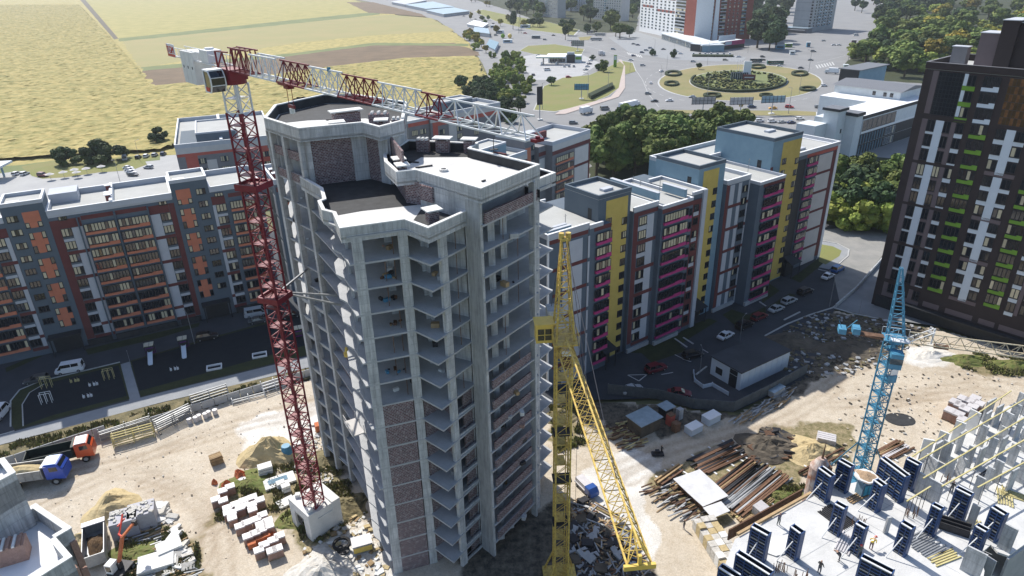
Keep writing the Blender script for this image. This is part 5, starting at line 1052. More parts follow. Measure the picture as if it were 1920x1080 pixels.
for a in [((1361, 628), 'sedan', 'white', 37, 'parked alone above the small transformer building'), ((1185, 729), 'sedan', 'silver', 22, 'parked lowest in the yard beside the yellow crane jib'), ((1230, 690), 'suv', 'dark red', 25, 'parked between painted triangles below the yellow stair tower'), ((1299, 664), 'wagon', 'black', 20, 'parked at the tip of a dark lawn patch'), ((1274, 736), 'sedan', 'dark red', -8, 'parked beside the low wall left of the transformer building'),
          ((1396, 609), 'suv', 'black', 33, 'third in the kerbside row above the rough ground'), ((1424, 593), 'wagon', 'dark red', 33, 'between a black suv and a silver car on the kerbside row'), ((1456, 578), 'sedan', 'silver', 33, 'lower of two silver cars on the kerbside row'), ((1480, 563), 'wagon', 'silver', 33, 'upper of two silver cars on the kerbside row'), ((1510, 546), 'suv', 'black', 33, 'just past the two silver cars on the kerbside row'),
          ((1553, 517), 'sedan', 'white', 38, 'parked directly behind the blue car at the row end'), ((1571, 504), 'suv', 'blue', 38, 'parked first at the far end of the row near the lit corner'), ((1454, 506), 'hatch', 'silver', 70, 'parked at the foot of the farthest yellow stair tower')]: car(*a, group=GC)
GL = 'cars parked in front of the orange block'
for a in [((131, 692), 'van', 'white', 200, 'parked between the playground and the orange block'), ((68, 711), 'wagon', 'dark grey', 200, 'parked left of the white minivan'), ((388, 631), 'suv', 'black', 20, 'parked above the playground slides'), ((480, 588), 'van', 'silver', 20, 'parked left of the red mast under the orange block'), ((484, 600), 'sedan', 'dark grey', 20, 'parked directly in front of the silver minivan'), ((545, 590), 'wagon', 'black', 20, 'parked between the red mast and the concrete tower'), ((-1, 775), 'van', 'white', 100, 'cut off at the left picture edge below the playground')]: car(*a, group=GL)
# --- dump trucks --------------------------------------------------------------------
def dump_truck(name, label, loc, head, cabc, bedc, load=True):
 o = thing(name, label, 'truck', (*loc, 0), R(head))
 b = MB(); b.box(-4.2, 3.6, -.45, .45, .7, 1.05); b.build('chassis', [M['dsteel']], o)
 b = MB(); loft(b, [(1.9, sec(1.22, .9, 3.05, .15)), (3.5, sec(1.22, .8, 3.05, .15)), (4.05, sec(1.18, .7, 2.3, .15))]); cb_ = b.build('cab', [paint(cabc)], o)
 b = MB(); b.quad((3.6, -1.05, 2.98), (4.08, -1.05, 2.2), (4.08, 1.05, 2.2), (3.6, 1.05, 2.98)); 
 for y in (-1, 1): P = [(2.5, y * 1.235, 2.1), (3.5, y * 1.235, 2.1), (3.45, y * 1.235, 2.75), (2.5, y * 1.235, 2.75)]; b.quad(*(P if y < 0 else P[::-1]))
 b.build('windscreen', [M['cabglass']], cb_)
 b = MB(); b.box(2.0, 3.4, -1.0, 1.0, 3.06, 3.14); b.build('roof_panel', [M['wsteel'] if cabc[2] < .1 else paint((.3, .45, .75))], cb_)
 b = MB(); b.m = 0; t = .1; b.box(-4.3, 1.6, -1.25, 1.25, 1.2, 1.35)
 for y in (-1.25, 1.15): b.box(-4.3, 1.6, y, y + t, 1.35, 2.55)
 b.box(-4.3, -4.2, -1.15, 1.15, 1.35, 2.45); b.box(1.5, 1.6, -1.15, 1.15, 1.35, 2.9); b.box(1.6, 2.3, -1.2, 1.2, 2.8, 2.95)
 for k in range(7): 
  for y in (-1.31, 1.25): b.box(-4.1 + k * .9, -4.0 + k * .9, y, y + .06, 1.35, 2.5)
 b.build('tipper_bed', [bedc], o)
 if load:
  b = MB(); n = 9; r = rnd(3)
  for i in range(n + 1):
   for j in range(5): b.v.append((-4.15 + 5.6 * i / n, -1.12 + 2.24 * j / 4, 1.9 + .9 * math.sin(math.pi * i / n) * math.sin(math.pi * (j + .3) / 4.6) + r.uniform(-.05, .05)))
  for i in range(n):
   for j in range(4): a = i * 5 + j; b.f.append((a, a + 5, a + 6, a + 1)); b.mi.append(0)
  b.build('sand_load', [M['pile']], o)
 for x_ in (-3.0, -1.7, 2.9):
  for y_ in (-1.05, 1.05): w_ = put('wheel', WHEEL, o, (x_, y_, .52)); w_.scale = (1.6, 1.9, 1.6)
 return o
tq = g(62, 893, 1.2); dump_truck('dump_truck', 'blue cab dump truck loaded with sand on the haul road at left', (tq[0] + .2, tq[1]), 12, (.02, .07, .42), M['steel']).scale = (1.25,) * 3
tq = g(118, 856, 1.2); dump_truck('dump_truck', 'orange cab dump truck with dark green bed behind the blue truck', tq, 22, (.62, .09, .02), mat('bed_green', (.02, .035, .03), .6, var=.2), False).scale = (1.2,) * 3
tb = thing('skip_truck', 'dark open skip trailer half full of brown soil at lower left', 'trailer', (*g(178, 1020, 1.5), 0), R(118))
b = MB(); b.box(-3.6, 3.6, -1.4, 1.4, .7, .85)
for y in (-1.4, 1.3): b.box(-3.6, 3.6, y, y + .1, .85, 2.6)
b.box(-3.6, -3.5, -1.3, 1.3, .85, 2.6); b.box(3.5, 3.6, -1.3, 1.3, .85, 2.6); b.build('skip', [M['steel']], tb)
b = MB(); b.box(2.9, 3.9, -1.5, 1.5, 2.62, 2.75); b.build('rolled_tarp', [M['wrap']], tb)
def heap(name, m, cx, cy, rx, ry, h, z=0, parent=None, seed=1, n=22, rough=.12, power=1.0):
 b = MB(); r = rnd(seed); nr = 8
 for i in range(nr + 1):
  t = i / nr
  for k in range(n):
   a = 2 * math.pi * k / n; q = 1 + .16 * math.sin(3 * a + seed) + .08 * math.sin(5 * a + 2 * seed)
   nz = noise.noise(Vector((t * rx * math.cos(a) * .7 + seed, t * ry * math.sin(a) * .7, seed))) 
   b.v.append((cx + rx * t * q * math.cos(a), cy + ry * t * q * math.sin(a), z - .05 + h * max(0, (1 - t) ** power * (1 + nz * .5)) + (r.uniform(-rough, rough) * h * .35 if 0 < i < nr else 0)))
 for i in range(nr):
  for k in range(n): a = i * n + k; c = i * n + (k + 1) % n; b.f.append((a, a + n, c + n, c)); b.mi.append(0)
 o = b.build(name, [m], parent); 
 return o
heap('soil_load', mat('brown_soil', (.16, .10, .05), .95, scale=3, col2=(.08, .05, .03), bump=.8), 0.3, 0, 2.6, 1.15, 1.1, 1.0, tb, 5)
for x_ in (-2.4, -1.2, 2.4):
 for y_ in (-1.2, 1.2): w_ = put('wheel', WHEEL, tb, (x_, y_, .5)); w_.scale = (1.5, 1.6, 1.5); w_.rotation_euler = (0, 0, 0)
lc = thing('loader_crane', 'orange articulated loader crane with small white cab at lower left', 'crane', (*g(222, 1062, 1.5), 0), R(80))
b = MB(); b.box(-1.6, 1.6, -1.1, 1.1, .6, 1.0); b.cyl(.3, 0, 1.0, 2.0, .4, 10); b.build('chassis', [M['dsteel']], lc)
b = MB(); b.bar((.3, 0, 1.9), (1.9, -.2, 5.0), .38); b.bar((1.9, -.2, 5.0), (4.2, -.6, 5.6), .3); b.bar((.6, .2, 2.2), (1.6, 0, 4.4), .14); b.build('boom', [M['brickred']], lc)
b = MB(); b.bar((3.2, 1.4, 5.4), (4.9, 1.6, 5.2), .16); b.bar((2.4, .8, 4.6), (5.0, 1.8, 5.9), .2); b.bar((1.9, -.2, 5.0), (2.6, 1.0, 4.7), .2); b.build('outer_arm', [M['redb']], lc)
b = MB(); b.box(-1.0, .3, .2, 1.2, 1.0, 2.5); b.m = 1; b.box(-1.02, -.98, .3, 1.1, 1.4, 2.3); b.build('cab', [M['white'], M['cabglass']], lc)
for x_ in (-1.1, 1.1):
 for y_ in (-1.05, 1.05): w_ = put('wheel', WHEEL, lc, (x_, y_, .5)); w_.scale = (1.5, 1.5, 1.5)
b = MB(); b.box(3.9, 4.3, -.9, -.3, 5.1, 5.9); b.build('grab', [M['dsteel']], lc)
# ------------------------------------------------------------------ pallets
def pallet_proto(w_, d_, h, m, top, name='brick_pallet'):
 o = thing(name, 'pallet', 'pallet', (0, 0, 0))
 b = MB()
 for y in (-d_ / 2, 0, d_ / 2 - .1): b.box(-w_ / 2, w_ / 2, y, y + .1, 0, .1)
 b.box(-w_ / 2, w_ / 2, -d_ / 2, d_ / 2, .1, .13); b.build('pallet_base', [M['wood']], o)
 b = MB(); r = rnd(int(w_ * 10)); nl = 5
 for k in range(nl): q = r.uniform(-.015, .015); z0 = .14 + (h - .14) * k / nl; b.box(-w_ / 2 + .03 + q, w_ / 2 - .03 + q, -d_ / 2 + .03, d_ / 2 - .03, z0, z0 + (h - .14) / nl - .015)
 b.build('brick_stack', [m], o)
 if top: b = MB(); b.box(-w_ / 2 - .01, w_ / 2 + .01, -d_ / 2 - .01, d_ / 2 + .01, h, h + .03); b.box(-w_ / 2 - .012, w_ / 2 + .012, -d_ / 2 - .012, d_ / 2 + .012, h - .22, h - .0); b.build('wrap', [M['wrap']], o)
 return o
pp = pallet_proto(1.45, 1.25, 1.55, M['pallet'], True)
used = [False]; GP = 'wrapped brick pallets beside the red crane'
def pallet(px, z0, label, rz=25, sc=1.0, grp=GP, src=None, pt=None):
 s = src or pp; p = pt or g(px[0], px[1], z0 + 1.55 * sc)
 return copy_thing(s, (p[0], p[1], z0), R(rz), label, grp, sc)
PL = [((417, 919), 'pinkish wrapped pallet, topmost left of the two by the red drums'), ((431, 911), 'pinkish wrapped pallet just below the clay red sacks'), ((404, 935), 'lower left wrapped pallet of the group of three under the sacks'), ((418, 937), 'wrapped pallet beside the lower left one of the upper group'),
      ((426, 951), 'wrapped pallet at the left corner of the big cluster'), ((441, 944), 'second wrapped pallet along the back row of the big cluster'), ((457, 937), 'third wrapped pallet along the back row of the big cluster'), ((473, 931), 'topmost wrapped pallet of the big cluster'), ((487, 936), 'rightmost wrapped pallet of the big cluster'), ((472, 945), 'wrapped pallet in the middle row of the big cluster, right side'), ((450, 951), 'wrapped pallet in the middle row of the big cluster, centre'), ((434, 961), 'front left wrapped pallet of the big cluster'),
      ((449, 985), 'left pallet of the pair standing free below the big cluster'), ((462, 979), 'right pallet of the pair standing free below the big cluster'), ((492, 964), 'topmost pallet of the cluster nearest the crane foundation'), ((480, 972), 'left pallet of the cluster nearest the crane foundation'), ((502, 975), 'right pallet of the cluster nearest the crane foundation'), ((488, 982), 'middle pallet of the cluster nearest the crane foundation'), ((504, 985), 'pallet at the right end above the orange brick rows'), ((490, 992), 'pallet directly above the orange brick rows'),
      ((478, 998), 'right half of the long pallet pair left of the orange bricks'), ((464, 1004), 'left half of the long pallet pair left of the orange bricks'), ((524, 1003), 'rightmost pallet below the orange brick rows'), ((512, 1011), 'pallet between the rightmost pallet and the orange bricks'), ((495, 1020), 'pallet below the orange bricks, next to the open drum'), ((520, 1027), 'right pallet of the lowest row of the brick yard'), ((509, 1031), 'left pallet of the lowest row of the brick yard'), ((485, 1030), 'small open pallet with a dark hole at the lowest corner')]
for px_, lb in PL: pallet(px_, 0.0, lb, 28, .93)
for i in (4, 6, 9, 11): pallet((PL[i][0][0] + 1, PL[i][0][1] + 9), 0.0, 'lower pallet half hidden in front of pallet row %s of the big cluster' % ('one', 'two', 'three', 'four')[(4, 6, 9, 11).index(i)], 28, .9)
for px_, lb in [((1782, 768), 'leftmost brick pallet beyond the deck wall panels'), ((1798, 775), 'front brick pallet beyond the deck wall panels'), ((1791, 752), 'back left brick pallet beyond the deck'), ((1800, 758), 'middle brick pallet of the group beyond the deck'), ((1810, 765), 'brick pallet right of the front one beyond the deck'), ((1806, 746), 'rear brick pallet of the group beyond the deck'), ((1819, 751), 'brick pallet behind the tallest wall panel'), ((1825, 760), 'brick pallet near the timber beam end beyond the deck'), ((1836, 755), 'brick pallet between the beam and dark sacks'), ((1829, 745), 'farthest right brick pallet beyond the deck'), ((1806, 785), 'brick pallet partly behind the concrete wall panel')]:
 pallet(px_, 0.0, lb, 40, 1.25, 'brick pallets beyond the deck wall panels')
pp2 = pallet_proto(1.2, 1.2, 1.2, M['brickred'], False, 'sack_pallet')
for o in [pp2]: pass
ss = [((448, 885), 'torn clay red sack heap left of the white slab'), ((451, 891), 'second clay red sack heap beside the torn one'), ((424, 906), 'clay red sack heap behind the upper wrapped pallets'), ((402, 903), 'small clay red sack alone at the far left of the brick yard'), ((598, 798), 'left orange brick pallet beside the tower foot'), ((606, 797), 'right orange brick pallet beside the tower foot'), ((472, 1018), 'orange brick heap at the left end of the orange row'), ((487, 1008), 'orange brick row between the wrapped pallets'), ((499, 1003), 'orange brick row next to the round drum'), ((507, 997), 'round orange drum at the end of the brick row')]
for i, (px_, lb) in enumerate(ss):
 if i in (4, 5): copy_thing(pp2, (*g(px_[0], px_[1], 1.0), 0), R(25), lb, 'orange brick pallets', 1.2)
 elif i in (6, 7, 8): copy_thing(pp2, (*g(px_[0], px_[1], .8), 0), R(28), lb, 'orange brick pallets', (1.0, .8, .8))
 else:
  p = g(*px_, .4); o = heap('sack_heap', M['brickred'], 0, 0, .9 if i != 3 else .5, .75 if i != 3 else .4, 1.0, 0, None, 7 + i, rough=.5, power=.6); o.location = (*p, 0); tag(o, lb, 'sacks', 'clay red sacks')
for px_, lb, z0, s_, a, src in [((405, 858), 'lone stack of timber pallets on the open sand', 0, 1.0, 35, None), ((1550, 822), 'white plank bundle standing by the soil pit', 0, 1.5, -25, None)]:
 p = g(*px_, 1.0); o = thing('timber_stack', lb, 'timber', (*p, 0), R(a))
 for k in range(7):
  for j in range(4): b = MB(); b.box(-1.0 * s_ + .1 * (k % 2), 1.0 * s_ - .05 * k % .2, -.7 * s_ + j * .37 * s_, -.7 * s_ + j * .37 * s_ + .3 * s_, k * .22, k * .22 + .15); b.build('board', [M['wood'] if s_ < 1.2 else M['wrap']], o)
for o in (pp, pp2):
 for c in list(o.children): bpy.data.objects.remove(c)
 bpy.data.objects.remove(o)
for i, (px_, lb) in enumerate([((233, 975), 'left of two big grey wrapped block stacks behind the loader crane'), ((266, 962), 'right of two big grey wrapped block stacks, white rubble on top')]):
 p = g(*px_, 2.0); o = thing('block_stack', lb, 'stack', (*p, 0), R(24), 'big grey block stacks')
 b = MB(); b.box(-1.8, 1.8, -1.6, 1.6, 0, 2.9); b.build('wrapped_blocks', [mat('grey_wrap', (.38, .38, .42), .6, var=.1)], o)
 r = rnd(i)
 b = MB()
 for k in range(26): x, y, s_ = r.uniform(-1.6, 1.6), r.uniform(-1.4, 1.4), r.uniform(.12, .35); b.box(-s_, s_, -s_ * .7, s_ * .7, 0, r.uniform(.05, .25), r.uniform(0, 3), (x, y, 2.9))
 q = b.build('top_rubble', [M['rubble']], o); q['kind'] = 'stuff'
def slabs(name, label, px, z, size, rz, m='concl', n=1, cat='slab', grp=None, gap=.14):
 p = g(*px, z); o = thing(name, label, cat, (*p, 0), R(rz), grp)
 for k in range(n): b = MB(); b.box(-size[0] / 2, size[0] / 2, -size[1] / 2, size[1] / 2, k * (size[2] + gap) + .05, k * (size[2] + gap) + size[2] + .05, R(k * 3), (0, 0, 0)); b.build('slab', [M[m]], o)
 return o
slabs('precast_slab', 'flat concrete slab in the weeds below the grey block stacks', (293, 1055), .3, (4.6, 3.2, .3), 20, n=2)
slabs('precast_slab', 'thick broken concrete slab right of the slab in the weeds', (318, 1028), .3, (3.2, 2.4, .4), 32, n=2)
slabs('precast_slab', 'pale concrete slab with blue bars left of the red mast', (524, 900), .4, (4.8, 2.6, .35), 28, n=1)
slabs('precast_slab', 'small white slab beside the clay red sacks', (459, 900), .3, (2.2, 1.0, .3), -30)
slabs('precast_slab', 'pale slab lying against the crane foundation', (536, 940), .3, (2.6, 1.8, .25), 40)
slabs('precast_slab', 'pale block stack left of the red mast slab', (498, 882), .5, (2.2, 1.5, .4), 20, n=3)
slabs('precast_slab', 'pair of pale blocks right of the blue bars', (527, 910), .5, (1.3, 1.1, .5), 28, n=2)
slabs('precast_slab', 'pale block at the right end by the blue bars', (536, 915), .5, (1.3, 1.2, .5), 28, n=2)
b = MB()
for k in range(5): b.bar((-1.8, -.6 + k * .22, .5), (1.2, -.6 + k * .22, .5), .09)
o = b.build('steel_bars', [M['blue']]); o.location = (*g(524, 898, .4), 0); o.rotation_euler = (0, 0, R(28)); tag(o, 'bundle of blue steel bars lying on a pale slab', 'bars', kind='stuff')
p = g(505, 842, 1.0); o = heap('sand_pile', M['pile'], 0, 0, 5.4, 4.0, 3.6, 0, None, 3); o.location = (*p, 0); tag(o, 'large pale sand pile left of the red mast by the mixer', 'sand pile', 'sand piles')
p = g(208, 945, 1.0); o = heap('sand_pile', M['pile'], 0, 0, 4.2, 4.4, 2.6, 0, None, 8); o.location = (*p, 0); tag(o, 'smaller ochre sand pile behind the grey block stacks', 'sand pile', 'sand piles')
p = g(147, 1003, 1.0); o = heap('sand_pile', M['pile'], 0, 0, 1.9, 2.0, 1.2, 0, None, 5); o.location = (*p, 0); tag(o, 'small straw coloured pile beside the skip trailer', 'sand pile', 'sand piles')
p = g(605, 1070, .5); o = heap('gravel_pile', M['rubble'], 0, 0, 5.5, 4.5, 1.8, 0, None, 9); o.location = (*p, 0); tag(o, 'whitish gravel pile at the bottom left of the tower foot', 'gravel pile')
mx = thing('cement_mixer', 'grey blue mortar mixer beside the large sand pile', 'mixer', (*g(538, 848, .8), 0), R(40))
b = MB(); b.cyl(0, 0, .7, 2.2, 1.1, 14, .7); b.build('drum', [M['blue']], mx); b = MB(); b.box(-1.6, 1.2, -.7, .7, .3, .7); b.box(1.0, 2.4, -.4, .4, .5, 1.6)
b.build('frame', [M['steel']], mx)
for x_ in (-1.1, 1.1): w_ = put('wheel', WHEEL, mx, (x_, -.8, .32))
mx = thing('cement_mixer', 'orange sided mixer with round black drum at the tower foot', 'mixer', (*g(664, 1025, .8), 0), R(20))
b = MB(); b.box(-.2, 2.4, -.9, .9, .3, 1.5); b.m = 1; b.box(-.2, 2.4, -.93, -.9, .3, 1.2); b.m = 2; b.box(-.3, 2.5, -1.0, 1.0, 1.5, 1.6); b.build('housing', [M['steel'], M['yellowp'], M['wrap']], mx)
b = MB()
for k in range(16):
 a, c = 2 * math.pi * k / 16, 2 * math.pi * (k + 1) / 16; b.bar((-1.6 + 1.1 * math.cos(a), .6 + 1.1 * math.sin(a), 1.4), (-1.6 + 1.1 * math.cos(c), .6 + 1.1 * math.sin(c), 1.4), .35)
b.build('drum', [M['tyre']], mx); b = MB(); b.cyl(-1.6, .6, .1, .3, 1.0, 12); b.build('drum_base', [M['dsteel']], mx)
def scatter(name, label, poly, n, m, smin, smax, long=False, z=0.0, seed=1, cat='debris', head=None, flat=.4):
 W = [g(*p) for p in poly]; x0, x1 = min(p[0] for p in W), max(p[0] for p in W); y0, y1 = min(p[1] for p in W), max(p[1] for p in W); r = rnd(seed); b = MB(); ms = m if isinstance(m, list) else [m]; c = 0
 while c < n:
  x, y = r.uniform(x0, x1), r.uniform(y0, y1)
  if not in_poly(x, y, W): continue
  c += 1; s_ = r.uniform(smin, smax); b.m = r.randrange(len(ms)); a = R(head + r.uniform(-12, 12)) if head is not None else r.uniform(0, 6.3)
  t_ = Matrix.Rotation(r.uniform(-.35, .35), 4, 'X') @ Matrix.Rotation(r.uniform(-.2, .2), 4, 'Y')
  if long: b.box(-s_, s_, -.09, .09, .02, .02 + r.uniform(.06, .2), a, (x, y, z + r.uniform(0, .25)), t_)
  else: b.box(-s_, s_, -s_ * r.uniform(.4, 1), s_ * r.uniform(.4, 1), -.02, s_ * r.uniform(.2, 1) * flat * 2, a, (x, y, z), t_)
 o = b.build(name, ms); tag(o, label, cat, kind='stuff'); return o
scatter('debris', 'dark scrap timber and sheet debris under the yellow crane jib', [(1075, 935), (1120, 950), (1180, 1000), (1215, 1080), (1080, 1120), (1070, 1000)], 260, [M['dsteel'], M['wood'], M['concd'], M['steel'], M['rust']], .2, 1.5, True, seed=2)
scatter('debris', 'broken blocks and sacks around the dark scrap heap', [(1075, 935), (1120, 950), (1180, 1000), (1215, 1080), (1080, 1120), (1070, 1000)], 120, [M['concd'], M['dsteel'], M['dirt']], .2, .9, seed=3)
scatter('rubble', 'white rubble and stones around the tower foot', [(560, 1020), (640, 960), (700, 960), (730, 1080), (700, 1120), (560, 1110)], 240, [M['rubble'], M['concl'], M['pile'], M['wood']], .08, .5, seed=4, cat='rubble')
scatter('rubble', 'loose stones beside the red mast base', [(560, 800), (615, 790), (625, 900), (600, 925), (550, 880)], 260, [M['rubble'], M['sand'], M['conc']], .08, .35, seed=5, cat='rubble')
scatter('rubble', 'white broken slabs beside the grey block stacks', [(285, 950), (310, 945), (340, 1000), (370, 1060), (300, 1080), (330, 1010)], 60, [M['rubble'], M['concl']], .3, 1.0, seed=6, cat='rubble')
scatter('debris', 'scrap boards and bars in the weeds at lower left', [(225, 1000), (300, 985), (350, 1010), (372, 1090), (240, 1110)], 120, [M['wood'], M['concd'], M['steel']], .3, 1.6, True, seed=7, head=30)
scatter('debris', 'stakes and sheets along the rough bank by the low fence', [(1370, 790), (1500, 715), (1470, 760), (1385, 800)], 60, [M['concd'], M['wood'], M['steel']], .3, 2.2, True, seed=8, head=37)
scatter('debris', 'timber scraps beside the tin roofed shed', [(1130, 800), (1180, 790), (1215, 830), (1170, 850)], 90, [M['wood'], M['rust'], M['woody']], .4, 1.4, True, seed=9, head=20)
scatter('debris', 'scrap boards and offcuts left of the white sheeting', [(1205, 915), (1262, 890), (1300, 930), (1330, 975), (1290, 985), (1225, 940)], 90, [M['wood'], M['rust'], M['concd'], M['dsteel']], .3, 1.8, True, seed=10, head=28)
scatter('debris', 'dark stubs in the soil pit', [(1395, 830), (1440, 805), (1490, 815), (1480, 860), (1420, 865)], 160, [M['dsteel'], M['dirt'], M['rust']], .2, .9, seed=11)
scatter('rubble', 'small stones strewn over the sandy ground', [(0, 900), (300, 800), (600, 720), (640, 1000), (420, 1080), (200, 1080)], 260, [M['rubble'], M['sand'], M['dirt']], .04, .16, seed=12, cat='rubble')
scatter('rubble', 'clods strewn over the rough dark ground', [(1385, 668), (1440, 640), (1500, 600), (1545, 584), (1640, 597), (1760, 617), (1720, 650), (1650, 690), (1530, 712)], 700, [M['dirt'], M['concd'], M['bank']], .1, .5, seed=13, cat='rubble')
scatter('rubble', 'lumps scattered over the sunlit lot', [(1560, 700), (1700, 700), (1900, 690), (1900, 730), (1720, 830), (1560, 860)], 200, [M['sand'], M['rubble'], M['dirt']], .05, .25, seed=14, cat='rubble')
for i, (px_, rx, ry, h, m_, lb) in enumerate([((1440, 838), 5.5, 4.0, 1.8, 'dirt', 'dark soil mound at the edge of the pit'), ((1520, 845), 5.0, 4.0, 1.6, 'pile', 'ochre soil mound between pit and plank bundle'), ((1050, 780), 3, 2.5, 1.2, 'bank', 'weedy mound beside the yellow mast'), ((1480, 640), 7, 4, 1.3, 'dirt', 'dark rubble mound behind the transformer building'), ((1590, 655), 8, 4, 1.2, 'dirt', 'dark mound below the blue crane counter jib'), ((1810, 675), 5, 2.5, 1.1, 'leafw', 'weedy mound below the pale crane jib'), ((1900, 685), 6, 2.5, 1.0, 'leafw', 'weedy mound at the right edge'), ((1745, 665), 5, 3, .9, 'lime', 'white lime heap below the crane jib'), ((470, 905), 5, 3, .7, 'leafw', 'weedy hump beside the sack heaps'), ((565, 970), 3.5, 3, .8, 'leafw', 'weedy hump left of the crane foundation'), ((650, 950), 3.5, 3, 1.2, 'bank', 'dry grass mound beside the tower foot'), ((260, 1040), 4, 3, .8, 'leafw', 'weedy hump under the loader crane'), ((1460, 930), 4, 2, .7, 'leafw', 'weedy hump right of the white sheeting'), ((610, 865), 3, 3, .8, 'bank', 'straw mound behind the red mast')]):
 p = g(*px_); o = heap('mound', M[m_], 0, 0, rx, ry, h, 0, None, 20 + i, rough=.3); o.location = (*p, 0); tag(o, lb, 'mound')
b = MB(); P = arc(0, 0, 2.6, 1.9, 0, 360, 18); b.quad(*[(x, y, .0) for x, y in P]); o = b.build('water_pit', [M['black']]); o.location = (*g(1687, 786), 0.03); tag(o, 'dark oval pit in the sand right of the blue mast', 'pit')
o = heap('pit_rim', M['pile'], 0, 0, 1, 1, .01, 0, o, 3)
# --- stacked steel frames along the bank ----------------------------------------------
def frames(label, p0, p1, m, rows, h, grp='steel frames stacked along the bank', lay=1):
 a = Vector((*g(*p0), 0)); c = Vector((*g(*p1), 0)); L = (c - a).length; o = thing('steel_frame', label, 'frame', tuple(a), math.atan2(c.y - a.y, c.x - a.x), grp)
 for l in range(lay):
  for k in range(rows): b = MB(); b.bar((0, l * .8, .2 + h * k / (rows - 1)), (L, l * .8, .2 + h * k / (rows - 1)), .16); b.build('rail', [M[m]], o)
 for x in (0, L / 2, L):
  b = MB(); b.bar((x, -.5, 0), (x, 0, h + .3), .14); b.bar((x, 1.4, 0), (x, .8, h + .3), .14); b.bar((x, 0, .9), (x, .8, .9), .1); b.build('post', [M[m]], o)
 return o
frames('yellowed timber and steel frame stack right of the orange truck', (214, 838), (290, 817), 'woody', 5, 2.0, lay=2); frames('grey steel frame stack behind the yellowed one', (190, 828), (285, 797), 'steel', 4, 1.8); frames('long grey frame stack in the middle of the bank row', (296, 812), (362, 780), 'steel', 6, 2.2, lay=2)
frames('grey frame stack above the barrels', (362, 767), (430, 745), 'steel', 5, 2.4, lay=2); frames('single low rail leading right from the barrels', (436, 757), (497, 741), 'concl', 2, .5); frames('short white and red frame nearest the red mast', (494, 737), (540, 722), 'wsteel', 4, 2.0)
for i in range(6):
 p = g(355 + i * 9 + (i % 2) * 3, 789 - i * 3.4, .5); b = MB(); b.cyl(0, 0, 0, 1.0, .45, 12); o = b.build('barrel', [M['wrap']]); o.location = (*p, 0); tag(o, ('leftmost', 'second', 'third', 'fourth', 'fifth', 'rightmost')[i] + ' white barrel in the row before the grey frames', 'barrel', 'white barrels by the frames')
for k in range(18):
 p = (188 + k * 24, 826 - k * 7.4); a = g(*p); c = g(p[0] + 23.5, p[1] - 7.25); L = math.hypot(c[0] - a[0], c[1] - a[1])
 b = MB(); b.box(0, L - .05, -.08, .08, 0, 1.6); o = b.build('fence_panel', [M['concd']])
 o.location = (*a, 0); o.rotation_euler = (0, 0, math.atan2(c[1] - a[1], c[0] - a[0]))
 if k == 0: fo = thing('site_fence', 'low grey concrete panel fence along the dry bank', 'fence', (0, 0, 0))
 o.parent = fo
for k in range(8):
 p = (10 + k * 24, 880 - k * 8); a = g(*p); c = g(p[0] + 23.5, p[1] - 8); L = math.hypot(c[0] - a[0], c[1] - a[1]); b = MB(); b.box(0, L - .05, -.08, .08, 0, 2.2); o = b.build('fence_panel', [M['concd']]); o.location = (*a, 0); o.rotation_euler = (0, 0, math.atan2(c[1] - a[1], c[0] - a[0])); o.parent = fo
# --- playground ------------------------------------------------------------------------
for i, (px_, lb) in enumerate([((285, 668), 'left play tower with pale blue slide on the dark playground'), ((347, 656), 'right play tower with pale blue slide on the dark playground'), ((562, 636), 'purple play tower partly hidden behind the concrete tower')]):
 p = g(*px_); o = thing('play_tower', lb, 'slide', (*p, 0), R(-68), 'playground towers')
 b = MB(); b.box(-.8, .8, -.8, .8, 1.4, 1.5); 
 for x in (-.8, .8):
  for y in (-.8, .8): b.bar((x, y, 0), (x, y, 3.0), .12)
 b.build('frame', [M['dsteel']], o)
 b = MB(); b.quad((-.95, -.95, 2.8), (.95, -.95, 2.8), (0, -.95, 3.5)); b.box(-.9, .9, -.9, .0, 2.95, 3.05); b.box(-.9, .9, .1, .9, 2.95, 3.05); b.build('roof', [mat('cream_board', (.6, .55, .42), .7)], o)
 b = MB(); b.box(-1.0, -.8, -1.0, .9, .3, 1.6); b.build('side_panel', [mat('purple_board', (.16, .02, .22), .7, var=.1)], o)
 if i < 2: b = MB(); b.quad((.8, -.4, 1.5), (4.2, -.4, .2), (4.2, .4, .2), (.8, .4, 1.5)); b.quad((.8, .4, 1.45), (4.2, .4, .15), (4.2, -.4, .15), (.8, -.4, 1.45)); b.bar((.8, -.42, 1.65), (4.2, -.42, .4), .1); b.bar((.8, .42, 1.65), (4.2, .42, .4), .1); b.build('slide', [M['wblue']], o)
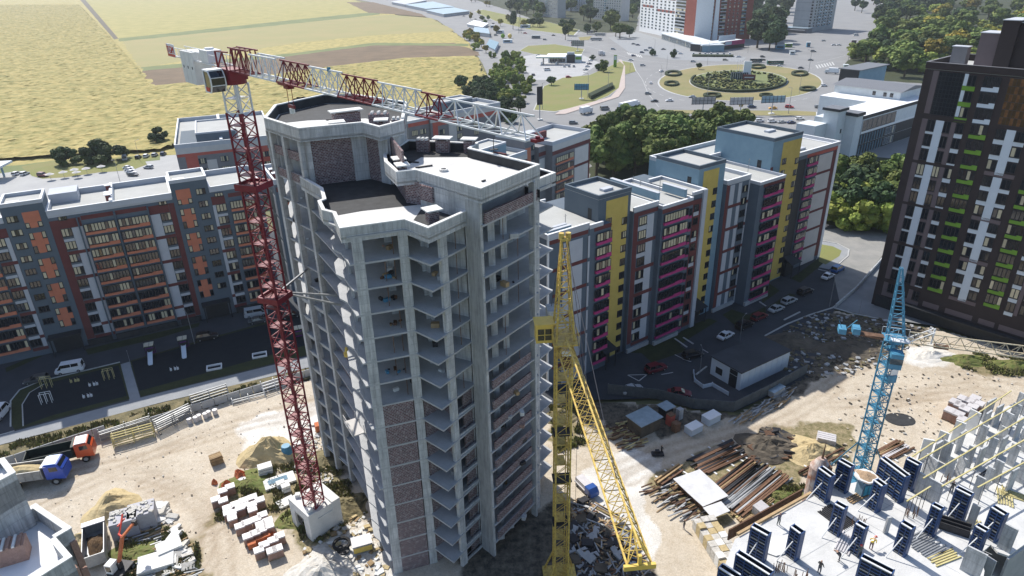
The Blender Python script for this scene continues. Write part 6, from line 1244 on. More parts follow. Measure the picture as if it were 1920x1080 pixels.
for i, (px_, lb, k) in enumerate([((88, 728), 'yellow exercise frame at the left playground corner', 0), ((88, 757), 'pale pull-up frame on the left court', 0), ((138, 717), 'small yellow exercise post near the minivan', 1), ((173, 724), 'pair of small white exercise seats on the left court', 1), ((205, 712), 'yellow horizontal bars near the connecting path', 0), ((162, 746), 'white spring seats in the middle of the left court', 1), ((325, 695), 'group of white stepping stones below the right slide', 1), ((402, 690), 'white sandpit bench by the court edge', 2), ((487, 667), 'second white sandpit bench near the mast', 2)]):
 p = g(*px_); o = thing('play_equipment', lb, 'playground', (*p, 0), R(20))
 b = MB(); mm = M['woody'] if 'yellow' in lb else M['white']
 if k == 0:
  for x in (-.9, 0, .9): b.bar((x, 0, 0), (x, 0, 2.2), .09); b.bar((x, .8, 0), (x, .8, 2.2), .09)
  b.bar((-.9, 0, 2.2), (.9, 0, 2.2), .08); b.bar((-.9, .8, 2.2), (.9, .8, 2.2), .08)
 elif k == 1:
  for x in (-.6, .2, .7): b.box(x, x + .35, 0, .35, 0, .5); b.bar((x + .1, .1, .5), (x + .1, .1, .9), .07)
 else: b.box(-1.5, 1.5, -1, -.8, 0, .4); b.box(-1.5, 1.5, .8, 1, 0, .4); b.box(-1.5, -1.3, -.8, .8, 0, .4); b.box(1.3, 1.5, -.8, .8, 0, .4)
 b.build('frame', [mm], o)
# --- transformer building and low fence ---------------------------------------------------
tA, tB, tC, tD = g(1329, 668, 4.2), g(1391, 699, 4.2), g(1485, 656, 4.2), g(1434, 631, 4.2)
ax = math.atan2(tC[1] - tB[1], tC[0] - tB[0]); TL = math.hypot(tC[0] - tB[0], tC[1] - tB[1]); TW_ = math.hypot(tA[0] - tB[0], tA[1] - tB[1])
tr = thing('transformer_building', 'small white box building with flat dark roof in the shaded yard', 'building', (*tB, 0), ax)
b = MB(); b.box(.2, TL - .2, .2, TW_ - .2, 0, 3.9); b.build('wall', [M['wblue']], tr)
b = MB(); b.box(0, TL, 0, TW_, 3.9, 4.15); b.build('roof', [M['yard']], tr)
for nm, y0, y1, z0, z1 in (('door', TW_ * .25 - .9, TW_ * .25 + .9, 0, 2.6), ('window', TW_ * .7 - .8, TW_ * .7 + .8, 1.0, 2.4), ('window', TW_ * .25 - .9, TW_ * .25 + .9, 2.75, 3.7)):
 b = MB(); b.box(.12, .2, y0, y1, z0, z1); b.build(nm, [M['cblack']], tr)
for k in range(9): b = MB(); b.box(.9 + k * (TL - 1.6) / 8, .98 + k * (TL - 1.6) / 8, .14, .2, .2, 3.8); b.build('wall_rib', [M['wblue']], tr)
def fence(name, label, P, h, m, step=2.4, t=.1, cat='fence'):
 o = thing(name, label, cat, (*g(*P[0]), 0)); O = Vector((*g(*P[0]), 0))
 for i in range(len(P) - 1):
  a = Vector((*g(*P[i]), 0)); c = Vector((*g(*P[i + 1]), 0)); n = max(1, int((c - a).length / step))
  for k in range(n):
   p = a + (c - a) * k / n; q = a + (c - a) * (k + 1) / n; an = math.atan2(q.y - p.y, q.x - p.x); b = MB(); b.box(.03, (q - p).length - .03, -t / 2, t / 2, 0.0, h, an, tuple(p - O)); b.build('fence_panel', [m], o)
   b = MB(); b.box(-.08, .08, -.1, .1, 0, h + .1, an, tuple(p - O)); b.build('post', [m], o)
 return o
fence('boundary_fence', 'grey sheet fence between the shaded yard and the sandy site', [(1140, 738), (1232, 748), (1300, 766), (1375, 772), (1440, 740), (1512, 700)], 2.2, mat('fence_sheet', (.11, .125, .135), .7, var=.15))
fence('low_wall', 'low pale wall folded around the transformer entrance', [(1300, 700), (1302, 716), (1318, 728), (1335, 724), (1366, 742)], .8, M['wblue'], cat='wall')
# --- sheds -----------------------------------------------------------------------------
def shed(label, px, size, h, rz, top, side, cat='shed', grp=None, over=.3):
 p = g(*px, h); o = thing('site_shed', label, cat, (*p, 0), R(rz), grp); x, y = size[0] / 2, size[1] / 2
 b = MB(); b.box(-x, x, -y, y, 0, h - .12); b.build('wall', [M[side]], o); b = MB(); b.box(-x - over, x + over, -y - over, y + over, h - .12, h, 0, (0, 0, 0), Matrix.Rotation(.02, 4, 'X')); b.build('roof', [M[top]], o); return o
shed('open shed with large pale tin roof beside the timber scraps', (1208, 780), (4.6, 3.4), 2.8, 33, 'tin', 'dirt'); shed('small tin roofed shed behind the large one', (1249, 760), (1.9, 1.7), 2.4, 33, 'tin', 'dsteel')
shed('white flat container with a black spot on its roof', (1301, 797), (2.8, 1.7), 1.4, 33, 'white', 'wblue', 'container', over=.05); shed('long white container behind the spotted one', (1334, 777), (3.0, 1.8), 1.5, 33, 'white', 'wblue', 'container', over=.05)
shed('rust red cabinet standing between the sheds', (1258, 776), (1.2, 1.1), 2.2, 33, 'rust', 'coral', 'cabinet', over=.02); shed('grey upright cabinet right of the small tin shed', (1275, 766), (1.0, .9), 2.2, 33, 'concd', 'conc', 'cabinet', over=.02); shed('brown crate stack in front of the rust red cabinet', (1268, 792), (1.2, 1.1), 1.8, 33, 'rust', 'rust', 'crate', over=.02)
shed('pale green sheet stack against the fence', (1457, 728), (3.6, 1.2), 1.2, 36, 'tin', 'concd', 'sheets', over=.05)
def planks(label, c0, c1, width, n, m, L, grp, z=0.1, seed=0, layers=2):
 a, c = g(*c0), g(*c1); head = math.atan2(c[1] - a[1], c[0] - a[0]); o = thing('timber_pile', label, 'timber', (*a, 0), head, grp); r = rnd(seed); L0 = math.hypot(c[0] - a[0], c[1] - a[1])
 for k in range(n):
  l_ = L0 * r.uniform(.75, 1.0); x = r.uniform(0, L0 - l_); y = -width / 2 + width * (k % (n // layers)) / (n // layers - 1); zz = z + .28 * (k // (n // layers)); b = MB(); an = r.uniform(-.03, .03)
  b.box(x, x + l_, -.14, .14, 0, .2, an, (0, y, zz)); b.build('plank', [M[r.choice(m)]], o)
 for x in (L0 * .2, L0 * .55, L0 * .85): b = MB(); b.box(x, x + .3, -width / 2 - .9, width / 2 + .9, -.1, z); b.build('bearer', [M['concl']], o)
planks('brown plank pile behind the white sheeting', (1340, 935), (1425, 868), 3.4, 20, ['rust', 'wood', 'rust', 'dsteel'], 8, 'timber piles', seed=1); planks('grey and brown plank pile right of the white sheeting', (1368, 962), (1462, 885), 3.6, 24, ['steel', 'concd', 'wood', 'rust'], 8, 'timber piles', seed=2)
planks('dark shaded pile of beams behind the brown planks', (1300, 880), (1390, 838), 4.0, 14, ['dsteel', 'rust'], 8, 'timber piles', seed=3, layers=1); planks('rusty pipe bundle pointing at the haul road', (1232, 910), (1280, 876), 1.3, 6, ['rust', 'wood'], 4, 'timber piles', seed=4); planks('loose boards below the plank piles', (1380, 975), (1440, 930), 2.5, 8, ['wood', 'woody'], 4, 'timber piles', seed=5, layers=1)
planks('yellow and grey boards in the dark scrap heap', (1110, 948), (1165, 978), 1.2, 8, ['woody', 'wrap', 'wood'], 4, 'timber piles', seed=6, layers=1); planks('dark beam lying behind the plank bundle', (1500, 892), (1590, 842), .7, 4, ['rust', 'dsteel'], 4, 'timber piles', seed=7)
planks('weathered planks right of the blue mast base', (1650, 858), (1700, 832), 2.4, 10, ['wood', 'wrap', 'rust'], 4, 'timber piles', seed=8, layers=1)
ms_ = thing('sheeting', 'large white sheet with a smaller one over a stack of boards', 'sheet', (*g(1310, 920, 1.3), 0), 0)
for nm, P in (('large_sheet', [(1262, 898), (1312, 880), (1341, 906), (1366, 930), (1318, 950), (1290, 925)]), ('small_sheet', [(1318, 952), (1352, 940), (1369, 958), (1336, 972)])):
 b = MB(); o0 = g(1310, 920, 1.3); b.prism([(g(*p, 1.3)[0] - o0[0], g(*p, 1.3)[1] - o0[1]) for p in P], 1.25, 1.34); b.build(nm, [M['membrane']], ms_)
b = MB(); o0 = g(1310, 920, 1.3)
for P in ([(1270, 900), (1310, 885), (1355, 930), (1318, 946)],): b.prism([(g(*p, 1.2)[0] - o0[0], g(*p, 1.2)[1] - o0[1]) for p in P], 0.0, 1.2)
b.build('board_stack', [M['rust']], ms_)
sb = thing('site_booth', 'small white roofed booth in the weeds beside the deck edge', 'booth', (*g(1423, 955, 1.0), 0), R(35)); b = MB(); b.box(-.8, .8, -.6, .6, 0, 1.7); b.build('wall', [M['conc']], sb); b = MB(); b.box(-1.0, 1.0, -.8, .8, 1.7, 1.85, 0, (0, 0, 0), Matrix.Rotation(.15, 4, 'X')); b.build('roof', [M['wrap']], sb)
lw = thing('block_wall', 'long low wall of stacked blocks with a pale broken top at lower right', 'wall', (*g(1300, 968, 1.8), 0))
A_ = Vector((*g(1300, 970, 2.0), 0)); B_ = Vector((*g(1368, 1078, 2.0), 0)); d_ = (B_ - A_).normalized(); an = math.atan2(d_.y, d_.x); n_ = int((B_ - A_).length / 1.1) + 3; r = rnd(31)
for k in range(n_):
 for j in range(3): b = MB(); b.box(0, 1.04, .0 + j * 1.1, 1.04 + j * 1.1, 0, 1.75 + r.uniform(-.12, .2), an, tuple(A_ + d_ * k * 1.1 - Vector((*g(1300, 968, 1.8), 0)))); b.build('block', [M[r.choice(['rubble', 'concl', 'pile'])]], lw)
ft = thing('rusty_silo', 'tall rusty white cylinder standing behind the first blue formwork panels', 'tank', (*g(1533, 900, 20), 0)); b = MB(); b.cyl(0, 0, 0, 22.0, 1.15, 18); b.cyl(0, 0, 22.0, 23.2, 1.15, 18, .4); b.build('tank', [mat('rust_stain', (.55, .50, .46), .8, scale=.8, col2=(.30, .12, .06), spread=.35)], ft)
b = MB(); b.bar((0, 0, 22.8), (.1, .1, 25.4), .35, 6, .05); b.box(.2, .9, -.9, .3, 20, 22.5); b.build('top_fitting', [M['rust']], ft)
pv = thing('delivery_pickup', 'small blue and white pickup beside the yellow jib', 'truck', (*g(1100, 912, .8), 0), R(-60)); b = MB(); loft(b, [(.6, sec(.85, .4, 1.7)), (1.6, sec(.85, .4, 1.7)), (2.2, sec(.8, .4, 1.1))]); b.build('cab', [paint((.02, .08, .3))], pv); b = MB(); b.box(-2.2, .55, -.85, .85, .6, .8); b.box(-2.1, .4, -.7, .7, .8, 1.5); b.build('load_bed', [M['wrap']], pv)
for x_ in (-1.5, 1.4):
 for y_ in (-.75, .75): put('wheel', WHEEL, pv, (x_, y_, .32))
# ------------------------------------------------------------------ people
def person(px, z, label, shirt, trouser, helmet=None, head=0, pose='stand', pt=None):
 p = pt or g(px[0], px[1], z); o = thing('person', label, 'person', (*p, z), R(head))
 J = {'pel': (0, 0, .95), 'ch': (.02, 0, 1.3), 'ne': (.02, 0, 1.48), 'hd': (.04, 0, 1.62), 'top': (.04, 0, 1.74), 'lh': (0, .1, .9), 'lk': (.05, .12, .48), 'la': (0, .13, .07), 'lt': (.16, .14, .03), 'rh': (0, -.1, .9), 'rk': (.02, -.12, .48), 'ra': (-.06, -.13, .07), 'rt': (.1, -.14, .03), 'ls': (.02, .2, 1.42), 'le': (.05, .3, 1.15), 'lw': (.2, .3, .95), 'lf': (.27, .29, .88), 'rs': (.02, -.2, 1.42), 're': (.05, -.3, 1.15), 'rw': (.2, -.3, .95), 'rf': (.27, -.29, .88)}
 if pose == 'arms': J.update(le=(.02, .48, 1.4), lw=(.02, .72, 1.38), lf=(.02, .82, 1.36), re=(.02, -.48, 1.4), rw=(.02, -.72, 1.38), rf=(.02, -.82, 1.36))
 if pose == 'bend':
  for k in ('ch', 'ne', 'hd', 'top', 'ls', 'le', 'lw', 'lf', 'rs', 're', 'rw', 'rf'):
   x, y, zz = J[k]; t = zz - .95; J[k] = (x + t * .85, y, .95 + t * .45)
 RAD = {'pel': .15, 'ch': .16, 'ne': .06, 'hd': .1, 'top': .07, 'lh': .1, 'lk': .07, 'la': .05, 'lt': .04, 'rh': .1, 'rk': .07, 'ra': .05, 'rt': .04, 'ls': .07, 'le': .05, 'lw': .035, 'lf': .03, 'rs': .07, 're': .05, 'rw': .035, 'rf': .03}
 E_ = [('pel', 'ch'), ('ch', 'ne'), ('ne', 'hd'), ('hd', 'top'), ('pel', 'lh'), ('lh', 'lk'), ('lk', 'la'), ('la', 'lt'), ('pel', 'rh'), ('rh', 'rk'), ('rk', 'ra'), ('ra', 'rt'), ('ch', 'ls'), ('ls', 'le'), ('le', 'lw'), ('lw', 'lf'), ('ch', 'rs'), ('rs', 're'), ('re', 'rw'), ('rw', 'rf')]
 ks = list(J); me = bpy.data.meshes.new('body'); me.from_pydata([J[k] for k in ks], [(ks.index(a), ks.index(c)) for a, c in E_], []); ob = bpy.data.objects.new('body', me); C.objects.link(ob)
 md = ob.modifiers.new('s', 'SKIN'); 
 for i, k in enumerate(ks): me.skin_vertices[0].data[i].radius = (RAD[k], RAD[k])
 me.skin_vertices[0].data[0].use_root = True
 ob.modifiers.new('u', 'SUBSURF').levels = 1
 dg = bpy.context.evaluated_depsgraph_get(); m2 = bpy.data.meshes.new_from_object(ob.evaluated_get(dg)); m2.materials.clear()
 for m_ in (paint(shirt), paint(trouser), M['skin']): m2.materials.append(m_)
 for pl in m2.polygons:
  c_ = pl.center; hz = J['ne'][2]; pl.material_index = 2 if (c_.z > hz + .02 and abs(c_.y) < .15) or (abs(c_.y) > .22 and pose != 'bend' and math.dist(c_, J['lf']) < .1) else (1 if c_.z < .97 else 0)
 ob.modifiers.clear(); ob.data = m2; m2.name = 'body'; ob.parent = o
 if helmet: b = MB(); t_ = J['top']; b.cyl(t_[0], t_[1], t_[2] - .06, t_[2] + .06, .13, 10, .07); b.cyl(t_[0] + .02, t_[1], t_[2] - .08, t_[2] - .06, .16, 10); b.build('helmet', [paint(helmet)], o)
 return o
ZD = 20.0
person((1282, 991), 0, 'worker in dark jacket and blue trousers standing beside the block wall', (.01, .01, .012), (.05, .07, .15), None, 200)
person((1459, 984), ZD, 'worker in navy with both arms out at the deck edge', (.012, .02, .07), (.02, .05, .05), None, -70, 'arms')
person((1573, 1052), ZD, 'bareheaded worker bending over pale boards on the deck', (.02, .02, .03), (.015, .015, .03), None, 160, 'bend')
person((1610, 1046), ZD, 'worker in a red helmet behind the small blue form', (.02, .04, .05), (.01, .02, .03), (.55, .05, .05), 100)
person((1632, 1030), ZD, 'worker in a red helmet and yellow vest leaning on the deck', (.6, .45, .08), (.2, .1, .1), (.6, .05, .03), 40, 'bend')
person((1782, 925), ZD, 'dark clothed worker between the precast wall panels', (.01, .012, .02), (.012, .015, .03), None, 30)
person((1535, 1075), ZD, 'worker in black at the bottom edge of the deck', (.01, .01, .012), (.02, .03, .06), None, 30)
person((1240, 850), 0, 'worker in black crouching by dark tools on the haul road', (.01, .01, .012), (.02, .02, .02), None, 30)
b = MB(); b.box(-1.0, 1.0, -.5, .5, 0, .3); b.box(-.4, .3, -.2, .4, .3, .8); o = b.build('tool_cart', [M['dsteel']]); o.location = (*g(1233, 852), 0); tag(o, 'low dark tool cart beside the crouching worker', 'cart')
# ------------------------------------------------------------------ elevated deck of the next building (lower right)
dk = thing('deck_building', 'half built concrete building with bright deck full of blue forms at lower right', 'building', (*g(1600, 1000, ZD), 0))
O_ = Vector((*g(1600, 1000, ZD), 0))
def DP(P, z=ZD): return [(g(*p, z)[0] - O_.x, g(*p, z)[1] - O_.y) for p in P]
DOUT = DP([(1330, 1150), (1352, 1078), (1378, 1011), (1526, 928), (1548, 916), (1600, 905), (1662, 892), (1712, 872), (1722, 850), (1800, 803), (1880, 765), (1960, 730), (2060, 800), (1960, 993), (1891, 1042), (1871, 1035), (1858, 1021), (1836, 1040), (1846, 1070), (1834, 1150)])
M['deck'] = mat('deck_slab', (.66, .655, .64), .9, scale=.35, col2=(.46, .46, .45), bump=.2, bscale=3, spread=.6, detail=9)
b = MB(); b.prism(DOUT, -.25, 0); me = b.mesh('floor_slab', [M['deck']])
for k in range(7): put('floor_slab', me, dk, (0, 0, ZD - k * 3.1))
def dwall(p, q, z0, z1, m='conc', name='wall_panel', t=.22, zz=None):
 a, c = DP([p, q]); an = math.atan2(c[1] - a[1], c[0] - a[0]); L = math.hypot(c[0] - a[0], c[1] - a[1]); b = MB(); b.box(0, L, -t / 2, t / 2, z0, z1, an, (*a, 0)); b.m = 1
 return b.build(name, [M[m]], dk)
for (p, q) in (((1378, 1040), (1560, 935)), ((1870, 1050), (1780, 990)), ((1891, 1044), (1960, 996)), ((1832, 1046), (1846, 1080)), ((1750, 880), (1900, 800)), ((1900, 800), (2040, 810)), ((1500, 1000), (1700, 1100))): dwall(p, q, 0, ZD - .26, 'concd')
for (p, q, h) in (((1714, 923), (1758, 948), 2.9), ((1810, 984), (1825, 991), 3.0), ((1799, 1066), (1836, 1085), 3.1), ((1869, 1024), (1893, 1037), 3.1), ((1656, 1000), (1664, 998), 2.2), ((1720, 862), (1740, 866), 3.2), ((1751, 846), (1768, 853), 3.2), ((1781, 827), (1799, 834), 3.2), ((1808, 805), (1827, 815), 3.2), ((1872, 806), (1889, 815), 3.0), ((1866, 835), (1879, 842), 3.0), ((1846, 856), (1860, 862), 3.0), ((1806, 872), (1818, 878), 3.0), ((1789, 888), (1802, 898), 2.8), ((1727, 888), (1748, 904), 3.0), ((1855, 899), (1870, 907), 3.0), ((1905, 840), (1920, 848), 3.0), ((1902, 900), (1925, 912), 3.0), ((1840, 790), (1856, 781), 3.0), ((1900, 770), (1918, 779), 3.0), ((1820, 930), (1835, 938), 3.0), ((1760, 862), (1776, 870), 3), ((1790, 850), (1800, 843), 3), ((1828, 832), (1842, 839), 3), ((1838, 812), (1848, 805), 3), ((1858, 800), (1870, 793), 3), ((1889, 790), (1903, 797), 3), ((1770, 893), (1782, 899), 3), ((1826, 880), (1838, 873), 3), ((1885, 868), (1900, 876), 3), ((1868, 860), (1878, 853), 3), ((1898, 826), (1908, 819), 3), ((1840, 912), (1852, 919), 3), ((1884, 922), (1896, 915), 3), ((1745, 870), (1756, 863), 3)):
 dwall(p, q, ZD, ZD + h, 'conc' if h < 3.15 else 'concl', t=.2)
for (p, q) in (((1706, 859), (1896, 733)), ((1715, 868), (1945, 735)), ((1731, 897), (1960, 760)), ((1766, 912), (1965, 800)), ((1833, 914), (1975, 838)), ((1700, 940), (1745, 912))):
 a = Vector((*DP([p], ZD + 3)[0], ZD + 3.0)); c = Vector((*DP([q], ZD + 3)[0], ZD + 3.0)); b = MB(); b.bar(tuple(a), tuple(c), .13); b.build('timber_beam', [M['woody']], dk)
 for t in (.1, .3, .5, .7, .9): v = a + (c - a) * t; b = MB(); b.bar((v.x, v.y, ZD), (v.x, v.y, ZD + 3), .045); b.build('prop', [M['dsteel']], dk)
r = rnd(44)
for (p, q) in (((1382, 1004), (1520, 926)),):
 a = Vector((*DP([p])[0], ZD)); c = Vector((*DP([q])[0], ZD)); b = MB(); b.bar(tuple(a + Vector((0, 0, .15))), tuple(c + Vector((0, 0, .15))), .28); b.build('edge_board', [M['wood']], dk)
 an = math.atan2(c.y - a.y, c.x - a.x); b = MB(); b.box(0, (c - a).length, 1.0, 1.15, -1.6, -.1, an, tuple(a)); b.build('edge_form', [M['rust']], dk)
for (p, q) in (((1400, 1015), (1640, 1120)), ((1540, 935), (1800, 1075)), ((1620, 925), (1860, 1040)), ((1690, 935), (1480, 1060)), ((1760, 965), (1560, 1085)), ((1800, 870), (1930, 940)), ((1750, 900), (1880, 965)), ((1790, 850), (1950, 900)), ((1850, 820), (1990, 880))):
 a, c = DP([p, q]); L = math.hypot(c[0] - a[0], c[1] - a[1]); b = MB(); b.box(0, L, -.035, .035, .001, .012, math.atan2(c[1] - a[1], c[0] - a[0]), (*a, ZD)); b.build('deck_joint', [M['concd']], dk)
b = MB(); P = DP([(1435, 1010), (1478, 1008), (1486, 1035), (1455, 1044), (1428, 1035)]); b.prism(P, ZD + .01, ZD + .14); b.build('shaft_cover', [M['concl']], dk)
for px_, n_, hd, m_, lb in (((1535, 962), 9, -62, 'dsteel', 'dark mesh grid lying on the deck beside a form'), ((1745, 1050), 12, 25, 'steel', 'bundle of grey tubes lying on the deck'), ((1760, 1062), 5, 20, 'woody', 'yellow beams lying on the deck beside the tubes'), ((1880, 928), 5, -35, 'woody', 'yellow beams in a tangle near the right edge'), ((1900, 950), 6, 60, 'woody', 'yellow boards near the right picture edge'), ((1810, 1000), 3, 30, 'woody', 'long yellow beam lying across the deck'), ((1592, 1040), 6, 50, 'wrap', 'pale boards by the bending worker'), ((1850, 905), 5, 30, 'dsteel', 'dark bars heap between the wall panels'), ((1600, 945), 4, 28, 'wood', 'brown boards lying behind the electric box')):
 o = thing('deck_material', lb, 'material', (*g(*px_, ZD), ZD), R(hd))
 for k in range(n_): b = MB(); b.box(r.uniform(-.3, 0), r.uniform(2.4, 3.4) if n_ != 9 else 3.0, k * .26, k * .26 + .13, .01, .13); b.build('bar', [M[m_]], o)
def rebar(px_, n_, lb):
 o = thing('rebar_starter', lb, 'rebar', (*g(*px_, ZD), ZD), 0, 'rebar starters standing on the deck'); 
 for k in range(n_): b = MB(); x, y = r.uniform(-.7, .7), r.uniform(-.4, .4); b.bar((x, y, 0), (x + r.uniform(-.1, .1), y, r.uniform(.8, 1.3)), .045); b.build('bar', [M['rust']], o)
for px_, n_, lb in (((1606, 985), 12, 'rebar starters between two blue forms near the deck centre'), ((1465, 1070), 14, 'rebar starters at the lower left of the deck'), ((1710, 968), 9, 'rusty starters in the middle of the pale deck'), ((1500, 1085), 10, 'rebar starters at the bottom edge'), ((1776, 905), 8, 'rebar starters between wall panels')): rebar(px_, n_, lb)
def form(p, q, h, lb, dep=.75, z=ZD):
 a, c = g(*p, z), g(*q, z); L = math.hypot(c[0] - a[0], c[1] - a[1]); o = thing('wall_form', lb, 'formwork', (*a, z), math.atan2(c[1] - a[1], c[0] - a[0]), 'blue steel wall forms on the deck')
 for y0 in (0, dep - .14):
  b = MB(); b.box(0, L, y0 + .05, y0 + .12, 0, h); b.build('form_sheet', [M['formd']], o)
 n = max(2, int(L / .75))
 for k in range(n + 1): b = MB(); x = min(L - .08, k * L / n); b.box(x, x + .09, -.04, .05, 0, h); b.build('form_post', [M['form']], o)
 for k in range(10): b = MB(); zz = .1 + k * (h - .2) / 9; b.box(.09, L - .02, -.03, .05, zz, zz + .12); b.build('form_rib', [M['form'] if k % 3 else M['steel']], o)
 b = MB(); b.box(0, L, -.06, .12, h, h + .07); b.box(0, L, dep - .14, dep, h, h + .07); b.build('form_top', [M['wsteel']], o)
 b = MB(); b.box(L + .002, L + .1, .0, dep, 0, h); b.box(-.1, -.002, .0, dep, 0, h); b.build('form_end', [M['form']], o)
 b = MB(); b.bar((L * .5, -.05, h * .62), (L * .5 - .5, -1.4, .05), .08); b.build('push_prop', [M['wsteel']], o)
 return o
HF = 3.75
for p, q, h, lb in (((1561, 913), (1583, 926), HF, 'blue form directly right of the rusty silo'), ((1524, 927), (1546, 944), HF, 'blue form nearest the deck corner in front of the rusty silo'), ((1626, 951), (1640, 962), HF, 'narrow blue form below the octagonal footing'), ((1553, 996), (1570, 1006), HF, 'narrow blue form beside the dark mesh grid'), ((1591, 1034), (1607, 1044), HF, 'blue form with the red helmeted worker behind'), ((1400, 1040), (1429, 1057), HF, 'solid blue form leftmost on the deck'), ((1472, 1040), (1489, 1053), HF, 'narrow blue form right of the shaft cover'),
     ((1372, 1092), (1432, 1132), HF, 'wide blue form cut off at the bottom left of the deck'), ((1600, 1100), (1655, 1130), HF, 'wide blue form cut off at the bottom edge'), ((1638, 908), (1683, 944), HF, 'widest blue form, right of the octagonal footing'), ((1686, 910), (1707, 922), HF, 'blue form behind the long grey wall panel'), ((1776, 967), (1802, 981), HF, 'blue form right of the long grey wall panel'), ((1731, 999), (1747, 1008), HF, 'narrow blue form with dark bars leaning behind'), ((1674, 1033), (1693, 1045), HF, 'blue form right of the small concrete stub'), ((1840, 1003), (1863, 1018), HF, 'blue form at the notch near the right edge'), ((1815, 1027), (1833, 1038), 2.9, 'short blue form in front of the notch'), ((1340, 1118), (1372, 1140), HF, 'lowest left blue form cut off by the picture edge')):
 form(p, q, h, lb)
lo = thing('leaning_form', 'dark ribbed form panels leaning behind a narrow blue form', 'formwork', (*g(1762, 992, ZD), ZD), R(-32))
for k in range(3): b = MB(); b.box(-.2, 2.6, k * .35, k * .35 + .14, 0, .9 + k * .2); b.build('form_panel', [M['dsteel']], lo)
ob = thing('electric_cabinet', 'teal electric cabinet under the octagonal footing on the deck', 'cabinet', (*g(1617, 925, ZD), ZD), R(15)); b = MB(); b.box(-.65, .65, -.5, .5, 0, 1.9); b.build('cabinet', [M['teal']], ob); b = MB(); b.box(-.5, -.05, -.64, -.6, .3, 1.6); b.box(.05, .5, -.64, -.6, .3, 1.6); b.build('door', [paint((.05, .35, .45))], ob)
oc = thing('octagonal_hopper', 'pale octagonal concrete hopper with brown sand on top', 'hopper', (*g(1617, 922, ZD), ZD + 1.95), R(10)); b = MB(); b.cyl(0, 0, 0, .2, .8, 8, 1.3); b.cyl(0, 0, .2, .35, 1.3, 8, 1.25); b.build('hopper', [M['concl']], oc); heap('sand_load', mat('brown_sand', (.40, .28, .18), .95, scale=2, bump=.6), 0, 0, 1.15, 1.15, .3, .35, oc, 2)
# ------------------------------------------------------------------ building at the lower left corner
ZL = 33.0
lb_ = thing('corner_building', 'unfinished building with white roof terraces at the lower left corner', 'building', (*g(60, 1020, ZL), 0)); OL = g(60, 1020, ZL)
def LP(P, z): return [(g(*p, z)[0] - OL[0], g(*p, z)[1] - OL[1]) for p in P]
M['terr'] = mat('terrace_white', (.80, .80, .80), .9, scale=.5, col2=(.72, .72, .73))
def lroof(P, zt, zd, deckm, base):
 Q = LP(P, zt); b = MB(); b.prism(Q, base, zd); b.build('wall', [M['conc']], lb_)
 b = MB(); b.prism([(x, y) for x, y in Q], zd, zd + .04); b.build('roof_deck', [M[deckm]], lb_)
 A = sum(Q[i][0] * Q[(i + 1) % len(Q)][1] - Q[(i + 1) % len(Q)][0] * Q[i][1] for i in range(len(Q)))
 if A < 0: Q = Q[::-1]
 for i in range(len(Q)):
  a, c = Vector(Q[i]), Vector(Q[(i + 1) % len(Q)]); d = (c - a).normalized(); nn = Vector((-d.y, d.x)) * .38
  b = MB(); b.prism([tuple(a), tuple(c), tuple(c + nn - d * .38), tuple(a + nn + d * .38)], zd - 2.2 if i % 2 == 0 else zd - 2.19, zt - .1 - .001 * i); b.build('parapet', [M['conc']], lb_)
  b = MB(); a2, c2 = a - d * .05, c + d * .05; b.prism([tuple(a2 - nn * .12), tuple(c2 - nn * .12), tuple(c2 + nn * 1.1), tuple(a2 + nn * 1.1)], zt - .1 - .001 * i, zt + .001 * i); b.build('coping', [M['concl']], lb_)
lroof([(-120, 1010), (-60, 985), (-10, 962), (22, 972), (66, 944), (133, 989), (103, 1007), (134, 1043), (62, 1088), (20, 1150), (-120, 1180)], ZL, ZL - 1.5, 'terr', ZL - 3.2)
lroof([(-120, 905), (-30, 868), (7, 858), (28, 885), (-10, 905), (-80, 950)], ZL + 4.4, ZL + 3.6, 'terr', ZL - 1.4)
b = MB(); b.prism(LP([(-110, 1015), (-10, 972), (66, 952), (122, 990), (96, 1006), (122, 1042), (60, 1080), (20, 1140), (-110, 1170)], ZL), 0, ZL - 3.2); b.build('wall', [M['concd']], lb_)
b = MB(); b.box(-1.0, 1.4, -1.0, .5, 0, 1.6, R(25), (*LP([(10, 1020)], ZL)[0], ZL - 1.45)); b.build('vent_shaft', [M['pallet']], lb_)
for k in range(6): b = MB(); b.box(-1.0 + k * .4, -.8 + k * .4, -1.0, .5, 1.6, 1.75, R(25), (*LP([(10, 1020)], ZL)[0], ZL - 1.45)); b.build('brick', [M['pallet'] if k % 2 else M['concl']], lb_)
for k in range(10):
 z = ZL - 4.2 - k * 3.1
 q = LP([(134, 1043), (103, 1007), (133, 989)], ZL)
 for (a, c) in ((q[0], q[1]), (q[2], q[1])):
  b = MB(); an = math.atan2(c[1] - a[1], c[0] - a[0]); b.box(0, .5, -.1, .2, z, z + 2.9, an, (*a, 0)); b.build('brick_pier', [M['pallet']], lb_)
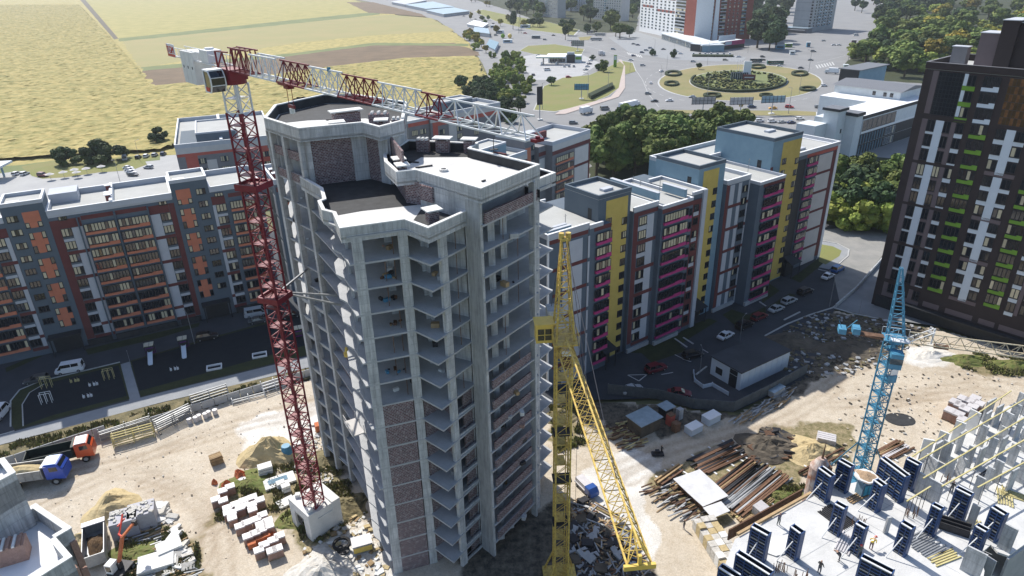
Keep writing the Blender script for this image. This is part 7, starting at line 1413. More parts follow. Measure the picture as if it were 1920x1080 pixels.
# ------------------------------------------------------------------ trees
def tree_mesh(seed, kind='round', leaves=2600, leaf=.33):
 leaves = int(leaves * 1.9); leaf *= .72
 r = rnd(seed); b = MB(); b.bar((0, 0, 0), (0, 0, .42), .07, 7, .045); b.bar((0, 0, .40), (.03, .02, .72), .045, 6, .02)
 cl = []
 n = {'round': 26, 'tall': 24, 'bush': 22, 'open': 18}[kind]
 for i in range(n):
  a = r.uniform(0, 6.283); u = r.uniform(-1, 1); rr_ = r.uniform(.45, 1.0)
  if kind == 'tall': x, y, z = .17 * rr_ * math.cos(a), .17 * rr_ * math.sin(a), .56 + .38 * u
  elif kind == 'bush': x, y, z = .42 * rr_ * math.cos(a), .42 * rr_ * math.sin(a), .38 + .36 * u * (1 - .4 * rr_)
  else: s_ = math.sqrt(1 - u * u); x, y, z = .33 * rr_ * s_ * math.cos(a), .33 * rr_ * s_ * math.sin(a), .63 + .30 * u * rr_
  cl.append((x, y, z, r.uniform(.09, .17) * (.75 if kind == 'tall' else 1.0), r.random()))
  if z > .3 and kind != 'bush': b.bar((0, 0, r.uniform(.32, .55)), (x * .85, y * .85, z - .03), .022, 4, .006)
 trunk = b.mesh('trunk', [M['bark']])
 c = MB(); tint = []
 for k in range(leaves):
  x, y, z, q, t = cl[r.randrange(n)]
  v = Vector((r.gauss(0, 1), r.gauss(0, 1), r.gauss(0, 1))).normalized() * q * r.uniform(.55, 1.08); v.z *= .8
  p = Vector((x, y, z)) + v; nrm = (v.normalized() + Vector((r.uniform(-.7, .7), r.uniform(-.7, .7), r.uniform(-.2, .9)))).normalized()
  u = nrm.cross(Vector((r.uniform(-1, 1), r.uniform(-1, 1), .3))).normalized(); w_ = nrm.cross(u); s_ = leaf * r.uniform(.6, 1.3) * .055
  if p.z < .04: continue
  c.quad(tuple(p - u * s_ - w_ * s_), tuple(p + u * s_ - w_ * s_ * .6), tuple(p + u * s_ * .7 + w_ * s_), tuple(p - u * s_ * .8 + w_ * s_)); tint += [max(0, min(1, t * .65 + r.uniform(0, .45)))] * 4
 return trunk, c, tint
TM = {}
def tree_proto(key, kind, leafm, seed, leaves=2600, leaf=1.0):
 tr_, c, tint = tree_mesh(seed, kind, leaves, leaf); me = c.mesh('crown', [M[leafm]]); at = me.attributes.new('tint', 'FLOAT', 'POINT'); at.data.foreach_set('value', tint); TM.setdefault(key, []).append((tr_, me))
for i in range(3): tree_proto('round', 'round', 'leaf', 10 + i)
for i in range(2): tree_proto('dark', 'round', 'leafd', 20 + i)
for i in range(2): tree_proto('tall', 'tall', 'leaf', 30 + i, 2200)
for i in range(2): tree_proto('yellow', 'round', 'leafy', 40 + i, 2000)
for i in range(2): tree_proto('bright', 'bush', 'leafl', 50 + i, 2200)
for i in range(2): tree_proto('bush', 'bush', 'leafd', 60 + i, 2000)
tr = rnd(77)
def tree(px_, kind, h, label, group, name='tree', wid=1.0, pt=None):
 p = pt or g(*px_); tk, cm = tr.choice(TM[kind]); o = thing(name, label, 'bush' if name == 'bush' else 'tree', (*p, -.05), tr.uniform(0, 6.28), group); o.scale = (h * wid, h * wid, h)
 if kind not in ('bright', 'bush'): put('trunk', tk, o)
 put('crown', cm, o); return o
def forest(poly, n, kinds, h0, h1, label, group, name='tree', seed=1, wid=(.9, 1.2), mind=.7):
 W = [g(x, max(y, -71 - .0224 * (x - 960) + 34)) for x, y in poly]; x0, x1, y0, y1 = min(p[0] for p in W), max(p[0] for p in W), min(p[1] for p in W), max(p[1] for p in W); r = rnd(seed); pts = []; tries = 0
 while len(pts) < n and tries < 20000:
  tries += 1; x, y = r.uniform(x0, x1), r.uniform(y0, y1)
  if in_poly(x, y, W) and all((x - a) ** 2 + (y - c) ** 2 > (mind * h0 * .6) ** 2 for a, c in pts): pts.append((x, y))
 ys = sorted(p[1] / max(1, 1) for p in pts); xs = sorted(p[0] / p[1] for p in pts); n_ = len(pts)
 for x, y in pts:
  kd = r.choice(kinds); h = r.uniform(h0, h1); u = xs.index(x / y) / n_; v = ys.index(y) / n_
  w_ = ('tall ' if h > h1 - (h1 - h0) * .35 else ('smaller ' if h < h0 + (h1 - h0) * .35 else '')) + ('yellowing ' if kd == 'yellow' else '')
  lb = f"{w_}{label}, {('front', 'middle', 'back')[min(2, int(v * 3))]} row, {('far left', 'left', 'centre left', 'centre', 'centre right', 'right', 'far right')[min(6, int(u * 7))]}"
  tree(None, kd, h, lb, group, name, r.uniform(*wid), pt=(x, y))
forest([(1112, 335), (1120, 280), (1175, 262), (1240, 270), (1330, 268), (1400, 262), (1330, 300), (1240, 330)], 34, ['round', 'tall', 'round'], 13, 18, 'green tree behind the magenta block', 'trees behind the magenta block', seed=3)
for px_, k, h, lb in (((1150, 330), 'tall', 19, 'tall loose tree at the left end of the row behind the magenta block'), ((1190, 325), 'tall', 18, 'second tall tree of the row behind the magenta block'), ((1345, 262), 'tall', 10, 'slim poplar like tree beside the orange roofed house'), ((1290, 290), 'yellow', 9, 'yellowing tree in front of the orange roofed house')): tree(px_, k, h, lb, None)
forest([(1546, 425), (1560, 360), (1640, 345), (1700, 350), (1680, 430), (1600, 436)], 34, ['round', 'bright', 'dark'], 10, 14, 'green tree beside the brown tower', 'trees beside the brown tower', seed=5)
forest([(1600, 135), (1640, 80), (1680, 45), (1740, 25), (1900, 12), (1960, 60), (1900, 130), (1760, 150), (1660, 142)], 78, ['round', 'bright', 'round', 'round', 'dark', 'round', 'yellow'], 15, 22, 'rounded tree on the top right slope', 'trees on the slope at the top right', seed=7, wid=(1.1, 1.5))
forest([(1402, 104), (1398, 60), (1410, 18), (1480, 12), (1490, 55), (1462, 96)], 24, ['dark'], 20, 28, 'dark tree between the town high rises', 'dark trees between the high rises', seed=8)
forest([(1640, 62), (1655, 10), (1780, 2), (1880, 4), (1760, 24), (1690, 48)], 40, ['dark', 'dark', 'round'], 18, 24, 'dark tree in the shade at top right', 'dark trees at the top right', seed=9)
forest([(950, 24), (960, 6), (1190, 10), (1190, 52), (1160, 62), (1110, 54), (1060, 42), (1010, 32)], 66, ['dark', 'round', 'dark'], 16, 24, 'dark tree along the avenue', 'trees along the avenue', seed=11)
forest([(860, -5), (950, -12), (960, 18), (905, 14)], 12, ['round', 'yellow', 'dark'], 10, 14, 'tree beside the distant sheds at the top', 'trees by the distant sheds', seed=12)
forest([(930, 185), (925, 150), (940, 122), (965, 105), (985, 130), (990, 175), (985, 205), (940, 215)], 44, ['bright', 'bright', 'round'], 6, 10, 'bright bush by the filling station road', 'bushes by the filling station road', 'bush', seed=13, wid=(.9, 1.2))
forest([(855, 165), (920, 160), (930, 200), (985, 212), (970, 240), (900, 215)], 34, ['bush', 'dark'], 7, 10, 'dark bush behind the coral blocks', 'dark bushes behind the coral blocks', 'bush', seed=14)
forest([(848, 40), (880, 60), (905, 85), (925, 110), (900, 100), (870, 75)], 12, ['yellow', 'yellow', 'bright'], 7, 11, 'autumn tree at the stubble field end', 'yellow trees at the field end', seed=15)
for px_, k, h, lb, w_ in (((130, 308), 'bush', 10, 'dark round bush at the field edge, left one of two', 1.15), ((188, 306), 'bush', 13, 'large dark bush at the field edge beside the parked van', 1.1), ((215, 300), 'bush', 11, 'dark bush joined to the right of the large one', 1.2), ((297, 270), 'bush', 10, 'dark bush touching the coral and grey block', 1.0), ((1034, 160), 'dark', 6, 'dark round shrub on the filling station lawn', 1.3), ((1132, 135), 'tall', 9, 'dark tree beside the green price pylon', 1.4), ((1122, 132), 'bush', 7, 'clipped yellow green tree left of the price pylon', 1.0), ((1110, 112), 'bush', 5, 'round shrub behind the filling station shop', 1.2), ((1060, 75), 'dark', 15, 'dark spruce like tree by the avenue pedestrian crossing', .6), ((962, 55), 'dark', 22, 'tall dark tree left of the billboard on the avenue', .5), ((1162, 72), 'round', 16, 'olive green tree in front of the red and white high rise', 1.3), ((1224, 104), 'bush', 7, 'dark columnar bush left of the parked cars', .9), ((1261, 108), 'bush', 9, 'dark columnar bush right of the parked cars', .7), ((1388, 207), 'yellow', 5, 'small bush on the billboard median', .7), ((1310, 130), 'dark', 5, 'round shrub on the roundabout', 1.1)):
 tree(px_, k, h, lb, None, 'bush' if k == 'bush' else 'tree', w_)
forest([(1590, 100), (1660, 60), (1760, 40), (1900, 60), (1900, 130), (1720, 140), (1640, 146)], 60, ['bright', 'bush', 'bright'], 9, 13, 'bright shrub on the top right slope', 'shrubs on the slope at the top right', 'bush', seed=17, wid=(1.3, 1.7))
forest([(975, 50), (1060, 72), (1180, 78), (1190, 66), (1100, 60), (1000, 40)], 14, ['round', 'dark'], 9, 14, 'street tree on the avenue verge', 'street trees on the avenue verge', seed=18)
forest([(850, 20), (1000, 45), (960, 70), (900, 60), (880, 45)], 12, ['round', 'yellow'], 7, 10, 'tree among the market roofs', 'trees in the market', seed=19)
forest([(1640, 60), (1600, 20), (1640, 4), (1700, 4)], 12, ['dark', 'round'], 14, 20, 'dark tree around the grey high rise', 'trees around the grey high rise', seed=20)
forest([(1178, 30), (1185, 8), (1200, 8), (1196, 44)], 6, ['dark'], 18, 24, 'dark tree behind the red white high rise', 'trees behind the high rise', seed=21)
M['hedge'] = mat('hedge', (.035, .05, .02), .95, scale=1.5, col2=(.018, .028, .012), bump=1.0, bscale=2)
for i, (cx_, cy_, rx, ry, lb) in enumerate([(1262, 139, 16, 5, 'upper of two ring hedges at the roundabout left'), (1259, 158, 14, 4.5, 'lower of two ring hedges at the roundabout left'), (1335, 180, 17, 4, 'ring hedge at the front of the roundabout'), (1436, 180, 13, 3, 'ring hedge behind the middle billboard'), (1420, 126, 15, 4, 'oval hedge behind the monument'), (1499, 139, 16, 5, 'oval hedge at the roundabout right'), (1514, 168, 16, 4, 'ring hedge at the right end of the roundabout')]):
 o = thing('ring_hedge', lb, 'hedge', (*g(cx_, cy_), 0), 0, 'ring hedges on the roundabout'); o0 = g(cx_, cy_); W = [g(*p) for p in arc(cx_, cy_, rx, ry, 0, 360, 20)]; I = [g(*p) for p in arc(cx_, cy_, rx * .68, ry * .6, 0, 360, 20)]; b = MB()
 for k in range(20): j = (k + 1) % 20; b.prism([(W[k][0] - o0[0], W[k][1] - o0[1]), (W[j][0] - o0[0], W[j][1] - o0[1]), (I[j][0] - o0[0], I[j][1] - o0[1]), (I[k][0] - o0[0], I[k][1] - o0[1])], 0, 1.2)
 b.build('foliage', [M['hedge']], o)
o = thing('bed_hedge', 'long curved dark hedge around the planted garden bed', 'hedge', (*g(1385, 172), 0), 0); o0 = g(1385, 172); W = [g(*p) for p in arc(1385, 153, 91, 21, -5, 205, 40)]; I = [g(*p) for p in arc(1385, 153, 88, 19.8, -5, 205, 40)]; b = MB()
for k in range(40): b.prism([(W[k][0] - o0[0], W[k][1] - o0[1]), (W[k + 1][0] - o0[0], W[k + 1][1] - o0[1]), (I[k + 1][0] - o0[0], I[k + 1][1] - o0[1]), (I[k][0] - o0[0], I[k][1] - o0[1])], 0, 1.6)
b.build('foliage', [M['hedge']], o)
r = rnd(5); b = MB()
for k in range(900):
 a, q = r.uniform(0, 6.283), math.sqrt(r.random()); x, y = 1382 + 84 * q * math.cos(a), 153 + 18.5 * q * math.sin(a)
 if 1410 < x < 1440 and 140 < y < 158: continue
 p = g(x, y); s_ = r.uniform(.35, .8); b.m = r.randrange(2); b.box(-s_, s_, -s_, s_, .1, r.uniform(.5, 1.6), r.uniform(0, 3), (*p, 0), Matrix.Rotation(r.uniform(-.3, .3), 4, 'X'))
tag(b.build('garden_planting', [M['hedge'], M['lawn']]), 'dense low dark planting filling the oval garden bed', 'plants', kind='stuff')
for lb, P, h in (('dark clipped hedge at the corner of the filling station lawn', [(1103, 182), (1148, 160), (1150, 166), (1108, 187)], 2.2), ('long low hedge in front of the car row by the high rise', [(1298, 104), (1375, 105), (1375, 107), (1298, 106.5)], 1.2)):
 W = [g(*p) for p in P]; o = thing('clipped_hedge', lb, 'hedge', (*W[0], 0)); b = MB(); b.prism([(p[0] - W[0][0], p[1] - W[0][1]) for p in W], 0, h); b.build('foliage', [M['hedge']], o)
# ------------------------------------------------------------------ buildings of the town
def wgrid(B, s0, ds, ns, z0, dz, nz_, w_, h, n=0, fr='framew', curt=.15, name='window', k=2, gl='glassb'):
 for i in range(ns):
  for j in range(nz_): B.win(s0 + i * ds, s0 + i * ds + w_, z0 + j * dz, z0 + j * dz + h, n - .03, k, curt, (i * 5 + j * 3) % 6, fr, name, gl)
def heading(a, c): return math.degrees(math.atan2(c[1] - a[1], c[0] - a[0]))
zc = 21.0; A_, B_ = g(326, 271, zc), g(512, 252, zc); C_ = g(294, 216, zc); hd = heading(A_, B_)
L_ = math.hypot(B_[0] - A_[0], B_[1] - A_[1]); D_ = math.hypot(C_[0] - A_[0], C_[1] - A_[1]) * .82
K = Bld('coral_block', 'low grey and coral block with stepped white roofs behind the red crane mast', A_, hd)
K.wall(0, L_, 0, D_, 0, zc - 1.6, 'mgrey'); K.roof(0, L_, 0, D_, zc - 1.6, 1.4)
K.wall(L_ * .22, L_ * .62, 4, D_ * .55, zc - 1.6, zc + 1.8, 'navy2'); K.roof(L_ * .22, L_ * .62, 4, D_ * .55, zc + 1.8, .5); K.wall(L_ * .05, L_ * .22, 2.5, D_ * .5, zc - 1.56, zc - .6, 'navy2')
K.panel(0, L_, zc - 3.6, zc - 1.6, 'cream'); K.panel(.2, L_ * .92, zc - 4.6, zc - 3.62, 'coral'); K.box('roof_divider', 'white', L_ * .45, L_ * .48, .4, D_ - .4, zc - 1.5, zc + .2)
for a, c in ((.08, .2), (.84, .95)): K.panel(L_ * a, L_ * c, 0, zc - 4.62, 'coral')
for a, c in ((.28, .38), (.62, .7)): K.panel(L_ * a, L_ * c, zc - 12, zc - 6.5, 'cream')
wgrid(K, L_ * .2, L_ * .22, 4, zc - 14.8, 3.6, 3, 2.6, 1.9, fr='frame', k=4, curt=.7)
for j in range(4):
 for n0 in (3, 8, 13): K.sidewin(0, n0, n0 + 2, zc - 6.4 - j * 3.4, zc - 4.6 - j * 3.4, -1, 2)
zc = 21.0; A_, B_ = g(806, 216, zc), g(938, 191, zc); hd = heading(A_, B_); L_ = math.hypot(B_[0] - A_[0], B_[1] - A_[1])
K = Bld('coral_block', 'grey and coral block with pale roofs seen through the crane jib', A_, hd, group=None)
K.wall(0, L_, 0, 16, 0, zc - 1.4, 'mgrey'); K.roof(0, L_, 0, 16, zc - 1.4, 1.3); K.panel(0, L_, zc - 3.2, zc - 1.4, 'cream'); K.panel(1, L_, zc - 4.8, zc - 3.2, 'coral'); K.panel(1.0, 3.5, 0, zc - 4.8, 'coral'); K.panel(9, 13, zc - 14, zc - 5, 'cream'); K.wall(L_ * .3, L_ * .7, 5, 13, zc - 1.4, zc + 2.4, 'navy2'); K.roof(L_ * .3, L_ * .7, 5, 13, zc + 2.4, .6)
wgrid(K, 4.2, 9, 3, zc - 11.6, 3.1, 2, 2.6, 2.0, fr='frame', k=3, curt=.8)
K.wall(-10, -.05, 1, 15, 0, zc - 2, 'mgrey'); K.roof(-10, -.05, 1, 15, zc - 2, 1.0); K.panel(-10, -.1, zc - 3.4, zc - 2, 'coral', n=1); wgrid(K, -8.5, 4, 2, zc - 7, 3.1, 1, 2.8, 2.0, n=1, fr='frame', k=4, curt=.8)
zc = 26.5; A_, B_ = g(1036, 266, zc), g(1107, 242, zc); hd = heading(A_, B_); L_ = math.hypot(B_[0] - A_[0], B_[1] - A_[1]); E_ = g(1012, 254, zc)
K = Bld('coral_block', 'taller grey block with coral frames and orange balconies right of the crane jib tip', A_, hd)
K.wall(0, L_, 0, 15, 0, zc - 1.2, 'mgrey'); K.roof(0, L_, 0, 15, zc - 1.2, 1.1, cap='lgrey'); K.panel(0, L_, zc - 3.0, zc - 1.2, 'cream'); K.panel(-.02, L_, zc - 4.2, zc - 3.0, 'burg')
for k in range(7): K.balcony(L_ * .08, L_ * .53, zc - 7.5 - k * 2.9, 0, 'orange', 9, .8, 1.7, .5, k)
for k in range(3): K.panel(L_ * .58, L_ - .9, zc - 9.8 - k * 6.2, zc - 4.5 - k * 6.2, 'cream'); K.panel(L_ * .57, L_, zc - 10.6 - k * 6.2, zc - 9.85 - k * 6.2, 'burg')
K.panel(L_ - .8, L_, 0, zc - 4.3, 'burg'); K.box('roof_vent', 'burg', 3, 8, 8, 9, zc - 1.2, zc + .9); K.box('roof_hatch', 'lgrey', 3, 7, 11, 14, zc - 1.2, zc + .6)
K.wall(-3.5, 0, 2.5, 15, 0, zc - 1.3, 'mgrey'); K.panel(-3.2, -.6, zc - 12, zc - 5, 'cream', n=2.5); K.panel(-3.5, 0, zc - 4.2, zc - 3, 'burg', n=2.5)
K.wall(-8.5, -3.5, 4, 15, 0, zc + 1.2, 'mgrey'); K.panel(-8.3, -5.5, zc - 9, zc - 1, 'orange', n=4); K.roof(-8.5, -3.5, 4, 15, zc + 1.2, .5); wgrid(K, -5.2, 3, 1, zc - 8, 3.0, 3, 1.4, 1.4, n=4, fr='frame')
K.wall(-26, -8.5, 3, 18, 0, zc - 2.2, 'mgrey'); K.roof(-26, -8.5, 3, 18, zc - 2.2, 1.0); K.panel(-26, -8.5, zc - 3.7, zc - 2.2, 'cream', n=3); K.panel(-26, -8.5, zc - 5.5, zc - 3.75, 'burg', n=3); K.wall(-24, -12, 8, 15, zc - 2.2, zc + .8, 'teal'); K.roof(-24, -12, 8, 15, zc + .8, .5); K.box('roof_divider', 'burg', -18, -17.4, 3.4, 9, zc - 2.1, zc - .3)
zc = 16.0; A_, B_ = g(1620, 218, zc), g(1735, 185, zc); hd = heading(A_, B_); L_ = math.hypot(B_[0] - A_[0], B_[1] - A_[1])
K = Bld('office_building', 'white office building with black window bands and two stair towers', A_, hd)
K.wall(0, L_ + 12, 0, 17, 0, zc - 1.3, 'cwhite'); K.box('roof', 'terr', .2, L_ + 12, .3, 16.8, zc - 1.3, zc - 1.2)
K.box('roof_fascia', 'cblack', 0, L_ + 12, -.15, .3, zc - 1.3, zc + .1); K.box('coping', 'white', -.1, L_ + 12, -.2, .35, zc + .1, zc + .2)
for (a, c) in ((zc - 6.2, zc - 1.8),): 
 for i in range(7): K.win(.5 + i * 4.1, 4.2 + i * 4.1, a, c, -.03, 1, 0, i, 'frame', glass='glass')
K.panel(0, L_ + 12, zc - 7.2, zc - 6.4, 'white')
for j in range(2):
 K.panel(0, L_ + 12, zc - 11.6 - j * 4.3, zc - 7.4 - j * 4.3, 'cblack', n=-.01)
 for i in range(9): K.box('fin', 'teal', .5 + i * 2.3, .75 + i * 2.3, -.5, -.1, zc - 11.4 - j * 4.3, zc - 7.7 - j * 4.3)
 for i in range(3): K.win(21.8 + i * 3.2, 24.2 + i * 3.2, zc - 11.0 - j * 4.3, zc - 8.0 - j * 4.3, -.1, 2, .1, i, 'framew', glass='glassb')
K.wall(-6.8, -1.2, -.3, 5.5, 0, zc + .8, 'cwhite', 'stair_tower'); K.box('roof_fascia', 'cblack', -7.2, -.6, -.9, 6, zc + .8, zc + 2.0); K.box('roof', 'metroof', -7.0, -.8, -.7, 5.8, zc + 2.0, zc + 2.05); K.box('dark_deck', 'cblack', -1.2, 3, 3, 6.5, zc - 1.2, zc + .9)
K.wall(-13.2, -6.8, 4, 10, 0, zc + 3.0, 'cwhite', 'stair_tower'); K.box('roof_fascia', 'cblack', -13.8, -6.2, 3.4, 10.6, zc + 3.0, zc + 3.9); K.box('roof', 'metroof', -13.6, -6.4, 3.6, 10.4, zc + 3.9, zc + 4.0)
K.wall(-22, -13.2, 8, 16, 0, zc - 2.0, 'cwhite'); K.wall(-6.8, 0, 5.5, 17, 0, zc - 1.4, 'cwhite')
K.wall(50.5, 75, 9.0, 40, 0, zc + 2.4, 'cwhite'); b = MB(); P = [(49.5, 8, zc + 2.4), (76, 8, zc + 2.4), (76, 41, zc + 2.4), (49.5, 41, zc + 2.4)]; Q = [(62, 8, zc + 4.2), (62, 41, zc + 4.2)]; b.quad(P[0], Q[0], Q[1], P[3]); b.quad(Q[0], P[1], P[2], Q[1]); b.quad(P[0], P[1], Q[0]); b.build('roof', [M['metroof']], K.r)
K.box('roof', 'terr', 38, 76, 17, 40, zc - 1.5, zc - 1.3); K.wall(38, 76, 17, 40, 0, zc - 1.5, 'cwhite')
for i, n_ in enumerate((12, 15, 20)): K.sidewin(50.5, n_, n_ + 1.5, zc - .4, zc + 1.4, -1, 2)
K.wall(79, 108, 43, 53, 0, zc + 5.6, 'teal'); K.box('dark_wall', 'cblack', 78.6, 79, 43, 53, 0, zc + 5.6); K.box('roof', 'metroof', 78, 109, 42, 54, zc + 5.6, zc + 5.95)
for i in range(4): K.sidewin(-1.22, .6, 1.4, zc - 2.4 - i * 3.6, zc - .9 - i * 3.6, 1, 1); 
for j in range(2): K.win(-9.5, -8.6, zc - 6 - j * 4.4, zc - 4.4 - j * 4.4, 4 - .03, 1, .1, j, 'frame')
A_, B_ = g(1198, 58), g(1300, 80); hd = heading(A_, B_); L_ = math.hypot(B_[0] - A_[0], B_[1] - A_[1])
K = Bld('red_white_high_rise', 'white and brick red high rise with curved white rib above the roundabout', A_, hd)
K.wall(0, L_, 0, 18, 0, 50, 'white')
nS = 13; ds = L_ * .66 / 9
wgrid(K, ds * .4, ds, 9, 5.5, 3.1, 12, ds * .42, 1.5, fr='framew', curt=.1, k=1)
for z_, a, c in ((26.5, .05, .28), (22.8 + 1, .33, .66), (36, .1, .3), (36, .4, .66)): K.panel(L_ * a, L_ * c, z_, z_ + 2.4, 'fredbrick', n=.015)
for k in range(12): K.balcony(L_ * .68, L_ * .84, 5 + k * 3.1, 0, 'lgrey', 5, .9, 1.7, .2, k, False)
K.panel(L_ * .85, L_ * .97, 3, 50, 'coral')
for k in range(12): K.win(L_ * .87, L_ * .89 + .6, 6 + k * 3.1, 7.6 + k * 3.1, -.06, 1, .6, k, 'framew'); K.win(L_ * .93, L_ * .95 + .6, 6 + k * 3.1, 7.6 + k * 3.1, -.06, 1, .6, k, 'framew')
A2, B2 = B_, g(1405, 73); h2 = heading(A2, B2); L2 = math.hypot(B2[0] - A2[0], B2[1] - A2[1])
K2 = Bld('brick_high_rise', 'shaded brick red wing of the high rise with stacked white balconies', A2, h2)
K2.wall(0, L2, 0, 18, 0, 50, 'fredbrick')
for k in range(12):
 K2.balcony(L2 * .12, L2 * .30, 5 + k * 3.1, 0, 'lgrey', 3, .9, 1.7, .2, k, False); K2.balcony(L2 * .42, L2 * .52, 5 + k * 3.1, 0, 'lgrey', 2, .9, 1.7, .2, k, False); K2.balcony(L2 * .8, L2 * .88, 5 + k * 3.1, 0, 'teal', 2, .9, 1.7, .2, k, False)
 for s_ in (.57, .65, .72): K2.win(L2 * s_, L2 * s_ + 1.3, 5.6 + k * 3.1, 7.2 + k * 3.1, -.03, 1, .5, k, 'framew')
b = MB(); b.quad((L2 * .31, -1.5, 0), (L2 * .40, -1.5, 0), (L2 * .385, -.4, 50), (L2 * .33, -.4, 50)); b.quad((L2 * .40, -1.5, 0), (L2 * .40, 0, 0), (L2 * .385, 0, 50), (L2 * .385, -.4, 50)); b.quad((L2 * .31, 0, 0), (L2 * .31, -1.5, 0), (L2 * .33, -.4, 50), (L2 * .33, 0, 50)); b.build('white_rib', [M['white']], K2.r)
A3, B3 = g(1240, 73), g(1316, 98); h3 = heading(A3, B3); L3 = math.hypot(B3[0] - A3[0], B3[1] - A3[1])
K3 = Bld('glass_arcade', 'low glazed shop arcade with white roof slab below the red and white high rise', A3, h3)
K3.wall(0, L3, 0, 20, 0, 5.2, 'teal'); K3.box('roof', 'cwhite', -1, L3 + 1, -1, 20, 5.2, 6.0); wgrid(K3, .5, 4.1, int(L3 / 4.1), .4, 4, 1, 3.6, 4.3, k=3)
A4, B4 = g(1317, 98), g(1395, 88); h4 = heading(A4, B4); L4 = math.hypot(B4[0] - A4[0], B4[1] - A4[1]); K4 = Bld('glass_arcade', 'glazed corner pavilion with pink banner beside the car row', A4, h4); K4.wall(0, L4, 0, 14, 0, 6, 'cblack'); K4.box('roof', 'cwhite', -.5, L4, -.5, 14, 6, 6.4)
wgrid(K4, .5, 3.3, 5, .4, 5, 1, 2.8, 4.6, k=2); K4.box('banner', 'pink', L4 * .5, L4 * .98, -.9, -.6, 3.2, 6.9); K4.box('banner', 'wblue', L4 * .5, L4 * .66, -.95, -.91, 3.6, 6.5); K4.box('sign_panel', 'wblue', L4 * .35, L4 * .75, -.4, -.1, 7.5, 12)
A5, B5 = g(1485, 58), g(1520, 60); hd = heading(A5, B5); L5 = math.hypot(B5[0] - A5[0], B5[1] - A5[1])
K5 = Bld('panel_high_rise', 'pale grey panel high rise with blank end wall and blue shaded balconies', A5, hd)
K5.wall(0, L5, 0, 50, 0, 46, 'fpanel'); 
for k in range(5): K5.box('panel_joint', 'mgrey', 0, L5, -.06, .0, 4 + k * 8.4, 4.25 + k * 8.4)
for k in range(11): K5.win(L5 * .84, L5 * .94, 5 + k * 3.0, 6.6 + k * 3.0, -.03, 1, .1, k, 'frame')
for k in range(11):
 for i in range(7): K5.sidewin(L5, 3 + i * 6.2, 5.2 + i * 6.2, 5 + k * 3.0, 6.6 + k * 3, 1, 2)
 for i in (1, 3, 5): K5.box('balcony', 'teal' if (i + k) % 2 else 'wblue', L5, L5 + 1.2, 5.8 + i * 6.2, 9 + i * 6.2, 4.4 + k * 3.0, 5.5 + k * 3.0)
K5.box('shop_block', 'mgrey', -2, L5 + 2, -14, -1, 0, 4.2); K5.box('shop_roof', 'tin', -3, L5 + 3, -15, -.5, 4.2, 4.8); K5.box('shop_awning', 'lgrey', -2, L5 + 1, -17, -15, 2.7, 3.0)
for i, (p, q, m_, hh, lb) in enumerate([((1010, 30), (1045, 34), 'fpanel', 34, 'pale residential block half hidden by trees, left one at the top'), ((1055, 20), (1115, 22), 'lgrey', 36, 'bluish residential block behind the trees at the top'), ((1112, 36), (1165, 40), 'cream', 30, 'pinkish residential block behind the trees left of the high rise')]):
 a, c = g(*p), g(*q); B6 = Bld('residential_block', lb, a, heading(a, c)); l_ = math.hypot(c[0] - a[0], c[1] - a[1]); B6.wall(0, l_, 0, 14, 0, hh, m_); wgrid(B6, 1.5, 4.6, int((l_ - 2) / 4.6), 3, 3.0, 10, 2.0, 1.5, k=2, curt=.2)
 for k in range(9): B6.box('balcony', 'teal', l_ * .4, l_ * .4 + 3, -1.1, -.02, 2.6 + k * 3, 3.7 + k * 3)
for i, (P, h, m_, lb) in enumerate([([(762, 14), (800, 22), (850, 18), (812, 8)], 5, 'tin', 'long grey roofed warehouse at the top beside the field'), ([(800, 24), (832, 32), (880, 26), (850, 19)], 4.5, 'tin', 'second grey roofed warehouse right of the long one'), ([(735, 8), (760, 13), (800, 5), (775, 0)], 5, 'lgrey', 'pale warehouse farthest along the field edge'), ([(888, 66), (918, 70), (915, 60), (890, 57)], 4, 'tin', 'pale roofed kiosk hall beside the yellow trees'), ([(876, 50), (905, 56), (915, 49), (890, 43)], 3.5, 'white', 'white market roof among parked cars'), ([(912, 92), (928, 100), (935, 86), (918, 80)], 3.5, 'teal', 'blue grey market roof near the play balloons')]):
 W = [g(*p) for p in P]; o = thing('warehouse', lb, 'building', (*W[0], 0)); Q = [(p[0] - W[0][0], p[1] - W[0][1]) for p in W]; b = MB(); b.prism(Q, 0, h - .4); b.build('wall', [M['lgrey']], o); cx_, cy_ = sum(q[0] for q in Q) / 4, sum(q[1] for q in Q) / 4; b = MB(); b.prism([(cx_ + (q[0] - cx_) * 1.05, cy_ + (q[1] - cy_) * 1.05) for q in Q], h - .4, h); b.build('roof', [M[m_]], o)
pc, pd = g(1005, 122), g(1060, 122); fs = Bld('filling_station', 'white filling station canopy on posts with shop behind', pc, heading(pc, pd)); FL = math.hypot(pd[0] - pc[0], pd[1] - pc[1])
fs.box('canopy', 'white', 0, FL, 0, 9, 5.2, 6.3); fs.box('canopy_stripe', 'green', -.05, FL * .9, -.06, .0, 5.25, 5.6)
for s_ in (FL * .22, FL * .72): 
 for n_ in (2.5, 6.5): fs.box('post', 'mgrey', s_, s_ + .5, n_, n_ + .5, 0, 5.2); fs.box('pump', 'white', s_ - 1.6, s_ - .7, n_, n_ + .6, 0, 1.7)
fs.wall(FL * .35, FL * 1.5, 14, 24, 0, 5.5, 'cwhite'); fs.box('roof', 'white', FL * .3, FL * 1.0, 13.5, 24.5, 5.5, 6.0); fs.box('dark_entrance', 'cblack', FL * 1.0, FL * 1.28, 13.6, 14, 0, 6.4); fs.box('green_portal', 'green', FL * 1.3, FL * 1.5, 13.6, 13.95, 2.5, 4.5); fs.win(FL * .4, FL * .95, .5, 3.5, 13.95, 6, .1, 1, 'framew'); fs.box('roof_unit', 'lgrey', FL * 1.0, FL * 1.25, 15, 18, 6.0, 8.0)
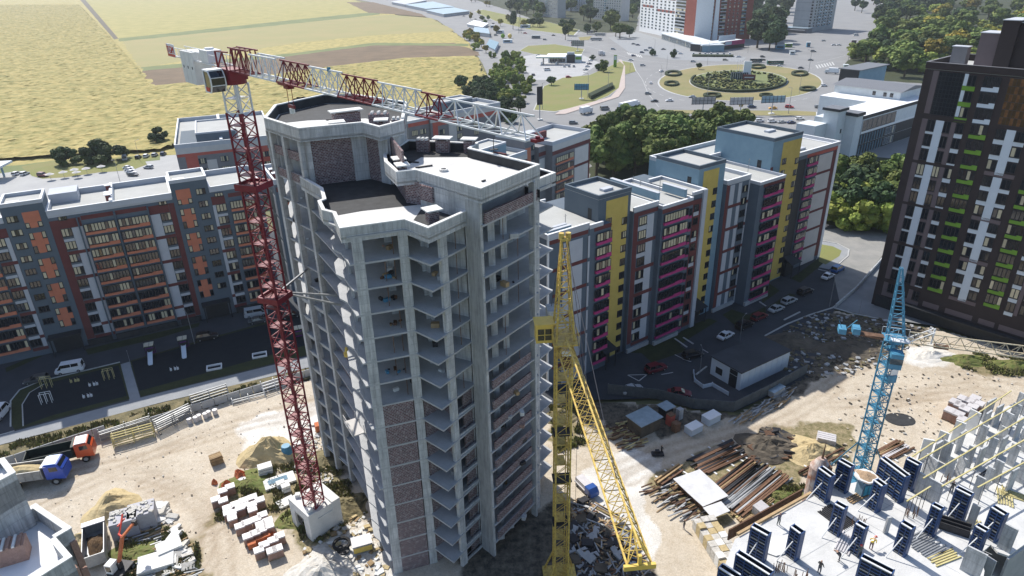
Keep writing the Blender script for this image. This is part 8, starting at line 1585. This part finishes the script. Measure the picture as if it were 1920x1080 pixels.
hs = thing('orange_roof_house', 'small house with orange red roof among the trees below the billboards', 'building', (*g(1290, 262), 0), R(50)); b = MB(); b.box(-9, 9, -5, 5, 0, 3.6); b.build('wall', [M['lgrey']], hs)
b = MB(); b.quad((-9.6, -5.6, 3.5), (9.6, -5.6, 3.5), (9.6, 0, 6.2), (-9.6, 0, 6.2)); b.quad((9.6, 5.6, 3.5), (-9.6, 5.6, 3.5), (-9.6, 0, 6.2), (9.6, 0, 6.2)); b.quad((9.6, -5.6, 3.5), (9.6, 5.6, 3.5), (9.6, 0, 6.2)); b.quad((-9.6, 5.6, 3.5), (-9.6, -5.6, 3.5), (-9.6, 0, 6.2)); b.build('roof', [mat('tile_roof', (.42, .14, .08), .9, scale=2)], hs)
mo = thing('roundabout_monument', 'white slab with glass box and dark red sign on the roundabout', 'monument', (*g(1395, 150), 0), R(-10)); b = MB(); b.box(-1, 4, 1, 2.2, 0, 12); b.build('white_slab', [M['white']], mo); b = MB(); b.box(-9, 2, -2, 1.4, 0, 5); b.m = 1
for k in range(8): b.box(-9.05 + k * 1.4, -8.9 + k * 1.4, -2.06, -2, 0, 5)
b.build('glass_box', [M['glassb'], M['wsteel']], mo); b = MB(); b.box(-1.5, 6.5, -4.4, -4.1, .6, 4.2); b.build('red_sign', [M['burg']], mo); b = MB(); b.box(-.6, 5.4, -4.45, -4.41, 2.0, 2.7); b.build('sign_lettering', [M['lgrey']], mo)
for k in range(4): b = MB(); b.bar((-5 + k * 1.6, 1.8, 0), (-5 + k * 1.6, 1.8, 13), .18, 6); b.build('flagpole', [M['wsteel']], mo)
def board(px_, w_, h, z0, hd, lb, front='steel', name='billboard', grp='billboards along the roundabout', legs=1):
 o = thing(name, lb, 'billboard', (*g(*px_), 0), R(hd), grp); b = MB(); b.box(-w_ / 2, w_ / 2, -.15, .15, z0, z0 + h); b.build('panel', [M[front]], o); b = MB()
 for k in range(7): b.box(-w_ / 2 + k * w_ / 6 - .08, -w_ / 2 + k * w_ / 6 + .08, -.3, -.15, z0 - .2, z0 + h + .2)
 b.box(-w_ / 2, w_ / 2, -.25, -.16, z0 + h * .48, z0 + h * .52); b.box(-w_ / 2, w_ / 2, -.28, -.16, z0 - .1, z0 + .1); q = b.build('frame', [M['dsteel']], o)
 for s_ in ([0] if legs == 1 else [-w_ * .35, w_ * .35]): b = MB(); b.cyl(s_, 0, 0, z0, .28, 8); b.build('post', [M['concd']], o)
 b = MB(); b.box(-1.3, 1.3, -1.0, 1.0, 0, .6); b.build('footing', [M['concl']], o); return o
board((1317, 213), 12.5, 3.6, 5.0, 0, 'leftmost dark backed billboard in front of the roundabout'); board((1387, 216), 12, 3.6, 5.6, 0, 'middle billboard with criss cross frame in front of the roundabout', 'concd'); board((1446, 214), 12.5, 3.4, 6.0, 3, 'right billboard with divided frame in front of the roundabout', 'teal')
board((1090, 186), 8.5, 3.4, 5.5, -8, 'small blue and white advertising board on the filling station lawn', 'blue', grp=None); board((1083, 96), 12, 5, 4.5, -25, 'dark backed billboard beyond the filling station', grp=None); board((1012, 225), 3, 9, 8, 20, 'narrow black and white pylon board behind the coral block', 'cblack', grp=None)
py = thing('price_pylon', 'tall green price pylon at the filling station corner', 'sign', (*g(1153, 126), 0), R(-5)); b = MB(); b.box(-1.2, 1.2, -.3, .3, 0, 9); b.build('pylon', [M['green']], py); b = MB(); b.box(-.9, .9, -.34, -.3, 5.5, 8.3); b.build('price_panel', [M['wblue']], py)
lpm = MB(); lpm.bar((0, 0, 0), (0, 0, 9.5), .22, 6, .12); lpm_me = lpm.mesh('post', [M['steel']]); lam = MB(); lam.bar((0, 0, 9.4), (1.6, 0, 9.9), .1, 5); lam.box(1.4, 2.1, -.14, .14, 9.84, 9.98); lam_me = lam.mesh('lamp_arm', [M['steel']])
for px_, s_, lb in [((1181, 135), 1.0, 'on the station lawn tip'), ((1227, 99), 1.2, 'left of the parked cars below the high rise'), ((1263, 106), 1.1, 'right of the dark columnar bush'), ((1312, 104), 1.1, 'at the arcade hedge, left one'), ((1328, 106), 1.2, 'at the arcade hedge, right one'), ((1402, 100), 1.2, 'at the dark trees'), ((1250, 130), 1.1, 'at the left rim of the roundabout'), ((1239, 150), 1.0, 'beside the lower ring hedge'), ((1326, 122), 1.0, 'on the rear kerb of the roundabout'), ((1326, 182), 1.3, 'behind the left billboard'), ((1498, 176), 1.1, 'at the right ring hedge'), ((1516, 135), 1.5, 'at the right rim of the roundabout'), ((1590, 115), 1.4, 'beside the office building slope'), ((1478, 213), 1.4, 'at the right end of the billboard median'), ((1102, 184), 1.5, 'on the filling station lawn front'), ((1017, 205), 1.5, 'at the filling station lawn corner'), ((1140, 170), 1.3, 'beside the pink footpath'), ((1062, 62), 1.0, 'on the avenue by the crossing'), ((1116, 62), 1.0, 'on the avenue lawn, left one'), ((1128, 60), 1.0, 'on the avenue lawn, right one'), ((1004, 44), 1.0, 'beside the spruce like tree'), ((985, 40), .9, 'near the market roofs'), ((1610, 590), .45, 'beside the plaza kerb'), ((1555, 575), .8, 'in the yard beside the row of cars'), ((1386, 645), .7, 'behind the transformer building'), ((1312, 700), .6, 'left of the transformer building'), ((225, 340), .9, 'in the sunny car park'), ((118, 640), .5, 'before the entrance of the orange block'), ((246, 686), .4, 'where the connecting path starts'), ((365, 645), .8, 'left of the black suv'), ((262, 300), .9, 'beside the van in the sunny car park')]:
 o = thing('lamp_post', 'grey lamp post standing ' + lb, 'lamp post', (*g(*px_), 0), tr.uniform(0, 6.28), 'street lamp posts'); o.scale = (s_, s_, s_); put('post', lpm_me, o); put('lamp_arm', lam_me, o)
pyl = thing('power_pylon', 'dark lattice power pylon rising beside the market', 'pylon', (*g(975, 62), 0)); b = MB()
for k in range(6):
 w0, w1 = 1.8 - k * .25, 1.55 - k * .25
 for x_, y_ in ((-1, -1), (1, -1), (1, 1), (-1, 1)): b.bar((x_ * w0, y_ * w0, k * 4), (x_ * w1, y_ * w1, k * 4 + 4), .22)
 b.bar((-w0, -w0, k * 4), (w1, -w1, k * 4 + 4), .14); b.bar((w0, -w0, k * 4), (-w1, -w1, k * 4 + 4), .14)
b.build('lattice', [M['dsteel']], pyl); b = MB(); b.bar((-4, 0, 21), (4, 0, 21), .25); b.bar((-3, 0, 24), (3, 0, 24), .25); b.build('cross_arm', [M['dsteel']], pyl)
ca = Vector((*g(975, 62), 21)); cb2 = Vector((*g(1135, 68), 11)); b = MB(); q0 = None
for k in range(13):
 t = k / 12; v = ca + (cb2 - ca) * t; v.z -= 5 * math.sin(math.pi * t) * .6
 if q0: b.bar(tuple(q0), tuple(v), .16)
 q0 = v
tag(b.build('power_line', [M['dsteel']]), 'sagging dark power line running from the pylon along the avenue', 'cable')
def box_truck(px_, hd, L, lb, boxm='white', cabc=(.6, .62, .63), h=3.9, semi=False, cat='truck', name='box_truck'):
 o = thing(name, lb, cat, (*g(*px_), 0), R(hd)); b = MB(); b.box(-L / 2, L / 2 - 2.4, -1.27, 1.27, 1.0, h); b.build('cargo_box', [M[boxm]], o); b = MB(); b.box(-L / 2, L / 2 - .4, -.5, .5, .6, 1.0); b.build('chassis', [M['dsteel']], o)
 b = MB(); loft(b, [(L / 2 - 2.2, sec(1.22, .5, 2.9, .15)), (L / 2 - .4, sec(1.22, .5, 2.8, .15)), (L / 2, sec(1.15, .5, 1.9, .15))]); b.build('cab', [paint(cabc)], o); b = MB(); b.quad((L / 2 - .42, -1.0, 2.75), (L / 2 + .03, -1.0, 1.8), (L / 2 + .03, 1.0, 1.8), (L / 2 - .42, 1.0, 2.75)); b.build('windscreen', [M['cabglass']], o)
 for x_ in ([-L * .38, -L * .30, -L * .22, L * .28, L * .43] if semi else [-L * .3, L * .36]):
  for y_ in (-1.05, 1.05): w_ = put('wheel', WHEEL, o, (x_, y_, .5)); w_.scale = (1.55, 1.6, 1.55)
 return o
hs_ = heading(g(1150, 208), g(1210, 194))
box_truck((1180, 203), hs_, 16.5, 'long white articulated lorry on the street below the roundabout', semi=True, name='articulated_lorry'); box_truck((1099, 213), hs_, 8.5, 'white box truck behind the small grey van on the street'); box_truck((1559, 138), 150, 9, 'white lorry waiting beside the office building'); box_truck((857, 28), heading(g(840, 20), g(870, 33)), 15, 'long grey topped lorry on the far avenue', 'tin', semi=True); box_truck((1128, 104), 30, 6, 'small white truck beside the filling station hedge', 'wrap')
def bus(px_, hd, lb, c, L=12):
 o = thing('city_bus', lb, 'bus', (*g(*px_), 0), R(hd)); b = MB(); loft(b, [(-L / 2, sec(1.2, .4, 2.9, .2)), (-L / 2 + .2, sec(1.27, .35, 3.05, .2)), (L / 2 - .2, sec(1.27, .35, 3.05, .2)), (L / 2, sec(1.2, .4, 2.9, .2))]); b.build('body', [paint(c)], o)
 for k in range(7):
  for y in (-1.285, 1.285): b = MB(); P = [(-L / 2 + .5 + k * 1.6, y, 1.35), (-L / 2 + 1.9 + k * 1.6, y, 1.35), (-L / 2 + 1.9 + k * 1.6, y, 2.4), (-L / 2 + .5 + k * 1.6, y, 2.4)]; b.quad(*(P if y < 0 else P[::-1])); b.build('window', [M['cabglass']], o)
 b = MB(); b.box(-L / 2 + .3, L / 2 - .3, -1.1, 1.1, 3.06, 3.12); b.build('roof', [M['cream']], o)
 for x_ in (-L * .3, L * .3):
  for y_ in (-1.1, 1.1): w_ = put('wheel', WHEEL, o, (x_, y_, .48)); w_.scale = (1.5, 1.5, 1.5)
bus((1453, 121), -9, 'dark green bus with cream roof behind the roundabout', (.02, .12, .09)); bus((1417, 117), -5, 'dark teal bus left of the dark green one', (.01, .05, .07), 9); bus((1118, 76), -20, 'white bus on the avenue, nearest the filling station', (.5, .5, .5)); bus((1125, 67), -20, 'white bus behind the nearest one on the avenue', (.55, .55, .55)); bus((1106, 62), -20, 'pale minibus leading the row on the avenue', (.5, .5, .52), 8)
GT = 'cars in the town around the roundabout'
T_ = [((1227, 189), 'sedan', 'black', 178, 'driving ahead of the long white lorry'), ((1255, 188), 'sedan', 'white', 178, 'driving in front of the black car below the roundabout'), ((1351, 201), 'hatch', 'dark grey', -2, 'passing under the left billboard'), ((1449, 202), 'sedan', 'yellow', 178, 'passing under the right billboard'), ((1220, 155), 'sedan', 'white', 80, 'entering the roundabout on its left'), ((1240, 133), 'sedan', 'white', 45, 'circling at the upper left of the roundabout'), ((1183, 112), 'sedan', 'white', -20, 'beside the tip of the station lawn'), ((1462, 123), 'sedan', 'white', -10, 'beside the dark green bus'), ((1502, 127), 'sedan', 'dark grey', -20, 'behind the roundabout on the right'), ((1298, 181), 'sedan', 'silver', 170, 'behind the left billboard'), ((1134, 204), 'van', 'grey', 14, 'between the white box truck and the long lorry'), ((1000, 140), 'hatch', 'black', 70, 'on the filling station slip road'), ((1038, 66), 'sedan', 'black', -15, 'alone on the wide avenue'), ((972, 102), 'sedan', 'black', -30, 'beside the upper grass triangle'), ((1010, 104), 'sedan', 'black', 10, 'on the upper grass triangle edge'), ((1279, 244), 'sedan', 'dark grey', 20, 'leaving the lower street near the orange roofed house'), ((1375, 228), 'sedan', 'black', 5, 'left of the red car in the lower row'), ((1383, 228), 'hatch', 'red', 5, 'in the lower row by the median'), ((1398, 227), 'van', 'white', 80, 'right of the red car in the lower row'), ((1424, 226), 'suv', 'white', 10, 'third from the red car in the lower row'), ((1448, 227), 'suv', 'white', 10, 'fourth from the red car in the lower row'), ((1466, 228), 'sedan', 'silver', 10, 'fifth from the red car in the lower row'), ((1484, 229), 'sedan', 'dark blue', 10, 'last in the lower row beside the office building'),
      ((1098, 130), 'sedan', 'silver', 20, 'lowest in the filling station parking row'), ((1101, 124), 'sedan', 'white', 20, 'second in the filling station parking row'), ((1105, 119), 'sedan', 'dark blue', 20, 'third in the filling station parking row'), ((1107, 113), 'sedan', 'white', 20, 'highest in the filling station parking row'), ((1058, 124), 'hatch', 'white', 80, 'left of three at the station shop'), ((1067, 124), 'hatch', 'silver', 80, 'middle of three at the station shop'), ((1076, 124), 'hatch', 'silver', 80, 'right of three at the station shop'), ((1026, 131), 'van', 'white', 10, 'refuelling under the station canopy'), ((1066, 144), 'hatch', 'red', 10, 'in front of the station canopy'),
      ((1300, 101), 'suv', 'white', 80, 'first of the hedge row below the high rise'), ((1312, 101), 'suv', 'beige', 80, 'second of the hedge row below the high rise'), ((1322, 101), 'suv', 'white', 80, 'third of the hedge row below the high rise'), ((1333, 101), 'suv', 'white', 80, 'fourth of the hedge row below the high rise'), ((1345, 101), 'suv', 'silver', 80, 'fifth of the hedge row below the high rise'), ((1357, 101), 'suv', 'silver', 80, 'sixth of the hedge row below the high rise'), ((1368, 101), 'suv', 'white', 80, 'seventh of the hedge row below the high rise'), ((1385, 106), 'sedan', 'white', 0, 'at the right end outside the hedge row'), ((1268, 96), 'sedan', 'white', -10, 'in front of the arcade, upper'), ((1276, 100), 'sedan', 'white', -10, 'in front of the arcade, lower'), ((1244, 92), 'sedan', 'dark grey', 0, 'between the two columnar bushes'), ((1196, 84), 'sedan', 'dark blue', -10, 'in the small row left of the columnar bush'), ((1188, 82), 'sedan', 'grey', -10, 'at the left end of the row by the avenue'),
      ((1544, 76), 'sedan', 'silver', 5, 'parked by the shaded high rise foot'), ((1563, 84), 'sedan', 'white', 0, 'left of two on the bright street corner'), ((1573, 84), 'sedan', 'white', 0, 'right of two on the bright street corner'), ((1462, 65), 'sedan', 'white', 0, 'under the dark trees'), ((1605, 66), 'van', 'white', 0, 'parked in the shade below the grey high rise'), ((1525, 96), 'suv', 'grey', -20, 'at the kiosks beside the crossing')]
for a in T_: car(*a, group=GT, detail=False)
rc_ = rnd(91)
for i, (x, y) in enumerate([(870, 30), (892, 36), (925, 44), (985, 62), (1022, 74), (1075, 80), (1150, 92), (1188, 104), (1205, 122), (1215, 175), (1265, 224), (1330, 232), (1180, 226), (1075, 230), (1300, 115), (1360, 112), (1430, 106), (1520, 112), (1545, 160), (1535, 200), (1410, 200), (1480, 200), (905, 48), (912, 58), (918, 64), (930, 66), (940, 58), (1212, 94), (1220, 90), (1204, 98), (1340, 236), (1310, 238), (1500, 222)]):
 car((x, y), rc_.choice(['sedan', 'hatch', 'suv', 'wagon']), rc_.choice(['white', 'silver', 'black', 'grey', 'dark blue', 'beige', 'red']), rc_.uniform(-25, 5) if y > 100 else -25, ['on the avenue left of the pylon', 'on the avenue beyond the market', 'on the avenue above the market roofs', 'on the avenue beside the pylon foot', 'passing the bus shelter', 'on the avenue behind the filling station', 'on the wide junction above the price pylon', 'on the junction near the row by the avenue', 'entering the junction above the roundabout', 'below the lower ring hedge on the road', 'on the lower street under the long lorry', 'on the pale lot left of the red car', 'on the lower street left of the black car', 'on the lower street left of the box truck', 'on the rear lane of the roundabout, left', 'on the rear lane of the roundabout, centre', 'on the rear lane before the kiosks', 'crossing towards the bright street', 'at the right rim of the roundabout', 'right of the yellow car', 'under the middle billboard', 'right behind the yellow car', 'first among the market stalls', 'second among the market stalls', 'third among the market stalls', 'fourth among the market stalls', 'fifth among the market stalls', 'parked left of the high rise, middle', 'parked left of the high rise, upper', 'parked left of the high rise, lower', 'on the pale lot, right of two', 'on the pale lot, left of two', 'beside the office building wall'][i], group=GT, detail=False)
for P, w_ in (([(1190, 128), (1205, 150), (1215, 175), (1235, 200)], .25), ([(1165, 205), (1240, 200), (1300, 203), (1500, 206)], .2), ([(1010, 62), (1100, 86), (1190, 112), (1290, 122)], .3), ([(900, 26), (960, 44), (1030, 62), (1110, 80)], .3), ([(1190, 226), (1300, 224), (1500, 222)], .2), ([(1530, 118), (1600, 100), (1650, 96)], .25)):
 for i in range(len(P) - 1): strip('lane_line', P[i], P[i + 1], w_, -.055, M['line'])
for k in range(7): strip('zebra_bar', (1176 + k * 4, 98 + k * .8), (1180 + k * 4, 103 + k * .8), .9, -.055, M['line']); strip('zebra_bar', (1530 + k * 5, 122 - k), (1534 + k * 5, 128 - k), .9, -.055, M['line'])
GS = 'cars in the sunny car park behind the orange block'
for a in [((234, 297), 'van', 'silver', 115, 'largest vehicle beside the dark bush'), ((259, 294), 'hatch', 'black', 95, 'first in the upper row of the sunny car park'), ((274, 292), 'hatch', 'white', 95, 'second in the upper row of the sunny car park'), ((290, 290), 'hatch', 'silver', 95, 'third in the upper row of the sunny car park'), ((306, 288), 'hatch', 'dark blue', 95, 'fourth in the upper row of the sunny car park'), ((278, 313), 'hatch', 'silver', 175, 'alone in the middle of the sunny car park'), ((240, 314), 'sedan', 'white', -10, 'first in the tight row of white cars'), ((243, 318), 'sedan', 'white', -10, 'second in the tight row of white cars'), ((246, 322), 'sedan', 'white', -10, 'third in the tight row of white cars'), ((249, 327), 'sedan', 'dark grey', -10, 'last in the tight row of white cars'), ((31, 325), 'hatch', 'white', 80, 'with violet bonnet, left one beside the station roof'), ((46, 325), 'hatch', 'white', 80, 'with violet bonnet, right one beside the station roof'), ((80, 328), 'suv', 'dark red', -15, 'at the grass edge of the sunny lot')]: car(*a, group=GS, detail=False)
for i, (px_, lb) in enumerate([((96, 337), 'pale garden umbrella at the left end of the grass row'), ((121, 333), 'pale garden umbrella, second in the grass row'), ((142, 328), 'pale garden umbrella, third in the grass row'), ((146, 333), 'pale green umbrella below the third one'), ((164, 326), 'pale garden umbrella, fourth in the grass row'), ((192, 322), 'pale garden umbrella at the right end of the grass row')]):
 o = thing('umbrella', lb, 'umbrella', (*g(*px_), 0)); b = MB(); b.cyl(0, 0, 2.2, 2.9, 1.7, 10, .1); b.build('canopy', [M['cream']], o); b = MB(); b.bar((0, 0, 0), (0, 0, 2.3), .08); b.build('pole', [M['steel']], o)
sr = thing('station_roof', 'flat pale canopy roof on teal posts at the left edge', 'canopy', (*g(-20, 335), 0), R(8)); b = MB(); b.box(-14, 8, -5, 5, 5.0, 5.8); b.build('roof', [M['cwhite']], sr); b = MB()
for x_ in (-10, 4): b.box(x_, x_ + .6, -3, -2.4, 0, 5); b.box(x_, x_ + .6, 2.4, 3, 0, 5)
b.build('posts', [M['teal']], sr)
for i, (px_, c, lb) in enumerate([((943, 72), 'green', 'round green play balloon at the market'), ((956, 72), 'yellowp', 'round yellow play balloon at the market')]):
 p = g(*px_); b = MB(); 
 for k in range(6): t0, t1 = -1.5 + k * .5, -1 + k * .5; b.bar((0, 0, 2.6 + 2.4 * math.sin(t0)), (0, 0, 2.6 + 2.4 * math.sin(t1)), 4.8 * math.cos(t0), 12, 4.8 * max(.02, math.cos(t1)))
 o = b.build('play_balloon', [M[c]]); o.location = (*p, 0); tag(o, lb, 'balloon')
for i, (px_, c, s_, lb) in enumerate([((952, 80), 'wblue', (9, 5, 3), 'blue and white inflatable by the play balloons'), ((1040, 66), 'concl', (0.1, .1, .1), ''), ((938, 62), 'cwhite', (8, 5, 3), 'white stall roof in the market'), ((925, 52), 'white', (7, 5, 3), 'white stall near the yellow trees'), ((1005, 72), 'metroof', (9, 3, 3), 'bus shelter on the avenue'), ((985, 52), 'wblue', (12, 6, 3.5), 'blue kiosk row beside the pylon'), ((1462, 92), 'blue', (8, 3, 3.2), 'blue kiosk under the dark trees'), ((1515, 88), 'blue', (3, 3, 4), 'small bright blue kiosk at the crossing'), ((1478, 88), 'green', (6, 4, 3), 'green kiosk between the blue ones'), ((1485, 102), 'cwhite', (4, 3, 2.6), 'white kiosk in front of the green one'), ((1585, 128), 'tin', (3, 3, 2.5), 'small cabin on the kerb island'), ((1600, 84), 'burg', (4, 1, 4), 'brown advertising pillar on the bright street')]):
 if not lb: continue
 o = thing('kiosk', lb, 'kiosk', (*g(*px_), 0), R(-12)); b = MB(); b.box(-s_[0] / 2, s_[0] / 2, -s_[1] / 2, s_[1] / 2, 0, s_[2]); b.build('wall', [M[c]], o); b = MB(); b.box(-s_[0] / 2 - .3, s_[0] / 2 + .3, -s_[1] / 2 - .4, s_[1] / 2 + .3, s_[2], s_[2] + .25); b.build('roof', [M['cwhite']], o); b = MB(); b.box(-s_[0] * .35, s_[0] * .35, -s_[1] / 2 - .04, -s_[1] / 2 - .01, .9, s_[2] * .8); b.build('window', [M['glassb']], o)
fence('plaza_wall', 'long low pale wall along the plaza kerb below the brown tower', [(1566, 577), (1605, 543), (1662, 478), (1685, 455)], .9, M['conc'], 4, .3, 'wall')

def tufts(label, polys, n, seed, hmax=.55):
 r = rnd(seed); b = MB()
 for P in polys:
  W = [g(*p) for p in P]; x0, x1, y0, y1 = min(p[0] for p in W), max(p[0] for p in W), min(p[1] for p in W), max(p[1] for p in W); c = 0; t = 0
  while c < n and t < n * 6:
   t += 1; x, y = r.uniform(x0, x1), r.uniform(y0, y1)
   if not in_poly(x, y, W) or noise.noise(Vector((x * .35, y * .35, seed))) < -.05: continue
   c += 1
   for _ in range(5):
    a = r.uniform(0, 6.28); h = r.uniform(.12, hmax); q = r.uniform(.08, .22); dx, dy = q * math.cos(a), q * math.sin(a); ox, oy = r.uniform(-.3, .3), r.uniform(-.3, .3); b.m = r.randrange(3)
    b.quad((x + ox - dy, y + oy + dx, 0), (x + ox + dy, y + oy - dx, 0), (x + ox + dx + dy * .4, y + oy + dy - dx * .4, h), (x + ox + dx - dy * .4, y + oy + dy + dx * .4, h))
 tag(b.build('weed_tufts', [M['leafw'], M['lawn'], M['bank']]), label, 'weeds', kind='stuff')
tufts('weed tufts growing over the rough patches around the red crane', [[(400, 980), (430, 925), (480, 885), (560, 860), (640, 880), (690, 960), (610, 1010), (560, 1030), (545, 985), (480, 960)], [(225, 1000), (300, 985), (370, 1010), (380, 1120), (240, 1120)]], 1500, 3)
tufts('dry grass tufts along the bank above the site', [[(-50, 848), (300, 764), (590, 690), (640, 690), (470, 733), (330, 772), (0, 856)]], 1400, 4, .7)
tufts('weed tufts around the timber piles and booth', [[(1400, 960), (1470, 900), (1520, 905), (1450, 960), (1400, 985)], [(1800, 690), (1830, 660), (1960, 680), (1960, 710), (1850, 700)], [(1030, 760), (1080, 765), (1100, 830), (1040, 850)]], 500, 5)
b = MB(); b.box(-2900, 2900, -400, 4900, -1.6, 82); hz = b.mesh('haze', [M['sand']]); hz.materials.clear(); hm = bpy.data.materials.new('haze'); hm.use_nodes = True; hm.node_tree.nodes.remove(hm.node_tree.nodes['Principled BSDF'])
pv = hm.node_tree.nodes.new('ShaderNodeVolumePrincipled'); pv.inputs['Color'].default_value = (.86, .92, 1, 1); pv.inputs['Density'].default_value = 0.00008; pv.inputs['Anisotropy'].default_value = .3
hm.node_tree.links.new(pv.outputs[0], hm.node_tree.nodes['Material Output'].inputs['Volume']); hz.materials.append(hm); put('haze', hz, kind='stuff')
